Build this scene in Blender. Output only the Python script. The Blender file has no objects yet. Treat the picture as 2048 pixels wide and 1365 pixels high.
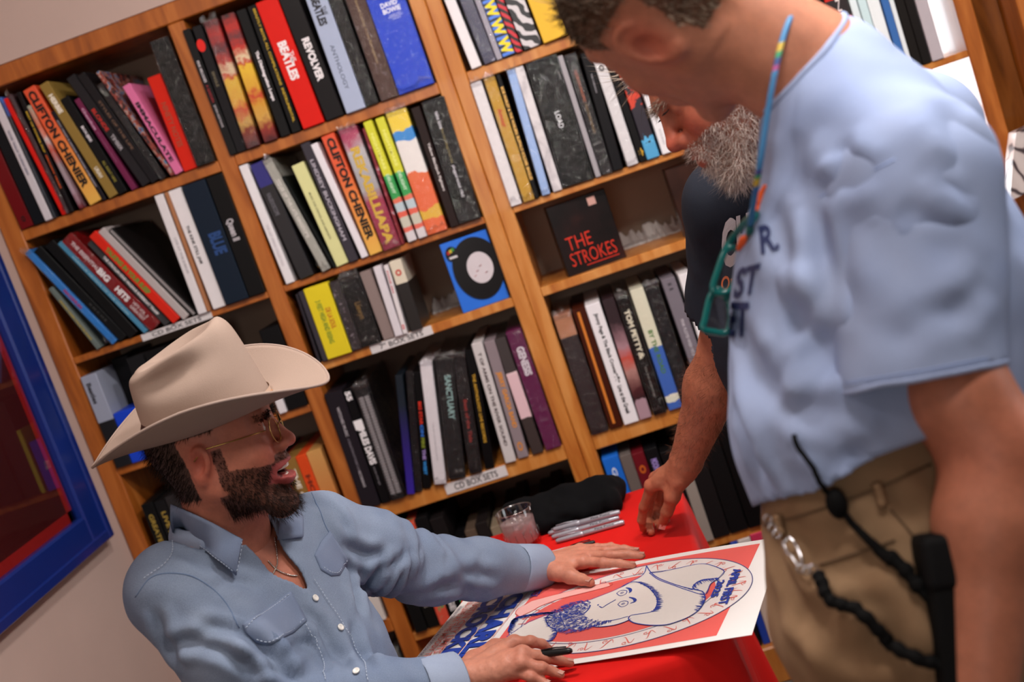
import bpy, bmesh, math, random
import numpy as np
from mathutils import Vector, Matrix
from mathutils.bvhtree import BVHTree

random.seed(7)
RNG = np.random.default_rng(7)
scene = bpy.context.scene
COL = scene.collection

# ------------------------------------------------------------------ camera
RC = np.array([[0.94430057, 0.04184426, -0.32641308],      # right
               [-0.3161222, -0.16029633, -0.93507852],     # down
               [-0.09145049, 0.9861816, -0.13814002]])     # forward
CW = np.array([0.89601538, -3.33805762, 1.59371663])
FPX = 2500.0
cd = bpy.data.cameras.new('camera')
cd.sensor_width = 36.0
cd.lens = FPX / 2048.0 * 36.0
cd.clip_start = 0.05
cd.dof.use_dof = True
cd.dof.focus_distance = 2.2
cd.dof.aperture_fstop = 3.4
cam = bpy.data.objects.new('camera', cd)
COL.objects.link(cam)
m = Matrix.Identity(4)
for i in range(3):
    m[i][0] = RC[0][i]
    m[i][1] = -RC[1][i]
    m[i][2] = -RC[2][i]
    m[i][3] = CW[i]
cam.matrix_world = m
scene.camera = cam

# ------------------------------------------------------------------ world, lamps, exposure
scene.view_settings.view_transform = 'Standard'
scene.view_settings.look = 'None'
scene.view_settings.exposure = 0.0
scene.view_settings.gamma = 1.0
scene.view_settings.use_curve_mapping = False
wd = bpy.data.worlds.new('world')
scene.world = wd
wd.use_nodes = True
wd.node_tree.nodes['Background'].inputs[0].default_value = (0.9, 0.95, 1.0, 1)
wd.node_tree.nodes['Background'].inputs[1].default_value = 0.08


def area(name, loc, target, size, power, color=(1, .92, .84), size_y=None, spread=None):
    l = bpy.data.lights.new(name, 'AREA')
    l.energy = power
    l.color = color
    l.size = size
    if size_y:
        l.shape = 'RECTANGLE'
        l.size_y = size_y
    if spread:
        l.spread = spread
    o = bpy.data.objects.new(name, l)
    COL.objects.link(o)
    o.location = loc
    d = Vector(target) - Vector(loc)
    o.rotation_euler = d.to_track_quat('-Z', 'Y').to_euler()
    return o


area('ceiling_lamp', (0.75, -1.55, 2.82), (0.72, -1.25, 0.0), 0.22, 24, (1, .92, .86))
area('ceiling_lamp', (1.5, -2.6, 2.82), (1.0, 0.0, 1.3), 0.35, 26, (1, .92, .86))
area('ceiling_lamp', (0.1, -2.7, 2.82), (-0.1, 0.0, 1.3), 0.35, 6, (1, .91, .84))
area('ceiling_lamp', (1.75, -1.6, 2.82), (1.3, -1.6, 0.8), 0.25, 30, (1, .95, .92))
area('daylight_window', (3.55, -1.6, 1.7), (0.6, -1.2, 1.1), 1.0, 12, (.92, .96, 1.0), 1.4)
area('front_fill_light', (0.3, -5.7, 1.75), (1.0, 0.0, 1.3), 1.2, 17, (1, .95, .9), 1.0)  # unseen fill light added behind the camera to brighten the shelf backs

# ------------------------------------------------------------------ pixels to places (a 2048 x 1365 frame)


def ray(px, py):
    return RC.T @ np.array([(px - 1024) / FPX, (py - 682.5) / FPX, 1.0])


def at(px, py, D):
    return CW + ray(px, py) * D


def atz(px, py, z):
    d = ray(px, py)
    return CW + d * ((z - CW[2]) / d[2])


def aty(px, py, y):
    d = ray(px, py)
    return CW + d * ((y - CW[1]) / d[1])


def atx(px, py, x):
    d = ray(px, py)
    return CW + d * ((x - CW[0]) / d[0])


def cv(x, y, z):
    return RC.T @ np.array([x, y, z], float)


def pix(P):
    q = (np.asarray(P) - CW) @ RC.T
    return np.stack([1024 + FPX * q[..., 0] / q[..., 2], 682.5 + FPX * q[..., 1] / q[..., 2]], -1)


def nrm(v):
    v = np.asarray(v, float)
    return v / (np.linalg.norm(v) + 1e-12)


# ------------------------------------------------------------------ objects
def lin(h):
    c = [int(h[i:i + 2], 16) / 255 for i in (0, 2, 4)]
    return tuple((x / 12.92 if x <= .04045 else ((x + .055) / 1.055) ** 2.4) for x in c)


def tag(o, label=None, cat=None, group=None, kind=None):
    if label:
        o['label'] = label
    if cat:
        o['category'] = cat
    if group:
        o['group'] = group
    if kind:
        o['kind'] = kind
    return o


def origin_of(o):
    p = np.zeros(3)
    while o is not None:
        p = p + np.array(o.location)
        o = o.parent
    return p


def empty(name, loc, label=None, cat=None, group=None):
    o = bpy.data.objects.new(name, None)
    o.empty_display_size = .05
    COL.objects.link(o)
    o.location = loc
    tag(o, label, cat, group)
    return o


def put(name, V, F, mat=None, parent=None, smooth=True, local=False, kind=None, colors=None):
    V = np.asarray(V, float).reshape(-1, 3)
    if parent is not None and not local:
        V = V - origin_of(parent)
    me = bpy.data.meshes.new(name)
    if isinstance(F, np.ndarray):
        F = F.tolist()
    me.from_pydata(V.tolist(), [], F)
    if smooth:
        me.polygons.foreach_set('use_smooth', [True] * len(me.polygons))
    if colors is not None:
        a = me.color_attributes.new('Col', 'FLOAT_COLOR', 'POINT')
        c4 = np.ones((len(V), 4), np.float32)
        c4[:, :3] = colors
        a.data.foreach_set('color', c4.ravel())
    me.update()
    if mat is not None:
        me.materials.append(mat)
    o = bpy.data.objects.new(name, me)
    COL.objects.link(o)
    if parent is not None:
        o.parent = parent
    if kind:
        o['kind'] = kind
    return o


def bm_to(name, bm, mat=None, parent=None, smooth=False, local=False, kind=None):
    bm.verts.index_update()
    V = np.array([v.co[:] for v in bm.verts])
    F = [[v.index for v in f.verts] for f in bm.faces]
    bm.free()
    return put(name, V, F, mat, parent, smooth, local, kind)


def box_bm(lo, hi, bev=0.0, seg=1):
    bm = bmesh.new()
    bmesh.ops.create_cube(bm, size=1.0)
    lo, hi = Vector(lo), Vector(hi)
    for v in bm.verts:
        v.co = Vector([(lo[i] + hi[i]) / 2 + v.co[i] * (hi[i] - lo[i]) for i in range(3)])
    if bev:
        bmesh.ops.bevel(bm, geom=list(bm.edges), offset=bev, segments=seg, affect='EDGES', profile=.6)
    return bm


def box(name, lo, hi, mat, parent=None, bev=.002, local=False, seg=1, kind=None):
    return bm_to(name, box_bm(lo, hi, bev, seg), mat, parent, False, local, kind)


def tube(pts, r, n=8, closed=False, cap=True):
    P = np.asarray(pts, float)
    m_ = len(P)
    R = np.full(m_, r, float) if np.isscalar(r) else np.asarray(r, float)
    T = np.gradient(P, axis=0)
    if closed:
        T = np.roll(P, -1, 0) - np.roll(P, 1, 0)
    T /= np.linalg.norm(T, axis=1)[:, None] + 1e-12
    u = np.cross(T[0], [0, 0, 1.0])
    if np.linalg.norm(u) < .1:
        u = np.cross(T[0], [0, 1.0, 0])
    V = []
    for i in range(m_):
        u = u - T[i] * (u @ T[i])
        u /= np.linalg.norm(u) + 1e-12
        w = np.cross(T[i], u)
        for k in range(n):
            a = 2 * math.pi * k / n
            V.append(P[i] + R[i] * (math.cos(a) * u + math.sin(a) * w))
    F = []
    for i in range(m_ if closed else m_ - 1):
        j = (i + 1) % m_
        for k in range(n):
            k2 = (k + 1) % n
            F.append([i * n + k, i * n + k2, j * n + k2, j * n + k])
    if cap and not closed:
        F.append(list(range(n))[::-1])
        F.append([(m_ - 1) * n + k for k in range(n)])
    return np.array(V), F


def smooth_line(pts, n=24, closed=False):
    """Catmull-Rom through pts"""
    P = [np.asarray(p, float) for p in pts]
    if closed:
        P = [P[-1]] + P + [P[0], P[1]]
    else:
        P = [2 * P[0] - P[1]] + P + [2 * P[-1] - P[-2]]
    out = []
    segs = len(P) - 3
    per = max(2, n // segs)
    for i in range(segs):
        a, b, c, d = P[i:i + 4]
        for k in range(per):
            t = k / per
            out.append(.5 * ((2 * b) + (-a + c) * t + (2 * a - 5 * b + 4 * c - d) * t * t + (-a + 3 * b - 3 * c + d) * t ** 3))
    if not closed:
        out.append(P[-2])
    return np.array(out)


def join(parts):
    V, F, n = [], [], 0
    for v, f in parts:
        V.append(np.asarray(v, float).reshape(-1, 3))
        F += [[i + n for i in q] for q in (f.tolist() if isinstance(f, np.ndarray) else f)]
        n += len(V[-1])
    return np.concatenate(V), F


def lathe(prof, n=32):
    V, F = [], []
    m_ = len(prof)
    for k in range(n):
        a = 2 * math.pi * k / n
        for r, z in prof:
            V.append((r * math.cos(a), r * math.sin(a), z))
    for k in range(n):
        k2 = (k + 1) % n
        for i in range(m_ - 1):
            F.append([k * m_ + i, k2 * m_ + i, k2 * m_ + i + 1, k * m_ + i + 1])
    return np.array(V), F


# ------------------------------------------------------------------ materials
MATS = {}


def nodes_of(name):
    mt = bpy.data.materials.new(name)
    mt.use_nodes = True
    nt = mt.node_tree
    b = nt.nodes['Principled BSDF']
    return mt, nt, b


def N(nt, kind, **kw):
    n = nt.nodes.new(kind)
    for k, v in kw.items():
        if k.startswith('i_'):
            n.inputs[k[2:].replace('_', ' ')].default_value = v
        else:
            setattr(n, k, v)
    return n


def ramp(nt, stops, interp='LINEAR'):
    r = nt.nodes.new('ShaderNodeValToRGB')
    r.color_ramp.interpolation = interp
    e = r.color_ramp.elements
    while len(e) > 1:
        e.remove(e[0])
    e[0].position = stops[0][0]
    e[0].color = (*lin(stops[0][1]), 1)
    for p, c in stops[1:]:
        k = e.new(p)
        k.color = (*lin(c), 1)
    return r


def plain(hexc, rough=.5, metal=0, vary=.06, scale=30, bump=0, coat=0, spec=.35, name=None):
    key = (hexc, rough, metal, vary, scale, bump, coat, spec)
    if key in MATS:
        return MATS[key]
    mt, nt, b = nodes_of(name or 'm_' + hexc)
    b.inputs['Roughness'].default_value = rough
    b.inputs['Metallic'].default_value = metal
    b.inputs['Specular IOR Level'].default_value = spec
    b.inputs['Coat Weight'].default_value = coat
    b.inputs['Coat Roughness'].default_value = .15
    c = lin(hexc)
    tc = N(nt, 'ShaderNodeTexCoord')
    nz = N(nt, 'ShaderNodeTexNoise')
    nz.inputs['Scale'].default_value = scale
    nz.inputs['Detail'].default_value = 3
    nt.links.new(tc.outputs['Object'], nz.inputs['Vector'])
    mx = N(nt, 'ShaderNodeMix', data_type='RGBA')
    mx.inputs[6].default_value = (*[x * (1 - vary) for x in c], 1)
    mx.inputs[7].default_value = (*[min(1, x * (1 + vary)) for x in c], 1)
    nt.links.new(nz.outputs['Fac'], mx.inputs[0])
    nt.links.new(mx.outputs[2], b.inputs['Base Color'])
    if bump:
        bp = N(nt, 'ShaderNodeBump')
        bp.inputs['Strength'].default_value = bump
        bp.inputs['Distance'].default_value = .002
        nt.links.new(nz.outputs['Fac'], bp.inputs['Height'])
        nt.links.new(bp.outputs[0], b.inputs['Normal'])
    MATS[key] = mt
    return mt


def wood_mat(name, c1, c2, c3, rough=.38):
    mt, nt, b = nodes_of(name)
    b.inputs['Roughness'].default_value = rough
    b.inputs['Coat Weight'].default_value = .15
    tc = N(nt, 'ShaderNodeTexCoord')
    mp = N(nt, 'ShaderNodeMapping')
    mp.inputs['Scale'].default_value = (9, 9, 1.1)
    nt.links.new(tc.outputs['Object'], mp.inputs['Vector'])
    nz = N(nt, 'ShaderNodeTexNoise')
    nz.inputs['Scale'].default_value = 2.4
    nz.inputs['Detail'].default_value = 6
    nz.inputs['Distortion'].default_value = 1.2
    nt.links.new(mp.outputs[0], nz.inputs['Vector'])
    r = ramp(nt, [(.3, c1), (.5, c2), (.72, c3)])
    nt.links.new(nz.outputs['Fac'], r.inputs[0])
    nt.links.new(r.outputs[0], b.inputs['Base Color'])
    bp = N(nt, 'ShaderNodeBump')
    bp.inputs['Strength'].default_value = .08
    nt.links.new(nz.outputs['Fac'], bp.inputs['Height'])
    nt.links.new(bp.outputs[0], b.inputs['Normal'])
    return mt


def ramp_mat(name, stops, axis=2, interp='LINEAR', rough=.35, noise=None, noise_scale=20, coat=.08):
    """colour by Generated coordinate along an axis; noise: (amount) wobble"""
    mt, nt, b = nodes_of(name)
    b.inputs['Roughness'].default_value = rough
    b.inputs['Coat Weight'].default_value = coat
    tc = N(nt, 'ShaderNodeTexCoord')
    sp = N(nt, 'ShaderNodeSeparateXYZ')
    nt.links.new(tc.outputs['Generated'], sp.inputs[0])
    src = sp.outputs[axis]
    if noise:
        nz = N(nt, 'ShaderNodeTexNoise')
        nz.inputs['Scale'].default_value = noise_scale
        nt.links.new(tc.outputs['Object'], nz.inputs['Vector'])
        ma = N(nt, 'ShaderNodeMath', operation='MULTIPLY_ADD')
        nt.links.new(nz.outputs['Fac'], ma.inputs[0])
        ma.inputs[1].default_value = noise
        nt.links.new(src, ma.inputs[2])
        sb = N(nt, 'ShaderNodeMath', operation='SUBTRACT')
        nt.links.new(ma.outputs[0], sb.inputs[0])
        sb.inputs[1].default_value = noise * .5
        src = sb.outputs[0]
    r = ramp(nt, stops, interp)
    nt.links.new(src, r.inputs[0])
    nt.links.new(r.outputs[0], b.inputs['Base Color'])
    return mt


def pattern_mat(name, kind, stops, scale=30, rough=.35, distort=0, stretch=(1, 1, 1), interp='CONSTANT', coat=.08):
    mt, nt, b = nodes_of(name)
    b.inputs['Roughness'].default_value = rough
    b.inputs['Coat Weight'].default_value = coat
    tc = N(nt, 'ShaderNodeTexCoord')
    mp = N(nt, 'ShaderNodeMapping')
    mp.inputs['Scale'].default_value = stretch
    nt.links.new(tc.outputs['Object'], mp.inputs['Vector'])
    if kind == 'noise':
        t = N(nt, 'ShaderNodeTexNoise')
        t.inputs['Detail'].default_value = 4
        t.inputs['Distortion'].default_value = distort
        out = t.outputs['Fac']
    elif kind == 'voronoi':
        t = N(nt, 'ShaderNodeTexVoronoi')
        out = t.outputs['Distance']
    else:
        t = N(nt, 'ShaderNodeTexWave', bands_direction='Z' if kind == 'waveZ' else 'DIAGONAL')
        t.inputs['Distortion'].default_value = distort
        t.inputs['Detail'].default_value = 2
        out = t.outputs['Fac']
    t.inputs['Scale'].default_value = scale
    nt.links.new(mp.outputs[0], t.inputs['Vector'])
    r = ramp(nt, stops, interp)
    nt.links.new(out, r.inputs[0])
    nt.links.new(r.outputs[0], b.inputs['Base Color'])
    return mt


def vcol_mat(name, rough=.5, sss=0, bump=0, bscale=200, spec=.4, weave=0, vary=.1):
    mt, nt, b = nodes_of(name)
    b.inputs['Roughness'].default_value = rough
    b.inputs['Specular IOR Level'].default_value = spec
    at_ = N(nt, 'ShaderNodeVertexColor')
    at_.layer_name = 'Col'
    tc = N(nt, 'ShaderNodeTexCoord')
    nz = N(nt, 'ShaderNodeTexNoise')
    nz.inputs['Scale'].default_value = bscale
    nz.inputs['Detail'].default_value = 4
    nt.links.new(tc.outputs['Object'], nz.inputs['Vector'])
    mr = N(nt, 'ShaderNodeMapRange')
    mr.inputs[3].default_value = 1 - vary
    mr.inputs[4].default_value = 1 + vary
    nt.links.new(nz.outputs['Fac'], mr.inputs[0])
    mx = N(nt, 'ShaderNodeMix', data_type='RGBA', blend_type='MULTIPLY')
    mx.inputs[0].default_value = 1
    nt.links.new(at_.outputs[0], mx.inputs[6])
    nt.links.new(mr.outputs[0], mx.inputs[7])
    nt.links.new(mx.outputs[2], b.inputs['Base Color'])
    if sss:
        b.inputs['Subsurface Weight'].default_value = sss
        b.inputs['Subsurface Radius'].default_value = (1, .35, .2)
        b.inputs['Subsurface Scale'].default_value = .008
    if bump:
        bp = N(nt, 'ShaderNodeBump')
        bp.inputs['Strength'].default_value = bump
        bp.inputs['Distance'].default_value = .001
        nt.links.new(nz.outputs['Fac'], bp.inputs['Height'])
        nt.links.new(bp.outputs[0], b.inputs['Normal'])
    return mt


def clear_mat(name, tint='ffffff', rough=.08, strength=1.0, bump=.6, bscale=45, base=.04):
    """thin clear film: transparent with glossy glints"""
    mt = bpy.data.materials.new(name)
    mt.use_nodes = True
    nt = mt.node_tree
    nt.nodes.clear()
    out = N(nt, 'ShaderNodeOutputMaterial')
    tr = N(nt, 'ShaderNodeBsdfTransparent')
    tr.inputs[0].default_value = (*lin(tint), 1)
    gl = N(nt, 'ShaderNodeBsdfGlossy')
    gl.inputs['Roughness'].default_value = rough
    fr = N(nt, 'ShaderNodeFresnel')
    fr.inputs[0].default_value = 1.45
    ad = N(nt, 'ShaderNodeMath', operation='MULTIPLY_ADD')
    ad.inputs[1].default_value = strength
    ad.inputs[2].default_value = base
    mx = N(nt, 'ShaderNodeMixShader')
    ge = N(nt, 'ShaderNodeNewGeometry')
    iv = N(nt, 'ShaderNodeMath', operation='SUBTRACT')
    iv.inputs[0].default_value = 1.0
    ml = N(nt, 'ShaderNodeMath', operation='MULTIPLY')
    nt.links.new(ge.outputs['Backfacing'], iv.inputs[1])
    nt.links.new(fr.outputs[0], ad.inputs[0])
    nt.links.new(ad.outputs[0], ml.inputs[0])
    nt.links.new(iv.outputs[0], ml.inputs[1])
    nt.links.new(ml.outputs[0], mx.inputs[0])
    nt.links.new(tr.outputs[0], mx.inputs[1])
    nt.links.new(gl.outputs[0], mx.inputs[2])
    nt.links.new(mx.outputs[0], out.inputs[0])
    if bump:
        tc = N(nt, 'ShaderNodeTexCoord')
        nz = N(nt, 'ShaderNodeTexNoise')
        nz.inputs['Scale'].default_value = bscale
        nz.inputs['Detail'].default_value = 3
        nz.inputs['Distortion'].default_value = .8
        nt.links.new(tc.outputs['Object'], nz.inputs['Vector'])
        bp = N(nt, 'ShaderNodeBump')
        bp.inputs['Strength'].default_value = bump
        bp.inputs['Distance'].default_value = .01
        nt.links.new(nz.outputs['Fac'], bp.inputs['Height'])
        for s in (gl, fr):
            nt.links.new(bp.outputs[0], s.inputs['Normal'])
    return mt


def emit_mat(name, hexc, strength):
    mt = bpy.data.materials.new(name)
    mt.use_nodes = True
    nt = mt.node_tree
    nt.nodes.clear()
    out = N(nt, 'ShaderNodeOutputMaterial')
    e = N(nt, 'ShaderNodeEmission')
    e.inputs[0].default_value = (*lin(hexc), 1)
    e.inputs[1].default_value = strength
    nt.links.new(e.outputs[0], out.inputs[0])
    return mt


# ------------------------------------------------------------------ lettering (flat print made of real letter shapes)
TEXTQ = []


def text(parent, s, hexc, O, X, Y, name='lettering', bold=.012, mapper=None, world=False, rough=.5, sub=False):
    """queue a line of print: O origin, X vector of its full length, Y vector of its height (in the parent's coordinates)"""
    TEXTQ.append((parent, s, hexc, np.asarray(O, float), np.asarray(X, float), np.asarray(Y, float), name, bold, mapper, world, rough, sub))


def flush_text():
    cache = {}
    todo = []
    for q in TEXTQ:
        key = (q[1], q[7], q[11])
        if key not in cache:
            cu = bpy.data.curves.new('text', 'FONT')
            cu.body = q[1]
            cu.size = 1.0
            cu.offset = q[7]
            cu.resolution_u = 3
            cu.fill_mode = 'BOTH'
            o = bpy.data.objects.new('text', cu)
            COL.objects.link(o)
            cache[key] = o
            todo.append(o)
    bpy.context.view_layer.update()
    dg = bpy.context.evaluated_depsgraph_get()
    geo = {}
    for key, o in cache.items():
        me = bpy.data.meshes.new_from_object(o.evaluated_get(dg))
        if key[2]:
            bm = bmesh.new()
            bm.from_mesh(me)
            bmesh.ops.triangulate(bm, faces=bm.faces)
            bmesh.ops.subdivide_edges(bm, edges=[e for e in bm.edges if e.calc_length() > .3], cuts=2)
            bm.to_mesh(me)
            bm.free()
        V = np.array([v.co[:] for v in me.vertices]).reshape(-1, 3)
        F = [list(p.vertices) for p in me.polygons]
        bpy.data.meshes.remove(me)
        if len(V):
            lo, hi = V.min(0), V.max(0)
            V = (V - lo) / np.maximum(hi - lo, 1e-6)
        geo[key] = (V, F)
    for o in todo:
        cu = o.data
        bpy.data.objects.remove(o)
        bpy.data.curves.remove(cu)
    for parent, s, hexc, O, X, Y, name, bold, mapper, world, rough, sub in TEXTQ:
        V, F = geo[(s, bold, sub)]
        if not len(V):
            continue
        P = O + V[:, :1] * X + V[:, 1:2] * Y
        if mapper is not None:
            P = mapper(P)
        put(name, P, F, plain(hexc, rough, vary=.03), parent, False, local=not world)
    TEXTQ.clear()


# ------------------------------------------------------------------ implicit surfaces
def vnoise(P, seed=0):
    P = np.asarray(P, float)
    i = np.floor(P).astype(np.int64)
    f = P - i
    f = f * f * (3 - 2 * f)
    out = np.zeros(len(P))
    for dx in (0, 1):
        for dy in (0, 1):
            for dz in (0, 1):
                h = (i[:, 0] + dx) * 374761393 + (i[:, 1] + dy) * 668265263 + (i[:, 2] + dz) * 2147483647 + seed * 974711
                h = (h ^ (h >> 13)) * 1274126177
                h = ((h ^ (h >> 16)) & 0xffff) / 65535.0
                w = (f[:, 0] if dx else 1 - f[:, 0]) * (f[:, 1] if dy else 1 - f[:, 1]) * (f[:, 2] if dz else 1 - f[:, 2])
                out += w * h
    return out * 2 - 1


class Field:
    def __init__(s, lo, hi, h):
        s.lo = np.asarray(lo, float)
        s.h = h
        s.n = np.ceil((np.asarray(hi) - s.lo) / h).astype(int) + 1
        s.ax = [s.lo[i] + h * np.arange(s.n[i]) for i in range(3)]
        s.f = np.full(tuple(s.n), .08, np.float32)

    def _sl(s, lo, hi, m_):
        a = np.clip(np.floor((np.asarray(lo) - m_ - s.lo) / s.h).astype(int), 0, s.n)
        b = np.clip(np.ceil((np.asarray(hi) + m_ - s.lo) / s.h).astype(int) + 1, 0, s.n)
        if np.any(b <= a):
            return None
        sl = tuple(slice(a[i], b[i]) for i in range(3))
        X = s.ax[0][sl[0]][:, None, None]
        Y = s.ax[1][sl[1]][None, :, None]
        Z = s.ax[2][sl[2]][None, None, :]
        return sl, X, Y, Z

    def _mix(s, sl, d, k, sub):
        a = s.f[sl]
        d = d.astype(np.float32)
        if sub:
            a, d = -a, d
        if k > 0:
            t = np.clip(.5 + .5 * (d - a) / k, 0, 1)
            r = d * (1 - t) + a * t - k * t * (1 - t)
        else:
            r = np.minimum(a, d)
        s.f[sl] = -r if sub else r

    def cone(s, a, b, ra, rb, k=.01, sub=False):
        a, b = np.asarray(a, float), np.asarray(b, float)
        r = max(ra, rb)
        g = s._sl(np.minimum(a, b) - r, np.maximum(a, b) + r, .02 + k)
        if g is None:
            return s
        sl, X, Y, Z = g
        e = b - a
        L = e @ e + 1e-12
        t = np.clip(((X - a[0]) * e[0] + (Y - a[1]) * e[1] + (Z - a[2]) * e[2]) / L, 0, 1)
        d = np.sqrt((X - a[0] - t * e[0]) ** 2 + (Y - a[1] - t * e[1]) ** 2 + (Z - a[2] - t * e[2]) ** 2) - (ra + (rb - ra) * t)
        s._mix(sl, d, k, sub)
        return s

    def chain(s, pts, rs, k=.01):
        for i in range(len(pts) - 1):
            s.cone(pts[i], pts[i + 1], rs[i], rs[i + 1], k)
        return s

    def ell(s, c, r, B=None, k=.01, sub=False):
        """ellipsoid; B rows are its axes"""
        c, r = np.asarray(c, float), np.asarray(r, float)
        B = np.eye(3) if B is None else np.asarray(B, float)
        R = np.sqrt(((B * r[:, None]) ** 2).sum(0))
        g = s._sl(c - R, c + R, .02 + k)
        if g is None:
            return s
        sl, X, Y, Z = g
        X, Y, Z = X - c[0], Y - c[1], Z - c[2]
        q = [(X * B[i, 0] + Y * B[i, 1] + Z * B[i, 2]) / r[i] for i in range(3)]
        k0 = np.sqrt(q[0] ** 2 + q[1] ** 2 + q[2] ** 2)
        k1 = np.sqrt((q[0] / r[0]) ** 2 + (q[1] / r[1]) ** 2 + (q[2] / r[2]) ** 2) + 1e-9
        s._mix(sl, k0 * (k0 - 1) / k1, k, sub)
        return s

    def econe(s, a, b, u, ra, rb, k=.02):
        """capsule of elliptical section: u the first cross axis, ra/rb = (radius along u, radius along axis x u)"""
        a, b = np.asarray(a, float), np.asarray(b, float)
        e = b - a
        L = np.linalg.norm(e)
        w = e / L
        u = nrm(np.asarray(u, float) - w * (w @ np.asarray(u, float)))
        v = np.cross(w, u)
        r = max(*ra, *rb)
        g = s._sl(np.minimum(a, b) - r, np.maximum(a, b) + r, .02 + k)
        if g is None:
            return s
        sl, X, Y, Z = g
        X, Y, Z = X - a[0], Y - a[1], Z - a[2]
        pw = X * w[0] + Y * w[1] + Z * w[2]
        t = np.clip(pw / L, 0, 1)
        ex = pw - t * L
        ru = ra[0] + (rb[0] - ra[0]) * t
        rv = ra[1] + (rb[1] - ra[1]) * t
        rm = np.minimum(ru, rv)
        qu = (X * u[0] + Y * u[1] + Z * u[2]) / ru
        qv = (X * v[0] + Y * v[1] + Z * v[2]) / rv
        qw = ex / rm
        k0 = np.sqrt(qu ** 2 + qv ** 2 + qw ** 2)
        k1 = np.sqrt((qu / ru) ** 2 + (qv / rv) ** 2 + (qw / rm) ** 2) + 1e-9
        s._mix(sl, k0 * (k0 - 1) / k1, k, False)
        return s

    def mesh(s):
        F = s.f.copy()
        F[0] = F[-1] = 1
        F[:, 0] = F[:, -1] = 1
        F[:, :, 0] = F[:, :, -1] = 1
        ins = F < 0
        nx, ny, nz = F.shape
        c = np.zeros((nx - 1, ny - 1, nz - 1), np.uint8)
        for dx in (0, 1):
            for dy in (0, 1):
                for dz in (0, 1):
                    c += ins[dx:nx - 1 + dx, dy:ny - 1 + dy, dz:nz - 1 + dz]
        act = (c > 0) & (c < 8)
        idx = np.argwhere(act)
        ids = np.full(act.shape, -1, np.int64)
        ids[act] = np.arange(len(idx))
        acc = np.zeros((len(idx), 3))
        cnt = np.zeros(len(idx))
        corners = np.array([[x, y, z] for x in (0, 1) for y in (0, 1) for z in (0, 1)])
        val = {tuple(q): F[idx[:, 0] + q[0], idx[:, 1] + q[1], idx[:, 2] + q[2]] for q in corners}
        for q in corners:
            for ax in range(3):
                if q[ax]:
                    continue
                p = q.copy()
                p[ax] = 1
                v0, v1 = val[tuple(q)], val[tuple(p)]
                mk = (v0 < 0) != (v1 < 0)
                t = v0[mk] / (v0[mk] - v1[mk])
                pt = np.repeat(q[None].astype(float), mk.sum(), 0)
                pt[:, ax] += t
                acc[mk] += pt
                cnt[mk] += 1
        V = s.lo + s.h * (idx + acc / cnt[:, None])
        quads = []
        for ax in range(3):
            o1, o2 = [(1, 2), (2, 0), (0, 1)][ax]
            a = [slice(None)] * 3
            b = [slice(None)] * 3
            a[ax] = slice(0, -1)
            b[ax] = slice(1, None)
            i0, i1 = ins[tuple(a)], ins[tuple(b)]
            ch = np.argwhere(i0 != i1)
            ok = (ch[:, o1] > 0) & (ch[:, o2] > 0) & (ch[:, o1] < F.shape[o1] - 1) & (ch[:, o2] < F.shape[o2] - 1)
            ch = ch[ok]
            q = []
            for d1, d2 in ((-1, -1), (0, -1), (0, 0), (-1, 0)):
                e = ch.copy()
                e[:, o1] += d1
                e[:, o2] += d2
                q.append(ids[e[:, 0], e[:, 1], e[:, 2]])
            q = np.stack(q, 1)
            fl = i1[ch[:, 0], ch[:, 1], ch[:, 2]]
            q[fl] = q[fl][:, ::-1]
            quads.append(q)
        Q = np.concatenate(quads)
        return V, Q[(Q >= 0).all(1)]


def relax(V, Q, n=2, lam=.5):
    m_ = len(V)
    E = np.concatenate([Q[:, [0, 1]], Q[:, [1, 2]], Q[:, [2, 3]], Q[:, [3, 0]]])
    deg = np.bincount(E.ravel(), minlength=m_).astype(float)[:, None] + 1e-9
    for _ in range(n):
        S = np.zeros_like(V)
        for k in range(3):
            S[:, k] = np.bincount(E[:, 0], V[E[:, 1], k], m_) + np.bincount(E[:, 1], V[E[:, 0], k], m_)
        V = V + lam * (S / deg - V)
    return V


def normals(V, Q):
    n = np.cross(V[Q[:, 2]] - V[Q[:, 0]], V[Q[:, 3]] - V[Q[:, 1]])
    out = np.zeros_like(V)
    for k in range(3):
        for c in range(4):
            out[:, k] += np.bincount(Q[:, c], n[:, k], len(V))
    return out / (np.linalg.norm(out, axis=1)[:, None] + 1e-12)


def seg_dist(P, L):
    """distance of points to a polyline, and the parameter along it"""
    best = np.full(len(P), 9.0)
    par = np.zeros(len(P))
    n = len(L) - 1
    for i in range(n):
        e = L[i + 1] - L[i]
        t = np.clip(((P - L[i]) @ e) / (e @ e + 1e-12), 0, 1)
        d = np.linalg.norm(P - L[i] - t[:, None] * e, axis=1)
        b = d < best
        best[b] = d[b]
        par[b] = (i + t[b]) / n
    return best, par


def fold(V, Nn, L, w, amp, ridge=.7):
    """a crease of width w and depth amp along polyline L, fading at its ends"""
    near = np.nonzero(((V > L.min(0) - 4 * w) & (V < L.max(0) + 4 * w)).all(1))[0]
    if not len(near):
        return V
    d, t = seg_dist(V[near], L)
    fade = np.clip(np.minimum(t, 1 - t) / .22, 0, 1) ** .7
    prof = -np.exp(-(d / w) ** 2) + ridge * np.exp(-((d - 1.9 * w) / w) ** 2)
    V = V.copy()
    V[near] += Nn[near] * (amp * prof * fade)[:, None]
    return V


def drop(V, Q, bad):
    """remove faces whose points are all marked bad; returns compacted mesh and kept index"""
    keep = ~bad[Q].any(1)
    Q = Q[keep]
    used = np.unique(Q)
    mp = np.full(len(V), -1)
    mp[used] = np.arange(len(used))
    return V[used], mp[Q], used


def bvh(V, Q):
    return BVHTree.FromPolygons([tuple(v) for v in V], [tuple(int(i) for i in q) for q in Q])


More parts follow.
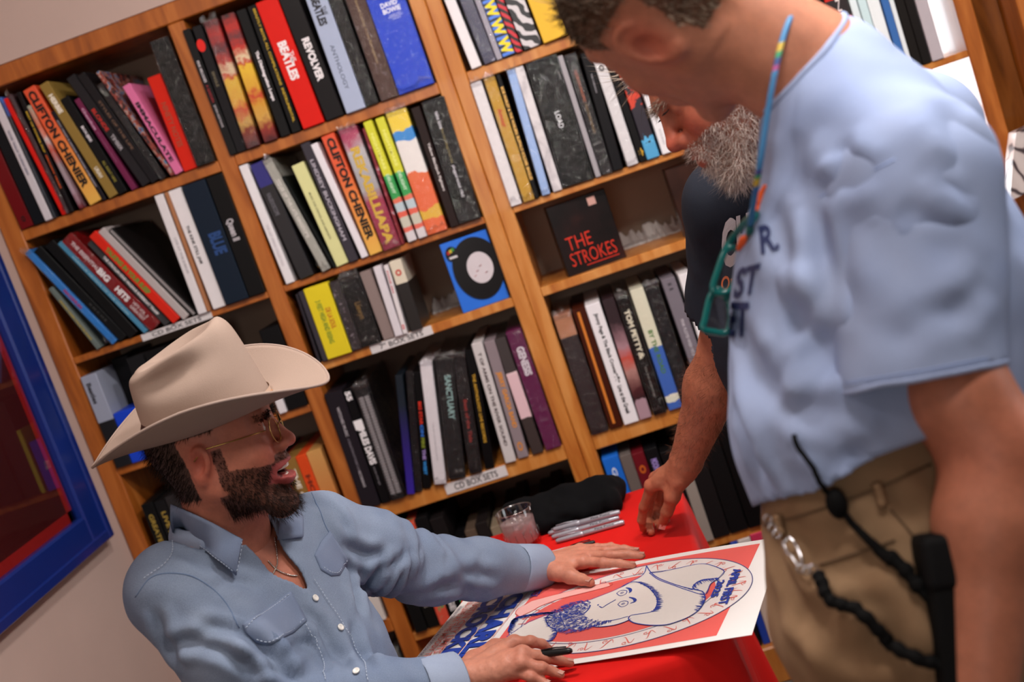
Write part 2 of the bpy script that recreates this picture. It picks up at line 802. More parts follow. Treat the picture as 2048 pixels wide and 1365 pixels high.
def cast(tree, px, py):
    d = Vector(ray(px, py)).normalized()
    h = tree.ray_cast(Vector(CW), d)
    if h[0] is None:
        return None, None
    n = np.array(h[1])
    if n @ np.array(d) > 0:
        n = -n
    return np.array(h[0]), n


def cast_line(tree, pts, n=20, off=.0, smooth=True):
    P = smooth_line([np.array(p, float) for p in pts], n) if smooth and len(pts) > 2 else np.array([np.array(pts[0]) + (np.array(pts[-1]) - np.array(pts[0])) * t for t in np.linspace(0, 1, n)]) if len(pts) == 2 else np.array(pts, float)
    out = []
    for q in P:
        h, nn = cast(tree, *q)
        if h is not None and (not out or np.linalg.norm(h - out[-1]) < .12):
            out.append(h + nn * off)
    return np.array(out)


def inpoly(P, poly):
    x, y = P[:, 0], P[:, 1]
    r = np.zeros(len(P), bool)
    j = len(poly) - 1
    for i in range(len(poly)):
        xi, yi = poly[i]
        xj, yj = poly[j]
        c = ((yi > y) != (yj > y)) & (x < (xj - xi) * (y - yi) / (yj - yi + 1e-12) + xi)
        r ^= c
        j = i
    return r


def border_smooth(V, Q, n=6):
    """even out the open edges of a sheet"""
    E = np.concatenate([Q[:, [0, 1]], Q[:, [1, 2]], Q[:, [2, 3]], Q[:, [3, 0]]])
    key = np.sort(E, 1)
    u, c = np.unique(key[:, 0].astype(np.int64) * len(V) + key[:, 1], return_counts=True)
    e = u[c == 1]
    A_, B_ = e // len(V), e % len(V)
    deg = np.bincount(np.concatenate([A_, B_]), minlength=len(V)).astype(float)
    on = deg == 2
    V = V.copy()
    for _ in range(n):
        S = np.zeros_like(V)
        for k in range(3):
            S[:, k] = np.bincount(A_, V[B_, k], len(V)) + np.bincount(B_, V[A_, k], len(V))
        V[on] += .6 * (S[on] / 2 - V[on])
    return V


def loft3(top, bot, nu=14, nv=8, th=.003, puff=.004, out=None):
    """a flap between two edges given in space"""
    def res(P, n):
        P = smooth_line(P, 60)
        s_ = np.concatenate([[0], np.cumsum(np.linalg.norm(np.diff(P, axis=0), axis=1))])
        return np.stack([np.interp(np.linspace(0, s_[-1], n), s_, P[:, k]) for k in range(3)], 1)
    A, B = res(top, nu), res(bot, nu)
    t = np.linspace(0, 1, nv)[:, None, None]
    G = A[None] * (1 - t) + B[None] * t
    n_ = nrm(out)
    G = G + n_ * (puff * np.sin(np.pi * np.linspace(0, 1, nv)))[:, None, None]
    V = np.concatenate([(G + n_ * th).reshape(-1, 3), G.reshape(-1, 3)])
    F, o = [], nu * nv
    for j in range(nv - 1):
        for i in range(nu - 1):
            a = j * nu + i
            F += [[a, a + 1, a + nu + 1, a + nu], [o + a, o + a + nu, o + a + nu + 1, o + a + 1]]
    rim = [i for i in range(nu)] + [j * nu + nu - 1 for j in range(1, nv)] + [(nv - 1) * nu + i for i in range(nu - 2, -1, -1)] + [j * nu for j in range(nv - 2, 0, -1)]
    for k in range(len(rim)):
        a, b = rim[k], rim[(k + 1) % len(rim)]
        F.append([a, o + a, o + b, b])
    return V, F


def lift(V, tree, off):
    """bring points that sank under a surface back onto it"""
    V = V.copy()
    for i, q in enumerate(pix(V)):
        h, n = cast(tree, *q)
        if h is not None and (RC @ (h - CW))[2] < (RC @ (V[i] - CW))[2] + off and np.linalg.norm(h - V[i]) < .06:
            V[i] = h - nrm(ray(*q)) * off
    return V


def loft_patch(tree, top, bot, nu=14, nv=8, off=.002, th=.0025, puff=.0):
    """a flap lying on a surface: top and bottom edges as picture polylines cast onto it; closed shell of thickness th"""
    def res(poly, n):
        P = np.array(poly, float)
        s_ = np.concatenate([[0], np.cumsum(np.linalg.norm(np.diff(P, axis=0), axis=1))])
        t = np.linspace(0, s_[-1], n)
        return np.stack([np.interp(t, s_, P[:, 0]), np.interp(t, s_, P[:, 1])], 1)
    A, B = res(top, nu), res(bot, nu)
    G = np.zeros((nv, nu, 3))
    NN = np.zeros((nv, nu, 3))
    last = None
    for j in range(nv):
        for i in range(nu):
            q = A[i] + (B[i] - A[i]) * j / (nv - 1)
            h, n = cast(tree, *q)
            if h is None or (last is not None and np.linalg.norm(h - last) > .1):
                dd = last if last is not None else at(q[0], q[1], 2.1)
                D = (RC @ (dd - CW))[2]
                h = at(q[0], q[1], D)
                n = NN[j, i - 1] if i else -RC[2]
            last = h
            G[j, i], NN[j, i] = h, n
        last = G[j, 0]
    for _ in range(2):
        Gp = np.pad(G, ((1, 1), (1, 1), (0, 0)), 'edge')
        M = (Gp[:-2, 1:-1] + Gp[2:, 1:-1] + Gp[1:-1, :-2] + Gp[1:-1, 2:]) / 4
        G[1:-1, 1:-1] = M[1:-1, 1:-1]
        Np = np.pad(NN, ((1, 1), (1, 1), (0, 0)), 'edge')
        NN = (Np[:-2, 1:-1] + Np[2:, 1:-1] + Np[1:-1, :-2] + Np[1:-1, 2:]) / 4
    NN /= np.linalg.norm(NN, axis=2)[..., None] + 1e-9
    bump_ = np.sin(np.linspace(0, np.pi, nv))[:, None] * np.sin(np.linspace(0, np.pi, nu))[None]
    T = G + NN * (off + th + puff * bump_)[..., None]
    L = G + NN * (off - .002)
    V = np.concatenate([T.reshape(-1, 3), L.reshape(-1, 3)])
    F = []
    o = nu * nv
    for j in range(nv - 1):
        for i in range(nu - 1):
            a = j * nu + i
            F.append([a, a + 1, a + nu + 1, a + nu])
            F.append([o + a, o + a + nu, o + a + nu + 1, o + a + 1])
    rim = [i for i in range(nu)] + [j * nu + nu - 1 for j in range(1, nv)] + [(nv - 1) * nu + i for i in range(nu - 2, -1, -1)] + [j * nu for j in range(nv - 2, 0, -1)]
    for k in range(len(rim)):
        a, b = rim[k], rim[(k + 1) % len(rim)]
        F.append([a, o + a, o + b, b])
    return V, F


def strands(P, Nn, D, length, width, curl=.3, seg=4, seed=1, lvar=.4):
    """hair strands as thin tapering ribbons; P roots, Nn normals, D comb directions"""
    r = np.random.default_rng(seed)
    n = len(P)
    L = length * (1 + lvar * (r.random(n) * 2 - 1))
    d = D + curl * r.normal(size=(n, 3))
    d /= np.linalg.norm(d, axis=1)[:, None]
    side = np.cross(d, Nn)
    side /= np.linalg.norm(side, axis=1)[:, None] + 1e-9
    bend = r.normal(size=(n, 3)) * curl
    V = np.zeros((n, 2 * seg + 1, 3))
    for k in range(seg + 1):
        t = k / seg
        c = P + d * (L * t)[:, None] + Nn * (.18 * L * math.sin(math.pi * t * .7))[:, None] + bend * (L * t * t * .5)[:, None]
        if k < seg:
            w = width * (1 - .75 * t)
            V[:, 2 * k] = c - side * w
            V[:, 2 * k + 1] = c + side * w
        else:
            V[:, 2 * seg] = c
    base = np.arange(n) * (2 * seg + 1)
    F = []
    for k in range(seg - 1):
        F.append(np.stack([base + 2 * k, base + 2 * k + 1, base + 2 * k + 3, base + 2 * k + 2], 1))
    Fq = np.concatenate(F).tolist() if F else []
    Ft = np.stack([base + 2 * seg - 2, base + 2 * seg - 1, base + 2 * seg], 1).tolist()
    return V.reshape(-1, 3), Fq + Ft
BOOKS = [  # bay, x along the shelf, width, height, lean in degrees, colour, look, print
    ('11', -0.573, 0.037, 0.345, 2.9, '6a0f14', 'dark red box set', [('o', '2a0508', 0.9, 0.95, 0.3, 0.5)]),
    ('11', -0.533, 0.036, 0.341, 2.1, '1b1e26', 'black box set with plain spine', []),
    ('11', -0.498, 0.021, 0.342, 2.9, 'cfc8cf', 'white spined album with tiny print', [('THE STORIES   THE BALLADS   THE LEGENDARY SESSIONS', '77748a', 0.25, 0.62, 0.3, 0.5)]),
    ('11', -0.474, 0.020, 0.345, 2.9, '20242c', 'black album with blue cap', [('THE COMPLETE LIVE RECORDINGS  VOLUME', '5a5f6c', 0.3, 0.8, 0.3, 0.5)]),
    ('11', -0.452, 0.013, 0.340, 5.7, 'd81c12', 'thin bright red album', []),
    ('11', -0.439, 0.010, 0.345, 4.7, '584046', 'thin brown album in clear plastic', []),
    ('11', -0.427, 0.027, 0.342, 2.8, '231b1e', 'black album with yellow capitals', [('BEST OF POWER POP', 'd8b02c', 0.16, 0.5, 0.4, 0.5), ('GROOVY YEARS', 'e05a20', 0.52, 0.8, 0.4, 0.5)]),
    ('11', -0.398, 0.025, 0.301, 6.1, '8a5a5c', 'album with pink and white painted spine', []),
    ('11', -0.369, 0.036, 0.345, 9.6, 'e2592f', 'orange box fading to yellow with black capitals', [('CLIFTON CHENIER', '17100c', 0.03, 0.86, 0.62, 0.5)]),
    ('11', -0.331, 0.016, 0.268, 9.7, '2b2530', 'thin black album with white print', [('STAY CRAZY & DRIVING FORWARD EVERYBODY', 'b8b0bb', 0.1, 0.85, 0.35, 0.5)]),
    ('11', -0.311, 0.027, 0.345, 11.3, '8d7238', 'dull gold box with dark panels', [('HERBIE', 'efe6d6', 0.1, 0.26, 0.5, 0.5), ('URIAH', 'e8e0d0', 0.74, 0.83, 0.4, 0.5)]),
    ('11', -0.282, 0.024, 0.291, 11.1, '19191d', 'black box with white word near its top', [('BOUJEE', 'e8e2ea', 0.3, 0.46, 0.4, 0.5), ('ALL RIGHT HERE', '8a8030', 0.66, 0.88, 0.3, 0.5)]),
    ('11', -0.247, 0.027, 0.279, 12.1, '6e2348', 'plum purple box with faint script', [('Genius', 'b988a6', 0.1, 0.34, 0.5, 0.5), ('the complete collection', '9b6285', 0.36, 0.7, 0.25, 0.5)]),
    ('11', -0.215, 0.027, 0.343, 15.0, '37343a', 'charcoal box with red and grey words', [('BLONDE', 'c02a22', 0.3, 0.5, 0.4, 0.45), ('TIMBER', 'a7a2a8', 0.54, 0.68, 0.4, 0.5)]),
    ('11', -0.187, 0.023, 0.339, 14.7, '2a282c', 'dark grey box with brown print', [('STYLES OF THE LIFE', '6b5040', 0.25, 0.7, 0.3, 0.5)]),
    ('11', -0.162, 0.024, 0.296, 13.6, '242327', 'black box wrapped in dull plastic', []),
    ('11', -0.130, 0.013, 0.332, 15.9, '7a3f38', 'thin album with speckled red and blue spine', []),
    ('11', -0.117, 0.023, 0.266, 10.7, 'd9719f', 'pink box with dark stencil letters', [('IMMACULATE', '35202e', 0.2, 0.87, 0.52, 0.55)]),
    ('11', -0.094, 0.038, 0.262, 1.0, 'cf2414', 'plain red box with faint grey letters', [('NINETY NOTES', 'a2452f', 0.28, 0.75, 0.4, 0.45)]),
    ('11', -0.054, 0.050, 0.345, 0.2, '15171b', 'tall black box in shiny plastic', []),
    ('21', -0.498, 0.019, 0.209, 18.0, '66706c', 'thin grey green album with yellow print', [('LEONARD COHEN COLLECTED SONGS', 'a8954a', 0.2, 0.85, 0.5, 0.5)]),
    ('21', -0.452, 0.020, 0.339, 23.4, '2d79c6', 'thin bright blue album with red print', [('MAXIMUM', 'a83a78', 0.42, 0.62, 0.5, 0.5)]),
    ('21', -0.430, 0.025, 0.335, 23.6, '201f21', 'black album leaning beside the blue one', [('X N C H E', '50504f', 0.6, 0.8, 0.2, 0.5)]),
    ('21', -0.402, 0.030, 0.335, 22.2, '1a191b', 'wider black album leaning beside another black one', []),
    ('21', -0.359, 0.015, 0.333, 23.8, '4a86a8', 'thin teal blue album with patchy spine', [('VARIOUS ARTISTS OF THE OCEAN', '8fb6c8', 0.15, 0.8, 0.4, 0.5)]),
    ('21', -0.339, 0.042, 0.340, 24.5, '7c1013', 'dark red box with white HITS lettering', [('THE ESSENTIAL', 'd8c8ca', 0.06, 0.36, 0.3, 0.5), ('BIG', 'f0eaea', 0.36, 0.48, 0.5, 0.5), ('HITS', 'f0eaea', 0.56, 0.7, 0.5, 0.5), ('GREATEST', 'e8dada', 0.74, 0.9, 0.25, 0.3), ('HITS VOL. 2', 'e8dada', 0.74, 0.9, 0.25, 0.65)]),
    ('21', -0.298, 0.026, 0.303, 23.2, '4b4a4d', 'charcoal album with pale capitals', [('THE STROLLIN KIND MAGNUS RIVERBOAT TRAMP', 'd8d4d6', 0.18, 0.88, 0.42, 0.5)]),
    ('21', -0.271, 0.027, 0.323, 23.9, 'd5291a', 'red box with green lettering', [('TALKING IN YOUR SLEEP', '5f8f3a', 0.17, 0.68, 0.55, 0.5)]),
    ('21', -0.242, 0.021, 0.327, 24.1, 'b5abaa', 'pale grey album with shadowed spine', []),
    ('21', -0.214, 0.016, 0.322, 24.9, '1e1b1d', 'thin grey and black album', [('|', '8d8788', .01, .99, .5, .5)]),
    ('21', -0.196, 0.025, 0.340, -0.5, 'e2dde0', 'white box standing upright with faint print', [('LIVE AT THE JUBILEE', 'b5b0b5', 0.36, 0.66, 0.35, 0.55)]),
    ('21', -0.171, 0.015, 0.338, -1.1, 'a7714e', 'thin plain brown card spine', []),
    ('21', -0.154, 0.037, 0.340, 0.2, 'e6e1e4', 'thick white box with black capitals', [('THE KINK STILL JAM', '1a1718', 0.3, 0.62, 0.3, 0.4)]),
    ('21', -0.115, 0.066, 0.341, -0.3, '14202f', 'thick navy box with blue monogram', [('BLUE', '24457c', 0.42, 0.6, 0.55, 0.6)]),
    ('21', -0.047, 0.046, 0.338, -0.5, '1b1a1d', 'black box with silver script near its top', [('Queen II', 'b7b2b8', 0.36, 0.54, 0.5, 0.45)]),
    ('12', 0.039, 0.020, 0.345, 0.4, '2b2a2d', 'dark grey box with small white print', [('PINK MELODIES', 'c8c2c8', 0.25, 0.42, 0.35, 0.5), ('A GARDEN', '8a2028', 0.44, 0.58, 0.35, 0.5), ('SEVEN EDITIONS', 'a8a2a8', 0.6, 0.78, 0.3, 0.5)]),
    ('12', 0.060, 0.025, 0.344, -0.5, '2d2b2f', 'charcoal box with red dot on spine', [('.', 'e02018', 0.1, 0.2, 0.9, 0.3), ('SINGLE', '6f6650', 0.36, 0.48, 0.3, 0.5)]),
    ('12', 0.089, 0.038, 0.345, -1.5, 'b9803a', 'red and yellow patterned box in thick shrink wrap', []),
    ('12', 0.139, 0.037, 0.345, -1.2, 'c98d3e', 'red and yellow patterned box without loose wrap', []),
    ('12', 0.186, 0.026, 0.344, -0.5, '232225', 'black box with white title running down', [('The Disintegration Loops', 'efe9ee', 0.33, 0.72, 0.42, 0.55)]),
    ('12', 0.217, 0.028, 0.345, -0.4, '1d1c1e', 'black box with yellow title', [('BEASTLY BOYS, ALL COMPILATIONS  INSTRUMENTAL', 'c9a62c', 0.03, 0.92, 0.3, 0.6)]),
    ('12', 0.250, 0.059, 0.345, 0.9, 'd91d14', 'thick red box with white capitals', [('THE', 'f6ecee', 0.42, 0.5, 0.2, 0.72), ('BEATLES', 'f6ecee', 0.33, 0.63, 0.42, 0.48)]),
    ('12', 0.315, 0.050, 0.343, 1.6, '272326', 'thick black box with white block capitals', [('REVOLVER', 'f0eaee', 0.36, 0.7, 0.42, 0.55)]),
    ('12', 0.373, 0.056, 0.333, 0.0, 'a9b4cf', 'pale blue grey box with dark capitals', [('THE', '26242a', 0.16, 0.23, 0.2, 0.7), ('BEATLES', '26242a', 0.07, 0.3, 0.42, 0.42), ('ANTHOLOGY', '5a6276', 0.46, 0.82, 0.2, 0.45)]),
    ('12', 0.428, 0.034, 0.324, 0.1, '17161a', 'plain black box in glossy wrap', []),
    ('12', 0.470, 0.049, 0.320, -0.1, '4b352f', 'brown box with gold script', [('The Second Coming: A Live Retrospective', 'a58d62', 0.1, 0.7, 0.2, 0.5)]),
    ('12', 0.521, 0.097, 0.309, -0.1, '1c43c9', 'very wide bright blue box with white title', []),
    ('22', 0.059, 0.024, 0.340, 1.6, 'e9e5e9', 'white box with faint print', [('THE LAST SPRING COLLECTION', 'c8c2c8', 0.5, 0.85, 0.3, 0.5)]),
    ('22', 0.101, 0.043, 0.331, 3.7, '1f1e22', 'black box with blue cap on spine', [('KALEIDOSCOPE', '6a6870', 0.26, 0.45, 0.3, 0.4)]),
    ('22', 0.165, 0.032, 0.333, 8.4, 'a9a89f', 'grey album with pale capitals and torn wrap', [('TITLES OF THE LATE KINGDOMS', 'e6e2da', 0.18, 0.7, 0.4, 0.5)]),
    ('22', 0.197, 0.008, 0.278, 9.7, '17201f', 'thin black slip beside the cream one', []),
    ('22', 0.206, 0.035, 0.293, 4.3, 'dcdb9e', 'pale yellow box with one line of print', [('MUSIC FOR STRINGS AND AIRPORTS', '5a5840', 0.28, 0.74, 0.16, 0.45)]),
    ('22', 0.243, 0.035, 0.343, 2.6, '4b4750', 'grey box with pale capitals', [('LINDSEY BUCKINGHAM', 'b3adb9', 0.14, 0.82, 0.4, 0.5)]),
    ('22', 0.278, 0.019, 0.329, 4.4, 'e8e3ea', 'white box with blank spine', []),
    ('22', 0.303, 0.036, 0.342, 2.7, 'e2592f', 'orange box fading to yellow with black capitals', [('CLIFTON CHENIER', '17100c', 0.03, 0.88, 0.62, 0.55)]),
    ('22', 0.342, 0.049, 0.339, 0.9, '98526a', 'red and silver wrapped box with gold capitals', [('REKABILLIAPA', 'd8b23c', 0.16, 0.96, 0.5, 0.5)]),
    ('22', 0.392, 0.019, 0.323, -0.9, '6a2028', 'thin dark red album with pink patches', []),
    ('22', 0.412, 0.024, 0.337, 1.2, 'd3d22c', 'yellow box turning green then pink, left of twins', [('NIGHTMARE', 'f0f080', 0.1, 0.4, 0.35, 0.5), ('DELIGHT', 'd0f0d0', 0.44, 0.6, 0.35, 0.5)]),
    ('22', 0.442, 0.024, 0.335, 0.6, 'd3d22c', 'yellow box turning green then pink, right of twins', [('NIGHTMARE', 'f0f080', 0.1, 0.4, 0.35, 0.5), ('DELIGHT', 'd0f0d0', 0.44, 0.6, 0.35, 0.5)]),
    ('22', 0.467, 0.056, 0.344, -0.4, 'e8e2e0', 'comic art box in yellow, white, blue and orange', []),
    ('22', 0.533, 0.025, 0.330, -0.7, '3b2422', 'dark brown box with white title', [('Yellow Blackjack Fighters', 'd8d0d0', 0.3, 0.7, 0.35, 0.6)]),
    ('22', 0.558, 0.061, 0.333, -2.0, '1e1c20', 'thick black box with white and gold print', [('take love', 'e6e0e8', 0.1, 0.24, 0.16, 0.5), ('live recordings from the', '8f7f48', 0.24, 0.52, 0.14, 0.5), ('plugged nickel 1965', 'e6e0e8', 0.54, 0.8, 0.16, 0.5)]),
    ('32', 0.067, 0.012, 0.197, -1.8, '3d3740', 'thin dark grey slip', []),
    ('32', 0.079, 0.014, 0.200, -0.6, '4a4650', 'thin smoky grey slip', []),
    ('32', 0.096, 0.069, 0.203, -0.8, 'e4cf2a', 'yellow box with red and green lettering', [('DE LA SOUL', 'c0262a', 0.33, 0.62, 0.2, 0.68), ('3 FEET HIGH AND RISING', '1f7a34', 0.2, 0.8, 0.2, 0.4)]),
    ('32', 0.167, 0.027, 0.197, -1.3, '2b2429', 'black box with pale swirls', []),
    ('32', 0.197, 0.054, 0.199, -1.1, '232023', 'thick black box with dull gold word', [('Llewyn', '6e5426', 0.38, 0.62, 0.4, 0.45)]),
    ('32', 0.258, 0.031, 0.196, 0.1, '8d7c79', 'taupe box with plain spine', []),
    ('32', 0.292, 0.021, 0.198, -2.0, 'dcd6dd', 'white box beside the taupe one', []),
    ('32', 0.315, 0.019, 0.193, -3.8, 'e2dcdf', 'white box with red print', [('POOR SIN', 'c0304a', 0.08, 0.4, 0.4, 0.5), ('O', 'd02838', 0.86, 0.93, 0.6, 0.5)]),
    ('32', 0.338, 0.033, 0.197, -1.8, '24201f', 'black box with cream top and red mark', [('O', 'c42a20', 0.13, 0.22, 0.5, 0.5)]),
    ('42', 0.041, 0.053, 0.341, -1.6, '352d38', 'thick grey purple box with small white print', [('WITCHES MUSIC', 'cfc8d0', 0.13, 0.38, 0.16, 0.5), ('A COLLECTION OF FOREST SONGS', '8b8490', 0.4, 0.7, 0.12, 0.5), ('RECORDINGS', 'cfc8d0', 0.68, 0.82, 0.14, 0.5)]),
    ('42', 0.096, 0.026, 0.337, -0.9, '141317', 'black box with bold white title', [('55', 'f0ecf0', 0.02, 0.1, 0.6, 0.5), ('1', 'f4f0f4', 0.27, 0.35, 0.95, 0.5), ('MILES DAVIS', 'f4f0f4', 0.35, 0.66, 0.75, 0.6), ('sketches of the night', '8f8a92', 0.68, 0.84, 0.25, 0.5)]),
    ('42', 0.125, 0.039, 0.337, -1.6, '2f2d31', 'dark grey box with dotted lines in wrap', [('....................................', '8a8588', 0.1, 0.95, 0.5, 0.35), ('....................................', '8a8588', 0.1, 0.95, 0.5, 0.7)]),
    ('42', 0.165, 0.004, 0.343, -1.3, '222022', 'black board leaning in crumpled wrap', []),
    ('42', 0.173, 0.021, 0.336, -14.1, '241d50', 'deep violet blue box', []),
    ('42', 0.195, 0.021, 0.338, -15.5, '1a171f', 'black box beside the violet one', []),
    ('42', 0.219, 0.033, 0.328, -15.0, '141316', 'black box with multicoloured capitals', [('BIG STAR', 'd2301f', 0.25, 0.45, 0.42, 0.5), ('ON', '2f70cf', 0.45, 0.55, 0.42, 0.5), ('FIRE', '7c8a2c', 0.56, 0.65, 0.42, 0.5), ('THE', '9d86c4', 0.66, 0.75, 0.42, 0.5), ('WEST', '2f86cf', 0.76, 0.88, 0.42, 0.5)]),
    ('42', 0.254, 0.033, 0.345, -12.8, 'e3dde2', 'white box in loose clear wrap', [('collected recordings of the season', '9a959c', 0.5, 0.8, 0.12, 0.5)]),
    ('42', 0.297, 0.055, 0.345, -13.3, '343236', 'thick charcoal box with teal script', [('SANCTUARY', '8fb0ae', 0.16, 0.52, 0.38, 0.6)]),
    ('42', 0.357, 0.041, 0.335, -11.1, '2c2529', 'dark box with faint red script', [('Best of the Tide', '8e2a26', 0.38, 0.74, 0.3, 0.5)]),
    ('42', 0.401, 0.035, 0.334, -9.5, '121012', 'black box with yellow capitals', [('THE ANTHOLOGY: LIVE RECORDS', 'c99a30', 0.2, 0.78, 0.32, 0.5)]),
    ('42', 0.460, 0.030, 0.344, -3.3, 'cbc5c6', 'pale grey box with dark spaced capitals', [('T OF ARMS ON THE RIVER SOUND', '4a3a3c', 0.08, 0.86, 0.3, 0.5)]),
    ('42', 0.496, 0.034, 0.337, -3.0, '8b7d83', 'taupe box with orange capitals', [('JERRY GARCIA BAND', 'd48a3c', 0.26, 0.74, 0.55, 0.5), ('O', 'c8823c', 0.86, 0.94, 0.5, 0.5)]),
    ('42', 0.538, 0.031, 0.336, -0.8, '3a302f', 'brown box with torn pink label', []),
    ('42', 0.577, 0.043, 0.345, -0.1, '5e1745', 'thick purple box with silver scrawl', [('GENESIS', 'd6cdd6', 0.14, 0.38, 0.5, 0.55)]),
    ('13', 0.723, 0.027, 0.335, 2.9, 'e9e4e8', 'white box with blank spine', []),
    ('13', 0.759, 0.032, 0.335, 2.5, '3b3a52', 'slate blue wrapped box with white scratches', []),
    ('13', 0.793, 0.015, 0.335, 1.9, 'a5a0ac', 'thin speckled grey album', []),
    ('13', 0.810, 0.034, 0.335, 2.2, '4f7be0', 'blue rayed box with big yellow letters', [('W W W', 'f2dc30', 0.55, 0.98, 0.9, 0.5)]),
    ('13', 0.845, 0.021, 0.335, 2.4, 'c22433', 'red and black zigzag box', []),
    ('13', 0.868, 0.048, 0.335, 2.9, 'b9b4b8', 'black and white swirl box', []),
    ('13', 0.922, 0.067, 0.335, 2.2, 'e8b83c', 'thick plain yellow box', []),
    ('13', 0.993, 0.029, 0.335, 2.8, '2c2c46', 'indigo box half hidden by hair', []),
    ('23', 0.703, 0.030, 0.345, -0.5, 'e6e1e3', 'white box in thick clear wrap', []),
    ('23', 0.739, 0.030, 0.345, -0.7, 'c09434', 'mustard yellow box in shrink wrap', [('Amour', 'c03028', 0.25, 0.4, 0.4, 0.5)]),
    ('23', 0.771, 0.011, 0.342, -1.1, '1c191a', 'black album with gold capitals', [('BOB MARLEY & THE WAILERS: BUFFALO SOLDIER SINGLES', 'e0b060', 0.1, 0.85, 0.75, 0.5)]),
    ('23', 0.791, 0.028, 0.345, -2.8, '9db9e8', 'pale blue box in clear wrap', []),
    ('23', 0.822, 0.024, 0.345, -1.1, 'cfc9ce', 'white marbled box with rusty mark', []),
    ('23', 0.850, 0.088, 0.339, -1.6, '17171b', 'very thick black box with small white word', [('LOAD', 'e8e4ea', 0.42, 0.55, 0.16, 0.5)]),
    ('23', 0.940, 0.014, 0.330, -0.7, 'a39ea4', 'pale grey album beside the thick black box', []),
    ('23', 0.957, 0.030, 0.326, -0.9, '37343a', 'smoky grey box with coloured print', [('NORTH PACIFIC', 'c0623c', 0.14, 0.4, 0.22, 0.5), ('RECORDINGS', '8a6a40', 0.42, 0.66, 0.2, 0.5)]),
    ('23', 0.989, 0.038, 0.316, -2.4, '222126', 'black box with small silver print', [('THE CHEVRON', 'a8a4ac', 0.18, 0.34, 0.16, 0.5)]),
    ('23', 1.028, 0.030, 0.311, -0.1, 'dcd8da', 'white box with small dark emblem', [('o', '5a585c', 0.12, 0.18, 0.5, 0.5)]),
    ('23', 1.062, 0.019, 0.303, 0.7, '19181a', 'thin black box with yellow star', [('*', 'd8a830', 0.88, 0.95, 0.8, 0.5)]),
    ('23', 1.082, 0.034, 0.304, 0.1, '2b2433', 'dark box with red flames and blue foot', []),
    ('23', 1.124, 0.025, 0.304, 0.2, 'e9e6ea', 'white box beside the nose', [('SOUND', 'b0acb4', 0.78, 0.92, 0.2, 0.5)]),
    ('23', 1.151, 0.029, 0.302, -0.8, 'cfcacc', 'pale box partly hidden by the bearded man', []),
    ('43', 0.709, 0.048, 0.344, -0.7, '241a1c', 'thick black box with peach corner', []),
    ('43', 0.761, 0.037, 0.345, -0.9, '3f1608', 'brown box with glowing orange stripe', [('|', 'd07a2c', .03, .96, .2, .42)]),
    ('43', 0.802, 0.041, 0.345, -0.2, 'e9e5ea', 'white box with black letter script', [('Jimmy Page & The Black Crowes', '2a282c', 0.08, 0.58, 0.32, 0.5), ('*', '111111', 0.58, 0.66, 0.4, 0.5), ('Live at the Greek', '2a282c', 0.68, 0.92, 0.3, 0.5)]),
    ('43', 0.846, 0.033, 0.345, -0.9, '3a2026', 'dark box with painted pink figure', []),
    ('43', 0.886, 0.036, 0.345, -0.3, '1d1416', 'black box with cream capitals', [('TOM PETTY', 'e4dcc4', 0.13, 0.48, 0.42, 0.5), ('&', 'e4dcc4', 0.48, 0.54, 0.4, 0.5), ('the live anthology', '8d8580', 0.6, 0.86, 0.2, 0.5)]),
    ('43', 0.929, 0.037, 0.345, -0.1, '3c62b4', 'cream and blue box with daisies', [('LED BY', 'dcd8c2', 0.06, 0.3, 0.42, 0.45), ('BY THE ROAD', '4c7a34', 0.34, 0.7, 0.34, 0.5)]),
    ('43', 0.969, 0.036, 0.345, -0.3, '28252a', 'black box with pointed clear wrap', []),
    ('43', 1.022, 0.037, 0.345, 0.8, '77707a', 'grey box with white stacked words', [('H   R', '1c1b1f', 0.04, 0.1, 0.3, 0.5), ('PINK FLOYD WISH YOU WERE HERE', 'd6d0d8', 0.34, 0.8, 0.22, 0.5)]),
    ('43', 1.063, 0.033, 0.345, -0.2, 'e8e4e8', 'white box with red capitals', [('THE POLICE', 'b03040', 0.22, 0.6, 0.34, 0.5)]),
    ('43', 1.098, 0.040, 0.345, -0.3, '241f24', 'black box behind the teal glasses', []),
]
# ------------------------------------------------------------------ room shell
WALL = plain('bfa79e', .8, vary=.05, scale=6, bump=.05, name='wall_paint')
WOOD = wood_mat('oak', '8a4716', 'a65a1e', 'bd7030')
WOODB = wood_mat('oak_pale', 'ab5f22', 'c27a34', 'd49350')
DARKWOOD = wood_mat('oak_dark', '5e3312', '774218', '8c5222', .22)
BACK = plain('a8907f', .8, vary=.12, scale=5, name='back_board')
FLOOR_Z = -.02


def struct(name, lo, hi, mt, bev=0):
    o = box(name, lo, hi, mt, None, bev)
    o['kind'] = 'structure'
    return o


struct('floor', (-.9, -6, FLOOR_Z - .1), (3.9, .8, FLOOR_Z), pattern_mat('floor_cloth', 'noise', [(.0, '4a423d'), (.5, '5c534c'), (.6, '6a6058')], 60, .7, interp='LINEAR'))
struct('ceiling', (-.9, -6, 2.9), (3.9, .8, 3.0), plain('cfc6bd', .8, name='ceiling_paint'))
struct('wall_left', (-.75, -6, FLOOR_Z), (-.634, .8, 2.9), WALL)
struct('wall_right', (3.7, -6, FLOOR_Z), (3.9, .8, 2.9), plain('85766c', .8, name='right_paint'))
struct('wall_front', (-.9, -6.1, FLOOR_Z), (3.9, -6, 2.9), plain('6a5c54', .8, name='shade_paint'))  # paint darkened to stand for an unlit end of the room
struct('wall_back', (-.634, .0, 2.266), (3.7, .1, 2.9), WALL)
struct('wall_back_right', (2.32, .0, FLOOR_Z), (3.7, .1, 2.266), WALL)
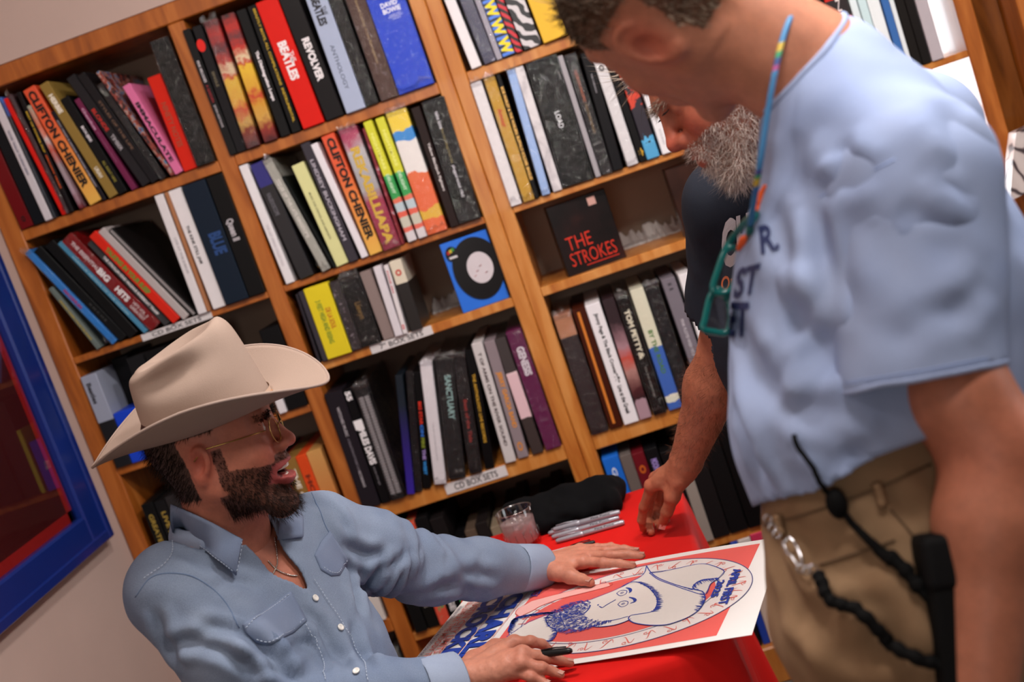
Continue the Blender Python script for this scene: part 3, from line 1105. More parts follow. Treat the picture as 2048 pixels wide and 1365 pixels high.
# daylight window behind the open fourth bay
w = struct('window_1', (1.30, .40, .5), (2.0, .44, 2.26), emit_mat('daylight_pane', 'f4faff', 9.0))
fr = plain('e9e9e4', .5)
for lo, hi in (((1.30, .385, .5), (1.345, .40, 2.26)), ((1.95, .385, .5), (2.0, .40, 2.26)), ((1.30, .385, 1.255), (2.0, .40, 1.29))):
    box('window_bar', lo, hi, fr, w, .003)

# ------------------------------------------------------------------ the bookcase
case = empty('bookcase', (.68, .17, 0), 'tall built-in honey oak bookcase full of boxed record sets', 'bookcase')
YB = .34
def stile(x0, x1, z0=.09, z1=2.213, mt=WOOD, y0=0.0, y1=YB, name='stile'):
    return box(name, (x0, y0, z0), (x1, y1, z1), mt, case, .003)
stile(-.632, -.578)
stile(0, .046)
stile(.624, .6645, mt=WOODB)
stile(.6655, .705, mt=WOODB)
stile(1.283, 1.3235, mt=WOODB)
stile(1.3245, 1.364, mt=WOODB)
stile(1.944, 1.988)
stile(2.0, 2.085, z0=FLOOR_Z, z1=2.264, mt=DARKWOOD, y0=.10, y1=.36, name='side_panel')
stile(2.087, 2.32, z0=FLOOR_Z, z1=2.264, y0=-.02, y1=.3, name='side_panel')
box('top_rail', (-.632, -.004, 2.213), (1.988, YB, 2.264), WOOD, case, .003)
box('plinth', (-.632, -.035, FLOOR_Z), (1.988, YB, .09), WOODB, case, .004)
SH = {}
for c, (x0, x1) in enumerate([(-.578, 0), (.046, .624), (.705, 1.283), (1.364, 1.944)], 1):
    rows = [(1.840, .03), (1.468, .018)]
    rows += [(1.139, .022), (.69, .025), (.488, .04)] if c == 1 else [(1.238, .025), (.809, .043), (.425, .025)]
    for r, (z, th) in enumerate(rows, 1):
        box('shelf', (x0 + .0005, 0.0, z - th), (x1 - .0005, YB, z), WOODB if c > 2 or (c == 2 and r > 2) else WOOD, case, .002)
        SH[(r, c)] = z
    SH[(6, c)] = .09
    if c < 4:
        box('back_panel', (x0, YB - .004, .09), (x1, YB + .004, 2.213), BACK, case, 0)


def paper_label(x0, x1, z0, z1, s, sx=.85, x_off=0):
    p = box('shelf_label', (x0, -.0035, z0), (x1, -.0005, z1), plain('d9d3d4', .6), case, 0)
    w_ = (x1 - x0)
    text(p, s, '3c3a3e', (x0 + w_ * .5 * (1 - sx) + x_off - .68, -.0042 - .17, z0 + (z1 - z0) * .2), (w_ * sx, 0, 0), (0, 0, (z1 - z0) * .6), bold=.01)


paper_label(.214, .392, 1.214, 1.238, '7" BOX SETS', .7)
paper_label(.276, .455, .776, .806, 'CD BOX SETS', .7)
paper_label(-.372, -.165, 1.449, 1.468, 'CD BOX SETS', .7)

# ------------------------------------------------------------------ box sets and albums
WRAP = clear_mat('shrink_wrap', 'fbfbfc', .05, 1.3, 1.0, 55, .0)
CRUMPLE = clear_mat('crumpled_wrap', 'f4f4f6', .12, 1.5, 1.0, 90, .12)


def hash_of(s):
    return sum(ord(c) * (i + 3) for i, c in enumerate(s))


SPECIAL = {
    'orange box fading to yellow with black capitals': lambda: ramp_mat('fade_orange', [(0, 'e8b450'), (.35, 'e5903f'), (.7, 'e2592f'), (1, 'dd4f2c')]),
    'red and yellow patterned box in thick shrink wrap': lambda: ramp_mat('redyellow', [(0, '4a1218'), (.12, '7c2a1c'), (.2, 'c8a050'), (.3, 'c03a24'), (.36, 'd9a030'), (.52, 'e0b63a'), (.56, 'c23a2a'), (.6, 'dcc6a0'), (.68, 'b02a20'), (.78, '5a3038'), (.88, 'b02420'), (1, '4a2228')], noise=.22, noise_scale=55),
    'red and yellow patterned box without loose wrap': lambda: ramp_mat('redyellow_b', [(0, '4a1218'), (.1, '8c2a20'), (.2, 'd0a04a'), (.3, 'd2952c'), (.36, 'c23424'), (.42, 'd9a030'), (.58, 'e8bc32'), (.62, 'c23a2a'), (.66, 'e4d0a8'), (.74, 'c02c22'), (.82, '6a3236'), (.9, 'b82820'), (1, '3a2226')], noise=.18, noise_scale=60),
    'black album with blue cap': lambda: ramp_mat('cap_blue', [(0, '20242c'), (.84, '2a4a92'), (.95, '2f62b4')], interp='CONSTANT'),
    'black box with blue cap on spine': lambda: ramp_mat('cap_violet', [(0, '1f1e22'), (.8, '2c2a78')], interp='CONSTANT'),
    'comic art box in yellow, white, blue and orange': lambda: ramp_mat('comic', [(0, 'e8642c'), (.12, 'e2b02c'), (.2, 'e8642c'), (.45, 'e86a34'), (.5, 'ece6e2'), (.74, 'ece6e2'), (.76, '2a8ad8'), (.84, 'f0d02c'), (1, 'f2d630')], interp='CONSTANT', noise=.16, noise_scale=22),
    'album with pink and white painted spine': lambda: ramp_mat('painted', [(0, '6e1c28'), (.15, 'a58a98'), (.4, '9c8c92'), (.55, 'c04a34'), (.65, 'cfc4c4'), (.8, 'd26440'), (1, '9aa090')], noise=.25, noise_scale=40),
    'red and silver wrapped box with gold capitals': lambda: ramp_mat('redsilver', [(0, '8c1f3c'), (.4, 'a12b4c'), (.5, 'a8a4a8'), (.8, 'c0bcc0'), (.92, 'b03a60'), (1, 'a02a50')], noise=.2, noise_scale=30),
    'thin album with speckled red and blue spine': lambda: pattern_mat('speckle', 'noise', [(0, '2a2026'), (.42, '8a3a30'), (.52, 'a8867a'), (.58, '2f6f9a'), (.66, '7a2a26')], 60),
    'blue rayed box with big yellow letters': lambda: pattern_mat('rays', 'waveZ', [(0, '1d2030'), (.4, '4f82e6')], 22, distort=1.5),
    'red and black zigzag box': lambda: pattern_mat('zigzag', 'diag', [(0, '1a1214'), (.45, 'cc2636')], 26, distort=3),
    'black and white swirl box': lambda: pattern_mat('swirl', 'diag', [(0, '26252a'), (.5, 'd2ccd0')], 14, distort=9),
    'slate blue wrapped box with white scratches': lambda: pattern_mat('scratch', 'noise', [(0, '33334a'), (.6, '3f3e58'), (.68, '9a98a8')], 22, distort=2, interp='LINEAR'),
    'dark box with red flames and blue foot': lambda: ramp_mat('flames', [(0, '4fa0d0'), (.16, '5ab0e0'), (.18, '28222e'), (.4, '2c2530'), (.5, 'd0402c'), (.6, '2a2430'), (.72, 'c83a2a'), (.85, '26303e'), (1, '2a2430')], interp='CONSTANT', noise=.3, noise_scale=60),
    'thick black box with peach corner': lambda: ramp_mat('peach', [(0, '241a1c'), (.8, '2a1d1d'), (.81, 'b07858'), (1, 'a86a50')], interp='CONSTANT'),
    'cream and blue box with daisies': lambda: ramp_mat('daisy', [(0, '3c62b4'), (.06, 'd8d8c8'), (.1, 'e0dccb'), (.12, '3c62b4'), (.5, '4068b8'), (.52, 'd9d6c0'), (1, 'dedac6')], interp='CONSTANT', noise=.05, noise_scale=60),
    'dark box with painted pink figure': lambda: ramp_mat('figure', [(0, 'a78894'), (.15, 'a78894'), (.16, '2c181c'), (.25, '4a2024'), (.4, 'b0807a'), (.5, 'c04a3c'), (.6, 'a8808a'), (.7, '7a5a62'), (.8, '2c1c22'), (1, '2a1a20')], noise=.12, noise_scale=50),
    'black box with cream top and red mark': lambda: ramp_mat('creamtop', [(0, '24201f'), (.66, '241c1c'), (.67, 'ded4c0')], interp='CONSTANT'),
    'white marbled box with rusty mark': lambda: pattern_mat('marble', 'noise', [(.3, 'b4aeb4'), (.5, 'd8d2d6'), (.7, 'e2dde0')], 14, distort=1.5, interp='LINEAR'),
    'brown box with torn pink label': lambda: ramp_mat('tornlabel', [(0, '3a302f'), (.3, '3a302f'), (.31, 'e0bcc4'), (.68, 'e4c4ca'), (.7, '3c3434')], interp='CONSTANT', noise=.02, noise_scale=80),
    'thin dark red album with pink patches': lambda: pattern_mat('patches', 'noise', [(0, '7c2028'), (.55, 'a84a5a'), (.62, 'b4aab0')], 40),
    'black box with pale swirls': lambda: pattern_mat('paleswirl', 'noise', [(0, '2b2429'), (.6, '2e272c'), (.66, '8c8088')], 30, distort=3),
    'pale grey album with shadowed spine': lambda: plain('b5abaa', .5),
    'deep violet blue box': lambda: ramp_mat('violet', [(0, '34209a'), (.4, '2a1c70'), (.75, '14202e'), (1, '101c26')]),
}
for tw in ('left', 'right'):
    SPECIAL['yellow box turning green then pink, %s of twins' % tw] = lambda tw=tw: ramp_mat('twin_' + tw, [(0, 'd6d0d4'), (.08, 'e06a5a'), (.12, 'c8c4b4'), (.2, 'e0604c'), (.25, 'b8c8d0'), (.32, 'e07058'), (.36, '2f9a4c'), (.52, '3aa858'), (.55, 'd3d22c'), (1, 'd9d82e')], interp='CONSTANT', noise=.03, noise_scale=70)
WRAPPED = {'red and yellow patterned box in thick shrink wrap', 'tall black box in shiny plastic', 'very wide bright blue box with white title',
           'brown box with gold script', 'plain black box in glossy wrap', 'grey album with pale capitals and torn wrap', 'red and silver wrapped box with gold capitals',
           'dark red box with white HITS lettering', 'dark grey box with dotted lines in wrap', 'black board leaning in crumpled wrap', 'white box in loose clear wrap',
           'thick charcoal box with teal script', 'black box beside the violet one', 'thick purple box with silver scrawl', 'white box in thick clear wrap',
           'mustard yellow box in shrink wrap', 'pale blue box in clear wrap', 'very thick black box with small white word', 'smoky grey box with coloured print', 'white box with small dark emblem',
           'black box with cream capitals', 'black box with pointed clear wrap', 'thick black box with peach corner', 'thick black box with white and gold print',
           'comic art box in yellow, white, blue and orange', 'slate blue wrapped box with white scratches', 'thin speckled grey album', 'black box with pale swirls', 'black box wrapped in dull plastic',
           'thin bright blue album with red print', 'thick black box with dull gold word', 'black box behind the teal glasses', 'dark box with faint red script', 'thin brown album in clear plastic'}
LOOSE = {'red and yellow patterned box in thick shrink wrap', 'thin bright blue album with red print', 'white box in loose clear wrap', 'black box with pointed clear wrap',
         'mustard yellow box in shrink wrap', 'very wide bright blue box with white title', 'thick charcoal box with teal script', 'dark grey box with dotted lines in wrap', 'white box in thick clear wrap', 'pale blue box in clear wrap'}
COLN = {1: 'left', 2: 'second', 3: 'third', 4: 'window'}
ROWN = {1: 'top', 2: 'second', 3: 'third', 4: 'fourth', 5: 'fifth', 6: 'lowest'}
ORD = ['', 'first', 'second', 'third', 'fourth', 'fifth', 'sixth', 'seventh', 'eighth', 'ninth', 'tenth', 'eleventh', 'twelfth', 'thirteenth', 'fourteenth', 'fifteenth',
       'sixteenth', 'seventeenth', 'eighteenth', 'nineteenth', 'twentieth']


def wrap_shell(w_, h_, d_, loose, seed):
    r = random.Random(seed)
    e = .0018
    lo, hi = (-e, -e - (.001 if not loose else .003), -e * .2), (w_ + e, d_, h_ + e + (.004 if loose else 0))
    bm = box_bm(lo, hi, .0015)
    V = np.array([v.co[:] for v in bm.verts])
    F = [[v.index for v in f.verts] for f in bm.faces]
    bm.free()
    parts = [(V, F)]
    if loose:                                   # crumpled corners standing off the case
        for (zc, s_) in ((h_, 1), (0.002, -1)):
            n = 7
            tip = []
            for k in range(n):
                x = -e + (w_ + 2 * e) * k / (n - 1)
                tip.append((x + r.uniform(-.004, .004), -.004 - r.uniform(0, .012), zc + (s_ * r.uniform(.002, .022) if s_ > 0 else r.uniform(-.001, .03))))
            base = [(-e + (w_ + 2 * e) * k / (n - 1), -.003, zc - s_ * .012) for k in range(n)]
            mid = [tuple((np.array(a) + np.array(b)) / 2 + np.array([0, -r.uniform(.002, .008), 0])) for a, b in zip(base, tip)]
            parts.append((np.array(base + mid + tip), [[j * n + k, j * n + k + 1, j * n + n + k + 1, j * n + n + k] for j in range(2) for k in range(n - 1)]))
    return parts[0], parts[1:]


def deep(h):
    """black printed board is blacker than it photographs"""
    c = [int(h[i:i + 2], 16) for i in (0, 2, 4)]
    v = max(c)
    if v - min(c) > 26:
        return h
    k = .62 if v < 64 else .8 if v < 100 else 1
    return ''.join('%02x' % int(int(h[i:i + 2], 16) * k) for i in (0, 2, 4))


def make_book(x0, z0, w_, h_, lean, col, look, label, tx, y0, depth=.315, group=None, name='box_set', cat='box set'):
    neg = lean < 0
    mt = SPECIAL[look]() if look in SPECIAL else plain(deep(col), .42, coat=.04, vary=.05, scale=40, spec=.16)
    ox = -w_ if neg else 0
    o = box(name, (ox, 0, 0), (ox + w_, depth, h_), mt, None, min(.0016, w_ * .2))
    th = math.radians(lean)
    o.location = (x0 + (w_ * math.cos(th) if neg else 0), y0, z0 + .0004)
    o.rotation_euler = (0, -th, 0)
    tag(o, label, cat, group)
    for (s, c, t0, t1, sz, ac) in tx:
        H = sz * w_
        text(o, s, c, (ox + w_ * ac - H / 2, -.0006, h_ * (1 - t0)), (0, 0, -(t1 - t0) * h_), (H, 0, 0), 'spine_lettering', .05 if sz >= .42 else .03 if sz > .25 else .008)
    if look in WRAPPED:
        (V, F), cr_ = wrap_shell(w_, h_, depth, look in LOOSE or hash_of(look) % 3 == 0, look)
        sw = put('shrink_wrap', V + np.array([ox, 0, 0]), F, WRAP, o, False, local=True)
        for c_ in cr_:
            put('wrap_corner', c_[0] + np.array([ox, 0, 0]), c_[1], CRUMPLE, sw, False, local=True)
    return o


def settle(rows):
    """push neighbours apart so that leaning spines touch without crossing"""
    rows = [list(r) for r in rows]
    for a, b in zip(rows, rows[1:]):
        for z in (0.0, .15, .29):
            ra = a[1] + a[2] / math.cos(math.radians(a[4])) - math.tan(math.radians(a[4])) * z
            lb = b[1] - math.tan(math.radians(b[4])) * z
            if ra > lb - .0008:
                over = ra - lb + .0008
                cut = min(over, max(0, a[2] - .007))
                a[2] -= cut
                if over - cut > 0:
                    b[1] += over - cut
    return rows


BAYS = {}
for b in BOOKS:
    BAYS.setdefault(b[0], []).append(b)
for key, rows in BAYS.items():
    r, c = int(key[0]), int(key[1])
    rr = random.Random(key)
    for i, (_, x, w_, h_, lean, col, look, tx) in enumerate(settle(rows), 1):
        small = key == '32'
        cap = {'11': .345, '12': .345, '21': .338, '22': .338, '23': .338, '13': .338, '32': .202, '42': .348, '43': .352}[key]
        label = '%s, %s from left in %s %s bay' % (look, ORD[i], ROWN[r], COLN[c])
        make_book(x, SH[(r, c)], w_, min(h_, cap), lean, col, look, label, tx, -.012 + rr.uniform(-.004, .006), .19 if small else .31, '%s bay, %s shelf records' % (COLN[c], ROWN[r]))
# the very wide blue box carries its title across the front
bb = [o for o in COL.objects if o.get('label', '').startswith('very wide bright blue')][0]
for s, z, x, L, H in (('DAVID', .222, .030, .045, .013), ('BOWIE', .206, .031, .048, .013), ('I CAN\'T GIVE', .198, .044, .03, .003), ('EVERYTHING AWAY', .193, .040, .04, .003), ('2002-2016', .187, .049, .022, .003)):
    text(bb, s, 'eef0fa', (x - .097, -.0006, z), (L, 0, 0), (0, 0, H), 'spine_lettering', .03 if H > .01 else .006)

# rows partly hidden by the people, the table and the hat
EXTRA = {
    (3, 1): [(-.574, .046, .272, 0, 'a', 'spine half pale grey and half black', [('Beatles', '26242a', .08, .3, .3, .35)]),
             (-.528, .052, .285, 0, '1d1b1e', 'big black box behind the small blue one', []),
             (-.45, .014, .19, 0, 'c8c040', 'thin yellow slip beside the small blue box', []),
             (-.434, .05, .28, 0, '2b2a2e', 'charcoal box half behind the hat crown', []),
             (-.38, .06, .28, 0, '1c1b1d', 'black box wholly behind the hat crown', []),
             (-.315, .06, .27, 0, '26262a', 'dark box behind the crease of the hat', []),
             (-.25, .05, .28, 0, '19181b', 'black box above the hat brim', []),
             (-.084, .022, .11, 0, 'e2dde2', 'short white box over the hat brim front', []),
             (-.058, .056, .235, 0, '17171a', 'thick black box over the hat brim front', [])],
    (4, 1): [(-.548, .034, .33, 0, '1b1a1d', 'black box with gold print behind the collar', [('GREATEST HITS', 'a58a3c', .1, .6, .4, .5)]),
             (-.512, .034, .325, 0, '232226', 'second black box with gold print behind the collar', [('LIVE RECORD', 'a58a3c', .1, .6, .4, .5)]),
             (-.476, .04, .33, 0, 'b', 'black box with pink band behind the collar', []),
             (-.434, .05, .32, 0, '1d1c20', 'black box behind the nape of the neck', []),
             (-.38, .055, .325, 0, '2a2026', 'dark plum box behind the head', []),
             (-.322, .05, .32, 0, '1b1d22', 'navy box behind the head', []),
             (-.268, .05, .325, 0, '201c1e', 'dark brown box behind the head', []),
             (-.214, .045, .32, 0, '17171a', 'black box behind the sunlit nose', []),
             (-.166, .028, .325, 0, '2c2428', 'dark grey box behind the open mouth', []),
             (-.137, .012, .32, 0, 'c23a34', 'thin red and white album beside the open mouth', []),
             (-.1245, .037, .323, 0, '8f6a34', 'tan box with white capitals beside the chin', [('THE CURRENT', 'efe6d8', .1, .75, .4, .5)]),
             (-.087, .03, .322, 0, 'd94a1e', 'orange box with brown letters above the shoulder', [('HOTTEST', '7a2a14', .18, .7, .45, .5)]),
             (-.0565, .042, .322, 0, 'c', 'sandy box fading to rust above the shoulder', [])],
    (5, 2): [(.06, .034, .315, 0, '1a1a1c', 'black box below the bent sleeve', [('HARD CASE', '8a868c', .05, .2, .3, .5)]),
             (.096, .034, .31, 0, '1d1a19', 'black box with dull gold print under the sleeve', [('TALES OF POWER', '8a742c', .1, .45, .4, .5), ('LIVE', 'b0a8a4', .55, .8, .4, .5)]),
             (.132, .032, .31, 0, 'd', 'coral box with green flecks under the sleeve', []),
             (.166, .036, .315, 0, '17171a', 'black box with white scrawl under the cuff', [('AGE', 'd8d4d8', .7, .9, .5, .5)]),
             (.205, .04, .30, 0, '2a2426', 'dark box with bright green mark near table', [('X', '2fb45a', .72, .84, .8, .5)])] +
            [(.25 + .036 * i, .033, .225 + .012 * (i % 3), 0, ['1c1b1e', '5c4c40', '332a2a', '8a7a66', '242226', '3c3634', '6a5a50', '2a2628', '1e1d20', '4a3c34'][i], k + ' record deep under the tabletop', [])
             for i, k in enumerate(['black', 'brown', 'maroon', 'beige', 'dark grey', 'umber', 'taupe', 'charcoal', 'jet', 'coffee'])],
    (5, 3): [(.712, .046, .312, 0, '1f6ad2', 'bright blue box peeping over the red table', [('GHOST', 'd8e4f4', .1, .5, .3, .5)]),
             (.76, .032, .305, 0, '6a605c', 'taupe box beside the bright blue one', []),
             (.793, .034, .30, 0, '6a1620', 'maroon box with orange mark behind the table', [('O', 'c8601c', .12, .2, .5, .5)]),
             (.829, .036, .30, 0, '1b1a1f', 'black box with violet print behind the table', [('MOON SHOT', 'a08ad0', .1, .3, .5, .5)]),
             (.868, .034, .28, 0, '1d1b1d', 'plain black box left of the hairy wrist', []),
             (.904, .03, .25, 0, '9a9088', 'stone grey box under the hairy wrist', []),
             (.936, .045, .30, 0, '2b2628', 'charcoal record with faint pink mark', []),
             (.983, .05, .305, 0, '1d1a1c', 'tall black record by the blue shirt hem', []),
             (1.035, .05, .30, 0, '121113', 'tallest black record with white top edge', []),
             (1.088, .05, .29, 0, '1a1719', 'black record hidden by the blue shirt', [])],
    (6, 3): [(.972, .02, .31, 0, '2744a8', 'thin blue album on the bottom plinth', []),
             (.993, .036, .31, 0, 'e', 'cream album with red band on bottom plinth', []),
             (1.03, .036, .315, 0, 'c8365a', 'pink album on the bottom plinth', [('HEART', 'e8a0b4', .72, .95, .5, .5)]),
             (.93, .038, .30, 0, '2a2426', 'dark album behind the table skirt', [])],
    (5, 1): [(-.20, .19, .2, 0, 'd6cdc8', 'large white box standing on low left shelf', [])],
    (6, 1): [(-.30 + .029 * i, .027, .30, 0, ['8f8a80', '5e706a', 'a59a90', '4c5a58', 'b8aca4', '77706a', '8c8078', '5a5652', 'a8a098', '6a6a66'][i], k + ' record on the lowest left shelf', [])
             for i, k in enumerate(['stone', 'sea green', 'oatmeal', 'slate', 'bone', 'pewter', 'mushroom', 'graphite', 'ash', 'olive grey'])],
    (2, 4): [(1.385, .05, .33, 0, '23408a', 'blue box behind the necks', []),
             (1.437, .06, .33, 0, '2a2a30', 'charcoal box behind the necks', []),
             (1.50, .05, .33, 0, 'c0a040', 'ochre box behind the necks', []),
             (1.553, .048, .32, 0, '2f62c4', 'blue woven pattern box above the tanned neck', []),
             (1.603, .03, .325, 0, '101218', 'black box above the tanned neck', []),
             (1.635, .055, .33, 0, 'f', 'red and black striped box above the neck', [('NUMBER', 'e8d8d8', .3, .9, .2, .55)]),
             (1.694, .018, .32, 0, 'e4eef2', 'white album beside the striped box', []),
             (1.714, .02, .32, 0, 'cfe6ea', 'pale aqua album against the window', []),
             (1.736, .03, .32, 0, 'eef2f4', 'whitest album against the window', []),
             (1.769, .018, .33, 0, '3f6cae', 'thin blue album against the window', []),
             (1.789, .012, .32, 0, 'e8ecee', 'thin white album left of the twin black ones', []),
             (1.803, .022, .335, 0, '2c2622', 'left one of two black albums against window', []),
             (1.827, .022, .335, 0, '2a2522', 'right one of two black albums against window', []),
             (1.852, .03, .325, 0, 'b9aeb4', 'lilac grey album against the window', [])],
}
SP2 = {'a': lambda: ramp_mat('greyblack', [(0, '19191c'), (.5, '9aa0b4')], interp='CONSTANT'),
       'b': lambda: ramp_mat('pinkband', [(0, '1c1a1d'), (.62, 'd0386c'), (.78, '201e20')], interp='CONSTANT'),
       'c': lambda: ramp_mat('sandy', [(0, 'c0502a'), (.5, 'c87a3e'), (1, 'cf9a58')], noise=.1),
       'd': lambda: pattern_mat('coral', 'noise', [(0, 'd8503c'), (.56, 'c87058'), (.62, '4a9a50')], 50),
       'e': lambda: ramp_mat('redband', [(0, 'd6c0b0'), (.5, 'd6c0b0'), (.52, 'b82a2c'), (.6, 'd8d0cc')], interp='CONSTANT'),
       'f': lambda: ramp_mat('stripes', [(0, '2c2426'), (.1, 'd0281e'), (.24, '2c2426'), (.4, 'd0281e'), (.55, '2c2426'), (.7, 'd0281e'), (.85, '2c2426')], interp='CONSTANT')}
for (r, c), rows in EXTRA.items():
    for i, (x, w_, h_, lean, col, look, tx) in enumerate(rows):
        if col in SP2:
            SPECIAL[look] = SP2[col]
        if r == 3 and look.startswith('big black'):
            y0 = .12
        else:
            y0 = -.010 + random.uniform(-.004, .006)
        make_book(x, SH[(r, c)], w_, h_, lean, col, look, look + ', %s %s bay' % (ROWN[r], COLN[c]), tx, y0, .20 if r == 3 else .30 if c < 4 else .30, '%s bay, %s shelf records' % (COLN[c], ROWN[r]))
make_book(-.5255, SH[(3, 1)], .068, .148, 0, '1c43c9', 'small bright blue box', 'small bright blue box with white title beside the hat crown', [], -.012, .12)
bs = [o for o in COL.objects if o.get('label', '').startswith('small bright blue box with')][0]
text(bs, 'DAVID', 'e6e8f4', (.012, -.0006, .075), (.036, 0, 0), (0, 0, .01), 'spine_lettering', .03)
text(bs, 'BOWIE', 'e6e8f4', (.012, -.0006, .062), (.038, 0, 0), (0, 0, .01), 'spine_lettering', .03)


# box standing face out with red title, and its dark neighbour
def face_box(name, x, y, z, w_, d_, h_, yaw, mt, label):
    o = box(name, (0, 0, 0), (w_, d_, h_), mt, None, .0015)
    o.location = (x, y, z + .0004)
    o.rotation_euler = (0, 0, yaw)
    return tag(o, label, 'box set')


fb = face_box('single_box', .787, .02, 1.238, .166, .06, .196, math.radians(7), pattern_mat('redblack', 'noise', [(.35, '0e0b0b'), (.55, '1c1010'), (.7, '351814')], 9, interp='LINEAR', rough=.3), 'black box with red capitals standing face out on third shelf')
for s, x, z, L, H in (('THE', .022, .066, .07, .036), ('STROKES', .020, .022, .128, .036)):
    text(fb, s, 'd8311c', (x, -.0007, z), (L, 0, 0), (0, 0, H), 'front_lettering', -.008)
box('underline', (.058, -.0012, .014), (.15, -.0002, .0165), plain('c62c1a', .5), fb, 0, local=True)
box('price_sticker', (.112, -.0012, .164), (.134, -.0002, .186), plain('c89a90', .5), fb, 0, local=True)
fb2 = face_box('single_box', 1.118, .03, 1.238, .15, .05, .19, math.radians(4), pattern_mat('brownbox', 'noise', [(.35, '2a1712'), (.6, '3a2018')], 12, interp='LINEAR', rough=.3), 'dark brown box with pale sticker behind the grey beard')
box('price_sticker', (.03, -.0012, .06), (.055, -.0002, .085), plain('cdbab2', .5), fb2, 0, local=True)

# blue seven inch box with a record on its face
rb = face_box('record_box', .486, .005, 1.238, .132, .055, .196, math.radians(6), plain('2a6fdc', .3, coat=.3), 'bright blue box with black record on its face, third shelf')
DISC = plain('141214', .25, vary=.1, coat=.3)


def disc(r, y, th, n, mt, name, parent, c, sx=1.0):
    V, F = lathe([(0, -th), (r, -th), (r, 0), (0, 0)], n)
    V = np.stack([c[0] + V[:, 0] * sx, c[1] + V[:, 2] + y, c[2] + V[:, 1]], 1)
    return put(name, V, F, mt, parent, False, local=True)


d1 = disc(.086, -.0005, .003, 48, DISC, 'record', rb, (.078, 0, .104), .78)
dl = disc(.043, -.004, .001, 32, plain('cfc6cc', .5), 'record_label', d1, (.084, 0, .104), .82)
for i in range(7):
    x, z = .062 + .009 * (i % 4) + .002 * i, .085 + .011 * (i % 3)
    put('printed_mark', *tube([(x, -.0054, z), (x + .006, -.0054, z + .003)], .0008, 5), plain('8c848a' if i % 2 else 'b0505a', .5), d1, False, local=True)
st = disc(.02, -.0042, .0008, 24, plain('171517', .4), 'sticker', rb, (.024, 0, .163), .85)
for i, c in enumerate(('b0202a', 'c0b030', '3a8a40')):
    box('sticker_stripe', (.012 + .007 * i, -.0058, .163 + .003 * i), (.019 + .007 * i, -.005, .172 + .003 * i), plain(c, .5), st, 0, local=True)
box('sticker_stripe', (.014, -.0058, .150), (.036, -.005, .156), plain('d0ccd0', .5), st, 0, local=True)


# torn white paper lying at the back of the third shelves
def torn_paper(x0, x1, z, label, h_):
    r = random.Random(label)
    n = int((x1 - x0) / .008)
    top = [(x0 + (x1 - x0) * i / n, YB - .02 - r.uniform(0, .012), z + h_ * (.4 + .6 * r.random())) for i in range(n + 1)]
    bot = [(x0 + (x1 - x0) * i / n, YB - .10 + r.uniform(-.01, .01), z + .001) for i in range(n + 1)]
    mid = [(a[0], (a[1] + b[1]) / 2 + r.uniform(-.006, .006), z + .006 + r.random() * .01) for a, b in zip(top, bot)]
    V = np.array(top + mid + bot)
    F = [[j * (n + 1) + i, j * (n + 1) + i + 1, (j + 1) * (n + 1) + i + 1, (j + 1) * (n + 1) + i] for j in range(2) for i in range(n)]
    o = put('torn_paper', V, F, plain('e4ddda', .7), None, False)
    sm = o.modifiers.new('s', 'SOLIDIFY')
    sm.thickness = .001
    tag(o, label, 'paper')


torn_paper(.955, 1.27, 1.238, 'torn white paper at the back beside the red lettered box', .05)
torn_paper(.372, .50, 1.238, 'torn white paper at the back beside the blue record box', .05)

# silver scrollwork tin standing out at the right edge
tin = put('scroll_tin', np.array([(x, y, z) for x, z in ((1.912, 1.075), (2.14, 1.11), (2.14, 1.255), (1.972, 1.235), (1.945, 1.17)) for y in (-.10, -.045)]),
          [[0, 2, 4, 6, 8], [9, 7, 5, 3, 1], [0, 1, 3, 2], [2, 3, 5, 4], [4, 5, 7, 6], [6, 7, 9, 8], [8, 9, 1, 0]],
          pattern_mat('scrollwork', 'diag', [(0, '3a3034'), (.12, '8c7c7c'), (.2, 'c8bab6'), (.9, 'cfc2be')], 9, distort=14, rough=.4, interp='LINEAR'), None, False)
tag(tin, 'silver box with dark scrollwork hung on the right oak panel', 'box')
box('hanging_hook', (2.0, -.05, 1.16), (2.02, -.018, 1.18), plain('8a8078', .3, 1), tin, .002)

# ------------------------------------------------------------------ blue framed picture on the left wall
pf = empty('picture_frame', (-.634, -.75, 1.4), 'deep blue wooden picture frame with dark red picture on left wall', 'picture frame')
BLUE = plain('0d2670', .35, vary=.08, scale=12, coat=.2)
y1, y0, z0, z1, fw = -.125, -1.45, .985, 1.98, .115
for lo, hi in (((y1 - fw, z0), (y1, z1)), ((y0, z0), (y0 + fw, z1)), ((y0 + fw, z0), (y1 - fw, z0 + fw * .82)), ((y0 + fw, z1 - fw), (y1 - fw, z1))):
    b = box('frame_rail', (-.634, lo[0], lo[1]), (-.602, hi[0], hi[1]), BLUE, pf, .006)
for lo, hi in (((y1 - .03, z0 + .0), (y1, z1)), ((y0, z0), (y1 - .0305, z0 + .028))):
    box('frame_moulding', (-.634, lo[0], lo[1]), (-.596, hi[0], hi[1]), BLUE, pf, .004)
for lo, hi in (((y1 - fw - .03, z0 + fw * .8), (y1 - fw, z1 - fw)), ((y0 + fw, z0 + fw * .8), (y1 - fw, z0 + fw * .8 + .03))):
    box('red_mat', (-.632, lo[0], lo[1]), (-.6265, hi[0], hi[1]), plain('a81c1a', .6, scale=8), pf, 0)
box('picture', (-.6335, y0 + fw, z0 + fw * .8), (-.628, y1 - fw, z1 - fw), plain('4a0c0f', .6, vary=.2, scale=5), pf, 0)
box('glass_pane', (-.622, y0 + fw - .002, z0 + fw * .8), (-.619, y1 - fw + .002, z1 - fw + .002), clear_mat('frame_glass', 'f4f4f4', .02, 1.2, 0, 1, .02), pf, 0)
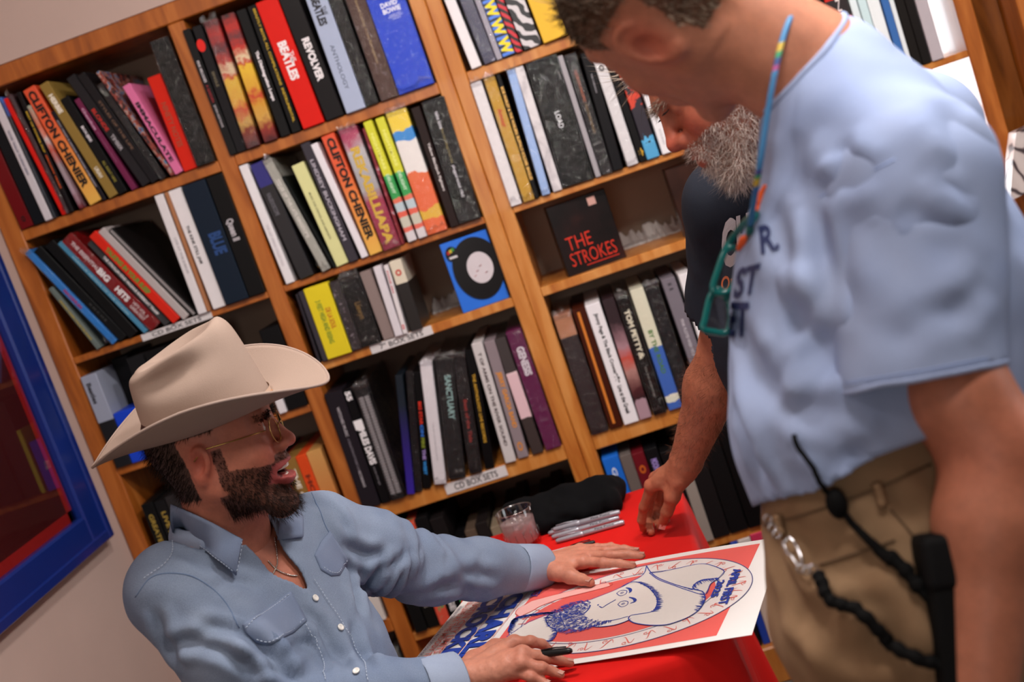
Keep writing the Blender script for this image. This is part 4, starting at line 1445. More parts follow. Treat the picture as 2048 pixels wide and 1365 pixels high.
# ------------------------------------------------------------------ table under a red cloth
TZ = .774
TX0, TX1, TY0, TY1 = .395, .884, -1.462, -.515
tb = empty('table', ((TX0 + TX1) / 2, (TY0 + TY1) / 2, FLOOR_Z), 'small signing table hidden under the red cloth', 'table')
box('tabletop', (TX0 + .01, TY0 + .01, TZ - .028), (TX1 - .01, TY1 - .01, TZ - .004), plain('7a6a58', .6), tb, .003)
for x in (TX0 + .04, TX1 - .04):
    for y in (TY0 + .04, TY1 - .04):
        put('leg', *tube([(x, y, FLOOR_Z), (x, y, TZ - .028)], .014, 10), plain('3a3a3c', .4, .8), tb)


def cloth_mat(name, hexc, rough=.75, weave=900, spec=.2):
    mt, nt, b = nodes_of(name)
    b.inputs['Roughness'].default_value = rough
    b.inputs['Specular IOR Level'].default_value = spec
    c = lin(hexc)
    tc = N(nt, 'ShaderNodeTexCoord')
    nz = N(nt, 'ShaderNodeTexNoise')
    nz.inputs['Scale'].default_value = 14
    nz.inputs['Detail'].default_value = 5
    nt.links.new(tc.outputs['Object'], nz.inputs['Vector'])
    mx = N(nt, 'ShaderNodeMix', data_type='RGBA')
    mx.inputs[6].default_value = (*[x * .9 for x in c], 1)
    mx.inputs[7].default_value = (*[min(1, x * 1.08) for x in c], 1)
    nt.links.new(nz.outputs['Fac'], mx.inputs[0])
    nt.links.new(mx.outputs[2], b.inputs['Base Color'])
    n2 = N(nt, 'ShaderNodeTexNoise')
    n2.inputs['Scale'].default_value = weave
    nt.links.new(tc.outputs['Object'], n2.inputs['Vector'])
    bp = N(nt, 'ShaderNodeBump')
    bp.inputs['Strength'].default_value = .25
    bp.inputs['Distance'].default_value = .0006
    nt.links.new(n2.outputs['Fac'], bp.inputs['Height'])
    nt.links.new(bp.outputs[0], b.inputs['Normal'])
    return mt


def table_cloth():
    def rr(r_, grow, n=10):
        out = []
        x0, x1, y0, y1 = TX0 - grow, TX1 + grow, TY0 - grow, TY1 + grow
        for cx, cy, a0 in ((x1 - r_, y1 - r_, 0), (x0 + r_, y1 - r_, 90), (x0 + r_, y0 + r_, 180), (x1 - r_, y0 + r_, 270)):
            for k in range(n + 1):
                a = math.radians(a0 + 90 * k / n)
                out.append((cx + r_ * math.cos(a), cy + r_ * math.sin(a)))
        res_ = []
        m_ = len(out)
        for i in range(m_):
            a, b = np.array(out[i]), np.array(out[(i + 1) % m_])
            k = max(1, int(np.linalg.norm(b - a) / .02))
            for j in range(k):
                res_.append(a + (b - a) * j / k)
        return np.array(res_)
    base = rr(.05, 0)
    n = len(base)
    # arc length, outward direction and corner weight
    nx = np.roll(base, -1, 0) - np.roll(base, 1, 0)
    nx = np.stack([nx[:, 1], -nx[:, 0]], 1)
    nx /= np.linalg.norm(nx, axis=1)[:, None]
    s_ = np.concatenate([[0], np.cumsum(np.linalg.norm(np.diff(base, axis=0), axis=1))])
    cx, cy = (TX0 + TX1) / 2, (TY0 + TY1) / 2
    corner = np.zeros(n)
    for ex in (TX0, TX1):
        for ey in (TY0, TY1):
            corner = np.maximum(corner, np.exp(-(np.hypot(base[:, 0] - ex, base[:, 1] - ey) / .11) ** 2))
    rings = []
    for f in (0, .3, .6, .85, .96):
        rings.append([(cx + (x - cx) * f, cy + (y - cy) * f, TZ + .0003 * math.sin(x * 60) * math.sin(y * 47)) for x, y in base])
    prof = [(1.0, .000, -.001), (1.0, .006, -.008), (1, .009, -.02)]
    for _, o_, dz in prof:
        rings.append([(x + q[0] * o_, y + q[1] * o_, TZ + dz) for (x, y), q in zip(base, nx)])
    for k in range(1, 15):
        t = k / 14
        z = TZ - .02 - t * (TZ - .06)
        wv = np.sin(s_ * 2 * math.pi / .23) * .5 + np.sin(s_ * 2 * math.pi / .37 + 1.0) * .5
        out = .012 + t * (.02 + .022 * wv) * min(1, t * 2.2 + .2) + corner * (.06 * t + .015 * np.sin(s_ * 90) * t)
        rings.append([(x + q[0] * o_, y + q[1] * o_, z + .01 * c_ * t) for (x, y), q, o_, c_ in zip(base, nx, out, corner)])
    V = np.array(rings).reshape(-1, 3)
    F = [list(range(n))]
    for r_ in range(len(rings) - 1):
        for i in range(n):
            j = (i + 1) % n
            F.append([r_ * n + i, r_ * n + j, (r_ + 1) * n + j, (r_ + 1) * n + i][::-1])
    o = put('tablecloth', V, F, cloth_mat('red_cloth', 'd0140f', .85), None)
    tag(o, 'bright red tablecloth draped over the small signing table', 'tablecloth')


table_cloth()

# ------------------------------------------------------------------ poster being signed

def sheet_edge(pxs, z_end, z_start):
    """one long edge of the sheet: followed in the picture, raised towards its right end, measured along its length"""
    P = np.array(pxs, float)
    s_ = np.concatenate([[0], np.cumsum(np.linalg.norm(np.diff(P, axis=0), axis=1))])
    s_ /= s_[-1]
    T = np.linspace(0, 1, 41)
    X, Y = np.polyval(np.polyfit(s_, P[:, 0], 3), T), np.polyval(np.polyfit(s_, P[:, 1], 3), T)
    W = np.array([atz(x, y, TZ + .0035 + z_end * max(0, (t - .40) / .60) ** 1.8 + z_start * max(0, (.18 - t) / .18) ** 1.5) for x, y, t in zip(X, Y, T)])
    d_ = np.concatenate([[0], np.cumsum(np.linalg.norm(np.diff(W, axis=0), axis=1))])
    return d_ / d_[-1], W


FAR = sheet_edge([(928, 1200), (1120, 1155), (1313, 1114), (1430, 1096), (1515, 1082), (1566, 1073)], .050, 0)
NEAR = sheet_edge([(803, 1352), (960, 1350), (1140, 1329), (1320, 1301), (1430, 1283), (1503.6, 1270)], .022, 0)


def poster_pt(u, v, h=0.0):
    """u 0..1 along the sheet (left to right), v 0..1 from the far edge to the near edge, h above it"""
    u, v, h = np.broadcast_arrays(np.asarray(u, float), np.asarray(v, float), np.asarray(h, float))
    a = np.stack([np.interp(u, FAR[0], FAR[1][:, k]) for k in range(3)], -1)
    b = np.stack([np.interp(u, NEAR[0], NEAR[1][:, k]) for k in range(3)], -1)
    P = a + (b - a) * v[..., None]
    P[..., 2] += h
    return P


NU, NV = 60, 30
U, Vv = np.meshgrid(np.linspace(0, 1, NU), np.linspace(0, 1, NV), indexing='ij')
G = poster_pt(U, Vv)
Vt = np.concatenate([G.reshape(-1, 3), (G - [0, 0, .0006]).reshape(-1, 3)])
Fp = []
for i in range(NU - 1):
    for j in range(NV - 1):
        a = i * NV + j
        Fp.append([a, a + 1, a + NV + 1, a + NV][::-1])
        o_ = NU * NV
        Fp.append([o_ + a, o_ + a + 1, o_ + a + NV + 1, o_ + a + NV])
poster = put('poster', Vt, Fp, plain('ece8e6', .5, vary=.01), None)
tag(poster, 'white, coral and blue concert poster lying on the red cloth', 'poster')


def PU(P2, h):
    """map poster coordinates (u, v) to the sheet"""
    P2 = np.asarray(P2, float)
    return poster_pt(P2[..., 0], P2[..., 1], h)


def shape(name, poly, hexc, h, sub=8, parent=None):
    """a printed solid shape, given by its outline in sheet coordinates, filled as a fine fan of strips"""
    bm = bmesh.new()
    vs = [bm.verts.new((p[0], p[1], 0)) for p in poly]
    bm.faces.new(vs)
    bmesh.ops.triangulate(bm, faces=bm.faces)
    for _ in range(5):
        es = [e for e in bm.edges if e.calc_length() > .05]
        if not es:
            break
        bmesh.ops.subdivide_edges(bm, edges=es, cuts=1)
        bmesh.ops.triangulate(bm, faces=[f for f in bm.faces if len(f.verts) > 4])
    bm.verts.index_update()
    V2 = np.array([v.co[:] for v in bm.verts])
    F2 = [[v.index for v in f.verts] for f in bm.faces]
    bm.free()
    P = PU(V2[:, :2], h)
    F2 = fix_up(P, F2)
    return put(name, P, F2, plain(hexc, .5, vary=.03, scale=120), parent or poster, False)


def fix_up(P, F):
    out = []
    for f in F:
        n = np.cross(P[f[1]] - P[f[0]], P[f[2]] - P[f[0]])
        out.append(f if n[2] > 0 else f[::-1])
    return out


def stroke_geo(pts, w, h, n=None):
    L = np.array(pts, float) if n is None else smooth_line([np.array([*p, 0.0]) for p in pts], n)[:, :2]
    asp = np.array([.76, .38])
    T = np.gradient(L * asp, axis=0)
    T /= np.linalg.norm(T, axis=1)[:, None] + 1e-9
    Nn = np.stack([-T[:, 1], T[:, 0]], 1) / asp
    ws = np.full(len(L), w) if np.isscalar(w) else np.interp(np.linspace(0, 1, len(L)), np.linspace(0, 1, len(w)), w)
    A = L + Nn * ws[:, None] * .5
    B = L - Nn * ws[:, None] * .5
    P = np.concatenate([PU(A, h), PU(B, h)])
    k = len(L)
    return P, fix_up(P, [[i, i + 1, k + i + 1, k + i] for i in range(k - 1)])


def strokes(name, lst, hexc, h):
    P, F = join([stroke_geo(*q) for q in lst])
    return put(name, P, F, plain(hexc, .5, vary=.03), poster, False)


CORAL, INK = 'e8645e', '2440a0'
D_HAT = [(0.563, 0.097), (0.572, 0.172), (0.567, 0.218), (0.552, 0.246), (0.537, 0.28), (0.525, 0.298), (0.542, 0.265), (0.571, 0.276), (0.615, 0.35), (0.654, 0.445), (0.676, 0.523), (0.683, 0.594), (0.677, 0.626), (0.644, 0.628), (0.619, 0.628), (0.618, 0.658), (0.638, 0.7), (0.664, 0.73), (0.702, 0.761), (0.746, 0.78), (0.779, 0.764), (0.803, 0.737), (0.82, 0.692), (0.826, 0.626), (0.822, 0.566), (0.803, 0.498), (0.754, 0.442), (0.696, 0.366), (0.633, 0.27), (0.593, 0.185)]
D_CROWN = [(0.589, 0.189), (0.619, 0.2), (0.673, 0.194), (0.728, 0.184), (0.767, 0.197), (0.809, 0.251), (0.844, 0.316), (0.834, 0.388), (0.819, 0.433), (0.817, 0.535), (0.758, 0.465), (0.7, 0.382), (0.636, 0.287)]
D_CREASE = [(0.768, 0.458), (0.768, 0.405), (0.784, 0.378), (0.81, 0.378), (0.831, 0.38)]
D_FACE = [(0.525, 0.298), (0.503, 0.33), (0.475, 0.358), (0.447, 0.386), (0.409, 0.409), (0.38, 0.466), (0.437, 0.653), (0.483, 0.689), (0.527, 0.664), (0.574, 0.653), (0.611, 0.632), (0.644, 0.628), (0.679, 0.627), (0.684, 0.589), (0.676, 0.523), (0.654, 0.445), (0.615, 0.35), (0.571, 0.276), (0.542, 0.265)]
D_BEARD = [(0.447, 0.386), (0.417, 0.369), (0.387, 0.39), (0.354, 0.431), (0.349, 0.509), (0.37, 0.587), (0.41, 0.662), (0.453, 0.704), (0.494, 0.702), (0.538, 0.675), (0.578, 0.65), (0.535, 0.625), (0.494, 0.593), (0.461, 0.525), (0.465, 0.484), (0.47, 0.444)]
D_EAR = [(0.611, 0.632), (0.596, 0.641), (0.577, 0.647), (0.556, 0.647), (0.536, 0.669), (0.524, 0.679), (0.542, 0.693), (0.584, 0.699), (0.613, 0.682), (0.626, 0.661)]
D_E1 = [(0.524, 0.363), (0.531, 0.337), (0.552, 0.352), (0.556, 0.387), (0.542, 0.397), (0.524, 0.363)]
D_E2 = [(0.553, 0.489), (0.558, 0.461), (0.579, 0.473), (0.584, 0.509), (0.571, 0.522), (0.553, 0.489)]
D_B1 = [(0.543, 0.317), (0.557, 0.334), (0.567, 0.367), (0.564, 0.38)]
D_B2 = [(0.575, 0.43), (0.593, 0.454), (0.603, 0.485), (0.592, 0.499)]
D_NOSE = [(0.536, 0.431), (0.526, 0.452), (0.516, 0.475), (0.509, 0.494), (0.496, 0.475)]
D_NOST = [(0.487, 0.459), (0.491, 0.456)]
D_MOUTH = [(0.461, 0.536), (0.465, 0.513), (0.467, 0.483), (0.464, 0.446)]
D_COLL = [(0.266, 0.655), (0.277, 0.612), (0.3, 0.528), (0.333, 0.485), (0.358, 0.463), (0.349, 0.509), (0.378, 0.602), (0.416, 0.671), (0.417, 0.758), (0.346, 0.711), (0.296, 0.685)]
D_JACK = [(0.257, 0.591), (0.244, 0.498), (0.247, 0.45), (0.278, 0.439), (0.323, 0.443), (0.356, 0.456)]
D_RIB = [(0.232, 0.39), (0.228, 0.334), (0.255, 0.266), (0.327, 0.239), (0.393, 0.223), (0.469, 0.214), (0.483, 0.257), (0.407, 0.286), (0.343, 0.306), (0.3, 0.349), (0.284, 0.389), (0.265, 0.422), (0.255, 0.435)]
# coral ground with a white margin
shape('coral_ground', [(.235, .05), (.925, .045), (.905, .955), (.245, .955)], CORAL, .0003)


def oval(cu, cvv, ru, rv, n=72):
    return [(cu + ru * math.cos(2 * math.pi * i / n), cvv + rv * math.sin(2 * math.pi * i / n)) for i in range(n)]


OC = (.60, .50, .350, .420)
shape('oval_frame', oval(*OC), 'e6dedc', .0006)
shape('oval_ground', oval(.565, .5, .275, .305), CORAL, .0009)
rs = random.Random(3)
sc = []
for i in range(34):                                   # scrolls running round the frame
    a = 2 * math.pi * (i + .5) / 34
    cu, cvv = OC[0] + OC[2] * .885 * math.cos(a), OC[1] + OC[3] * .87 * math.sin(a)
    t = np.array([-OC[2] * math.sin(a), OC[3] * math.cos(a)]) * .055
    n_ = np.array([math.cos(a) * .022, math.sin(a) * .034]) * (1 if i % 2 else -1)
    base = np.array([cu, cvv])
    sc.append(([base + t * (k / 8 * 1.6 - .8) + n_ * math.sin(k / 8 * math.pi * 1.6) for k in range(9)], [.0006, .003, .0006], .0012))
    c2 = base + t * .5 + n_ * .7
    sc.append(([c2 + np.array([.009, .016]) * (1 - k / 11) * np.array([math.cos(k * .75 + i), math.sin(k * .75 + i)]) for k in range(11)], .0015, .0012))
strokes('scroll_print', sc, 'e07068', .0012)
strokes('oval_outline', [(oval(*OC, 90) + [(OC[0] + OC[2], OC[1])], .0018, .0013), (oval(.565, .5, .283, .322, 90) + [(.848, .5)], .0013, .0013)], '4a4a86', .0013)
shape('ribbon', D_RIB, 'f2b6b0', .0014)
strokes('ribbon_line', [(D_RIB + D_RIB[:1], .0018, .0016, 60)], 'd8564e', .0016)
FACE = 'e9e2dd'
shape('drawn_neck', [(.352, .47), (.345, .53), (.372, .62), (.41, .68), (.45, .66), (.42, .44)], FACE, .00145)
shape('drawn_collar', D_COLL, FACE, .0015)
shape('drawn_face', D_FACE, FACE, .0017)
shape('drawn_ear', D_EAR, FACE, .0018)
shape('drawn_crown', D_CROWN, 'dfd9d5', .0019)
shape('drawn_brim', D_HAT, 'e4deda', .0020)
INKL = [(D_HAT + D_HAT[:1], .0022, .0024, 120), (D_CROWN + D_CROWN[:1], .0020, .0023, 70), (D_CREASE, [.001, .006, .001], .0024, 20), (D_FACE[:7], .0016, .0024, 30), (D_EAR, .0018, .0024, 30),
        (D_COLL + D_COLL[:1], .0018, .0024, 60), (D_JACK, .004, .0024, 24), (D_E1, .0014, .0024, 20), (D_E2, .0014, .0024, 20), (D_B1, [.002, .007, .002], .0024, 12), (D_B2, [.002, .007, .002], .0024, 12),
        (D_NOSE, .0020, .0024, 20), (D_NOST, .004, .0024, 6), (D_MOUTH, .0030, .0024, 16)]
for e in (D_E1, D_E2):
    c = np.mean(np.array(e[:-1]), 0)
    INKL.append(([c + .0045 * np.array([math.cos(a), 1.8 * math.sin(a)]) for a in np.linspace(0, 2 * math.pi, 10)], .0010, .0024))
    INKL.append(([c - [.001, 0], c + [.001, 0]], .003, .0024))
strokes('ink_drawing', INKL, INK, .0024)
# beard, moustache, hair and shading hatched in short ink strokes
ht = []
_bp = np.array(D_BEARD)
for i in range(2600):
    q = np.array([rs.uniform(.33, .57), rs.uniform(.38, .71)])
    if not inpoly(q[None], D_BEARD)[0]:
        continue
    a = math.atan2((q[1] - .53) * .42, (q[0] - .56) * .76) + rs.uniform(-.3, .3)
    l = rs.uniform(.005, .012)
    ht.append(([q, q + l * np.array([math.cos(a), 1.8 * math.sin(a)])], [.0016, .0004], .0026))
for L_, n_, dv in ((D_FACE[12:18], 130, (.015, .006)), (D_JACK, 160, (.016, .02)), (D_COLL[7:12], 60, (-.012, .02)), (D_CREASE, 60, (.012, .03)), (D_HAT[22:27], 50, (-.014, -.012))):
    P_ = smooth_line([np.array([*q, 0.0]) for q in L_], 60)[:, :2]
    for i in range(n_):
        q = P_[rs.randrange(len(P_))] + np.array([rs.uniform(-.004, .004), rs.uniform(-.004, .004)])
        ht.append(([q, q + np.array(dv) * rs.uniform(.5, 1.3)], [.0016, .0004], .0026))
strokes('ink_hatching', ht, INK, .0026)


def ptext(s, u0, u1, v0, v1, hexc, bold, h=.0024, name='printed_lettering'):
    text(poster, s, hexc, (u0, v0, 0), (0, v1 - v0, 0), (u1 - u0, 0, 0), name, bold, lambda P: PU(P[:, :2], h) - origin_of(poster), sub=True)


ptext('CHARLEY', .150, .214, .12, 1.03, INK, .055)
ptext('CROCKETT', .082, .145, .08, 1.03, INK, .055)
ptext('AUSTIN CITY LIMITS RELAY', .053, .076, .07, 1.0, 'e07068', .015)
ptext('ALL LIVE AT THE MOODY THEATER', .028, .049, .05, .99, 'e07068', .015)
ptext('AUSTIN CITY LIMITS IS A PRODUCTION OF AUSTIN PBS', .008, .018, .12, .96, '3a4a7c', .0)
ptext('APRIL FIRST', .872, .900, .31, .67, INK, .045)
ptext('2025', .838, .860, .41, .58, INK, .045)
ptext('TEX', .236, .262, .14, .22, INK, .02)
strokes('lettering_outline', [([(.079, .06), (.079, 1.0)], .0014, .0024, 12), ([(.219, .10), (.219, 1.0)], .0014, .0024, 12), ([(.1475, .08), (.1475, 1.0)], .0010, .0024, 12)], 'e8847c', .0024)

# ------------------------------------------------------------------ tumbler of iced water
gb = atz(1052, 1094, TZ)
gl = empty('water_glass', (gb[0], gb[1], TZ + .0015), 'short clear tumbler of iced water on the red cloth', 'glass')
GLASS = clear_mat('tumbler_glass', 'f7f2f2', .03, 1.5, 0, 1, .07)
WATER = clear_mat('water_red_glow', 'f2dcdc', .05, 1.2, .5, 70, .05)  # clear water tinted pink: the red cloth's refracted glow put into its colour
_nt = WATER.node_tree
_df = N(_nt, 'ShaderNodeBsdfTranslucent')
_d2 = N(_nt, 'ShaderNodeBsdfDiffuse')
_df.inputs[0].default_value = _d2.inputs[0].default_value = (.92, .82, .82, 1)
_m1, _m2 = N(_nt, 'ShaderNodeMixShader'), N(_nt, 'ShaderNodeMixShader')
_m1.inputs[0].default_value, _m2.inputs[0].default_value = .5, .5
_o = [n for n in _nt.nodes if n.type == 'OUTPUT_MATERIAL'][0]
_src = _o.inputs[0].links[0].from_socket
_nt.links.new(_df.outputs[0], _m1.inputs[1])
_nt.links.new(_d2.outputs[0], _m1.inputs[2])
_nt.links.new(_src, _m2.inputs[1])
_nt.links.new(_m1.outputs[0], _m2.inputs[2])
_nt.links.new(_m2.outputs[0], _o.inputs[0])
V, F = lathe([(0, 0), (.036, 0), (.038, .003), (.0400, .045), (.0415, .086), (.0405, .0872), (.0395, .086), (.0378, .045), (.036, .014), (.03, .0105), (0, .010)], 40)
put('tumbler', V, F, GLASS, gl, local=True)
V, F = lathe([(0, .0108), (.0295, .0112), (.0356, .0145), (.0372, .045), (.0384, .062), (0, .0625)], 40)
put('rim', *tube([(.0405 * math.cos(a), .0405 * math.sin(a), .0868) for a in np.linspace(0, 2 * math.pi, 41)[:-1]], .0011, 6, True), clear_mat('rim_glass', 'ffffff', .05, 1.5, 0, 1, .45), gl, True, True)
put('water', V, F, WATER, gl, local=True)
for i in range(6):
    a = i * 1.05
    bm = box_bm((-.010, -.010, -.008), (.010, .010, .008), .003, 2)
    V = np.array([v.co[:] for v in bm.verts])
    F = [[v.index for v in f.verts] for f in bm.faces]
    bm.free()
    R_ = np.array(Matrix.Rotation(a * 1.7, 3, 'X') @ Matrix.Rotation(a, 3, 'Z'))
    put('ice_cube', V @ R_.T + [.017 * math.cos(a), .017 * math.sin(a), .046 + .012 * (i % 2)], F, clear_mat('ice', 'ffffff', .12, 1.4, .6, 60, .16) if i == 0 else bpy.data.materials['ice'], gl, True, True)
for i in range(14):
    a = 2 * math.pi * i / 14
    put('cut_ridge', *tube([(.0378 * math.cos(a), .0378 * math.sin(a), .006), (.0405 * math.cos(a), .0405 * math.sin(a), .04)], .0016, 5), GLASS, gl, True, True)


# ------------------------------------------------------------------ markers
def marker(p, q, body, capc, label, group=None, capfirst=True):
    """p the cap end, q the butt end"""
    p, q = np.asarray(p, float), np.asarray(q, float)
    o = empty('marker', (p + q) / 2, label, 'marker', group)
    L = np.linalg.norm(q - p)
    d = (q - p) / L
    def prof(s_):
        pts = [p + d * (L * t) for t, r in s_]
        return tube(pts, [r for t, r in s_], 12)
    put('barrel', *prof([(.40, .0058), (.42, .0062), (.95, .0062), (.985, .0056), (1, .004)]), body, o)
    cp = put('cap', *prof([(0, .0030), (.02, .0048), (.05, .0054), (.36, .0066), (.40, .0066), (.41, .0060)]), capc, o)
    up = nrm(np.cross(np.cross(d, [0, 0, 1.0]), d))
    put('pocket_clip', *tube([p + d * L * .38 + up * .0068, p + d * L * .2 + up * .0085, p + d * L * .06 + up * .0075], .0012, 6), capc, cp)
    w_ = nrm(np.cross(up, d))
    view = nrm(up * .6 - nrm(d * 0 + RC[2] - d * (RC[2] @ d)) * .8)
    tx = nrm(np.cross(view, d))
    text(o, 'Fine Point', '2a2a30', (p + q) / 2 + d * (L * .08) + view * .0064 - tx * .002 - np.array(o.location), d * (L * .28), tx * .004, 'printed_name', .02)
    return o


SILV = plain('a4a4ae', .28, .45, vary=.04)
GREY = plain('c3c3c8', .4)
BLKP = plain('141416', .3)
pen_px = [((1093, 1060), (1218, 1018), 0), ((1100, 1067), (1226, 1027), 0), ((1108, 1074), (1234, 1037), 0), ((1120, 1081), (1240, 1047), 0), ((1088, 1053), (1208, 1009), 0), ((1100, 1062), (1246, 1023), .0115)]
which = ['second', 'third', 'fourth', 'nearest', 'farthest', 'topmost']
for (a, b, dz), wname in zip(pen_px, which):
    A, B = atz(*a, TZ + .0068 + dz), atz(*b, TZ + .0068 + dz)
    c = (A + B) / 2
    d = nrm(B - A)
    marker(c - d * .078, c + d * .078, SILV, SILV, {'second': 'silver marker second from the folded black shirt', 'third': 'silver marker third from the folded black shirt', 'fourth': 'silver marker second from the front of the bundle',
           'nearest': 'silver marker at the front of the bundle, nearest the hands', 'farthest': 'silver marker touching the folded black shirt', 'topmost': 'silver marker lying on top of the bundle'}[wname], 'silver markers on the red cloth')
A, B = atz(1190, 1085, TZ + .0068), atz(1105, 1108, TZ + .0068)
d = nrm(B - A)
marker(A, A + d * .138, GREY, BLKP, 'grey marker with black cap lying behind the flat hand')


# ------------------------------------------------------------------ folded black shirt
def folded_shirt():
    A, B = atz(1062, 1062, TZ + .02), atz(1222, 1012, TZ + .02)
    A, B = A + np.array([-.035, .02, 0]), B + np.array([-.005, .02, 0])
    lo = np.minimum(A, B) - .12
    lo[2] = TZ - .01
    hi = np.maximum(A, B) + .14
    hi[2] = TZ + .12
    f = Field(lo, hi, .005)
    d = nrm(B - A)
    back = np.array([-d[1], d[0], 0])
    if back[1] < 0:
        back = -back
    for k, (z, off, ra, rb) in enumerate(((.026, .0, .026, .030), (.030, .06, .030, .034), (.056, .035, .022, .028), (.024, .11, .024, .028))):
        p, q = A + back * off, B + back * off
        p[2] = q[2] = TZ + z
        f.cone(p, q + d * (.015 * (k % 2)), ra, rb, .03)
    V, Q = f.mesh()
    V[:, 2] = np.maximum(V[:, 2], TZ + .001)
    V = relax(V, Q, 2)
    Nn = normals(V, Q)
    V += Nn * (.005 * vnoise(V * 28, 4) + .003 * vnoise(V * 60, 5))[:, None]
    V[:, 2] = np.maximum(V[:, 2], TZ + .0012)
    o = put('folded_shirt', V, Q, cloth_mat('black_cloth', '0c0c0e', .9, spec=.1), None)
    tag(o, 'folded black cloth shirt lying beside the silver markers', 'shirt')


folded_shirt()
# ------------------------------------------------------------------ people: shared builders
SKIN = vcol_mat('skin', .5, .12, .25, 260, .35)
HAIRM = vcol_mat('hair', .65, 0, 0, 80, .12, vary=.25)
UP = np.array([0, 0, 1.0])


def L3(h):
    return np.array(lin(h))


def basis(fwd, up=UP):
    f = nrm(fwd)
    l = nrm(np.cross(up, f))
    return np.array([f, l, np.cross(f, l)])          # rows forward, left, up


def lens(x, a, b):
    return np.clip((x - a) / (b - a), 0, 1)


def make_head(B, c, sc=1.0, neck=None, neck_r=(.056, .062), mouth_open=0.0, brow=1.0, ear=1.0, h=.0028, neck_len=None, jaw=1.0, chin_z=0.0, nose=1.0):
    """a head in its own frame (x forward, y left, z up, origin between the ear canals); returns world verts, quads, frame coordinates"""
    nb = (B @ (np.asarray(neck) - c)) / sc if neck is not None else np.array([-.03, 0, -.17])
    lo = np.minimum([-.125, -.105, -.15], nb - .085)
    hi = np.maximum([.15, .105, .16], nb + .085)
    f = Field(lo, hi, h)
    f.ell((-.014, 0, .046), (.098, .077, .093), k=.01)
    f.ell((.040, 0, .028), (.058, .067, .085), k=.03)
    f.ell((.030, 0, -.045), (.062, .058 * jaw, .058), k=.03)
    for s in (-1, 1):
        f.cone((.002, s * .053 * jaw, -.040 + chin_z * .4), (.074, s * .022 * jaw, -.098 + chin_z), .021, .018, .022)
        f.ell((.068, s * .036, -.014), (.026, .026, .026), k=.02)
        f.ell((.0, s * .058, .0), (.04, .02, .05), k=.02)
    f.ell((.080, 0, -.100 + chin_z), (.022, .026, .020), k=.022)
    f.cone((.090, -.030, .044), (.090, .030, .044), .012 * brow, .012 * brow, .016)
    f.cone((.092, 0, .040), (.116, 0, -.006), .009, .0105, .012)
    f.ell((.1195 + .004 * (nose - 1), 0, -.013), (.0125 * nose, .0120 * nose, .0108), k=.008)
    for s in (-1, 1):
        f.ell((.108, s * .0145, -.016), (.012, .0085, .0095), k=.008)
        f.ell((.104, s * .033, .022), (.017, .019, .012), k=.012, sub=True)
        f.ell((.082, s * .032, .023), (.0135, .0145, .0125), k=.004)
        f.ell((.112, s * .008, -.0255), (.005, .0035, .004), k=.003, sub=True)
    f.ell((.098, 0, -.052 + chin_z * .4), (.018, .030, .026), k=.02)
    mo = mouth_open
    if mo == 0:
        f.ell((.109, 0, -.044 + mo * .1), (.009, .023, .0062), k=.006)
        f.ell((.104, 0, -.060), (.010, .021, .0075), k=.006)
    if mo > 0:
        f.ell((.104, 0, -.058), (.037, .033, .0125), k=.004, sub=True)
        lp = [(.070, .034, -.047), (.088, .025, -.0435), (.1005, .012, -.0425), (.1035, 0, -.0440), (.1005, -.012, -.0425), (.088, -.025, -.0435), (.070, -.034, -.047)]
        f.chain(lp, [.003, .0042, .0048, .0048, .0048, .0042, .003], .004)
        lp = [(.070, .034, -.048), (.084, .027, -.062), (.0945, .014, -.0715), (.098, 0, -.0735), (.0945, -.014, -.0715), (.084, -.027, -.062), (.070, -.034, -.048)]
        f.chain(lp, [.003, .0046, .0058, .0062, .0058, .0046, .003], .005)
    else:
        f.ell((.116, 0, -.0515), (.010, .024, .0014), k=.003, sub=True)
    for s in (-1, 1):
        E = np.array([[.90, 0, -.34], [0, 1, 0], [.34, 0, .90]])
        T = np.array([[.94, s * .34, 0], [-s * .34, .94, 0], [0, 0, 1]])
        EB = E @ T
        ec = np.array([-.012, s * .080, .006])
        f.ell(ec, (.020 * ear, .0055, .032 * ear), EB, k=.006)
        f.ell(ec + EB[0] * .004 + EB[1] * s * .006 - EB[2] * .002, (.011, .007, .016), EB, k=.004, sub=True)
        ring = [ec + EB[0] * (.018 * ear * math.cos(a)) + EB[2] * (.031 * ear * math.sin(a)) + EB[1] * s * .002 for a in np.linspace(-1.9, 2.5, 14)]
        f.chain(ring, [.0042] * 14, .003)
        f.ell(ec + EB[0] * .004 - EB[2] * .030, (.009, .0055, .010), EB, k=.006)
    up_n = np.array([-.018, 0, -.030])
    f.cone(up_n, nb, neck_r[0], neck_r[1], .03)
    f.cone(up_n + [.022, 0, -.035], nb + [.03, 0, .02], .030, .028, .03)
    V, Q = f.mesh()
    V = relax(V, Q, 2, .45)
    return c + sc * (V @ B), Q, V


def head_color(Lc, base, red, lip='9a4a48', seed=3):
    C = np.repeat(L3(base)[None], len(Lc), 0)
    R_ = L3(red)

    def blend(c, r, amt, col=R_):
        nonlocal C
        q = ((Lc - c) / r)
        w = amt * np.exp(-(q ** 2).sum(1))[:, None]
        C = C * (1 - w) + col * w
    for s in (-1, 1):
        blend((.085, s * .040, -.014), (.03, .025, .025), .55)
        blend((-.012, s * .084, .006), (.03, .012, .04), .7)
    blend((.122, 0, -.012), (.02, .02, .02), .7)
    blend((.107, 0, -.0435), (.012, .024, .0065), .9, L3(lip))
    blend((.104, 0, -.061), (.013, .022, .008), .9, L3(lip))
    C *= (1 + .10 * vnoise(Lc * 90, seed) + .06 * vnoise(Lc * 260, seed + 1))[:, None]
    return np.clip(C, 0, 1)


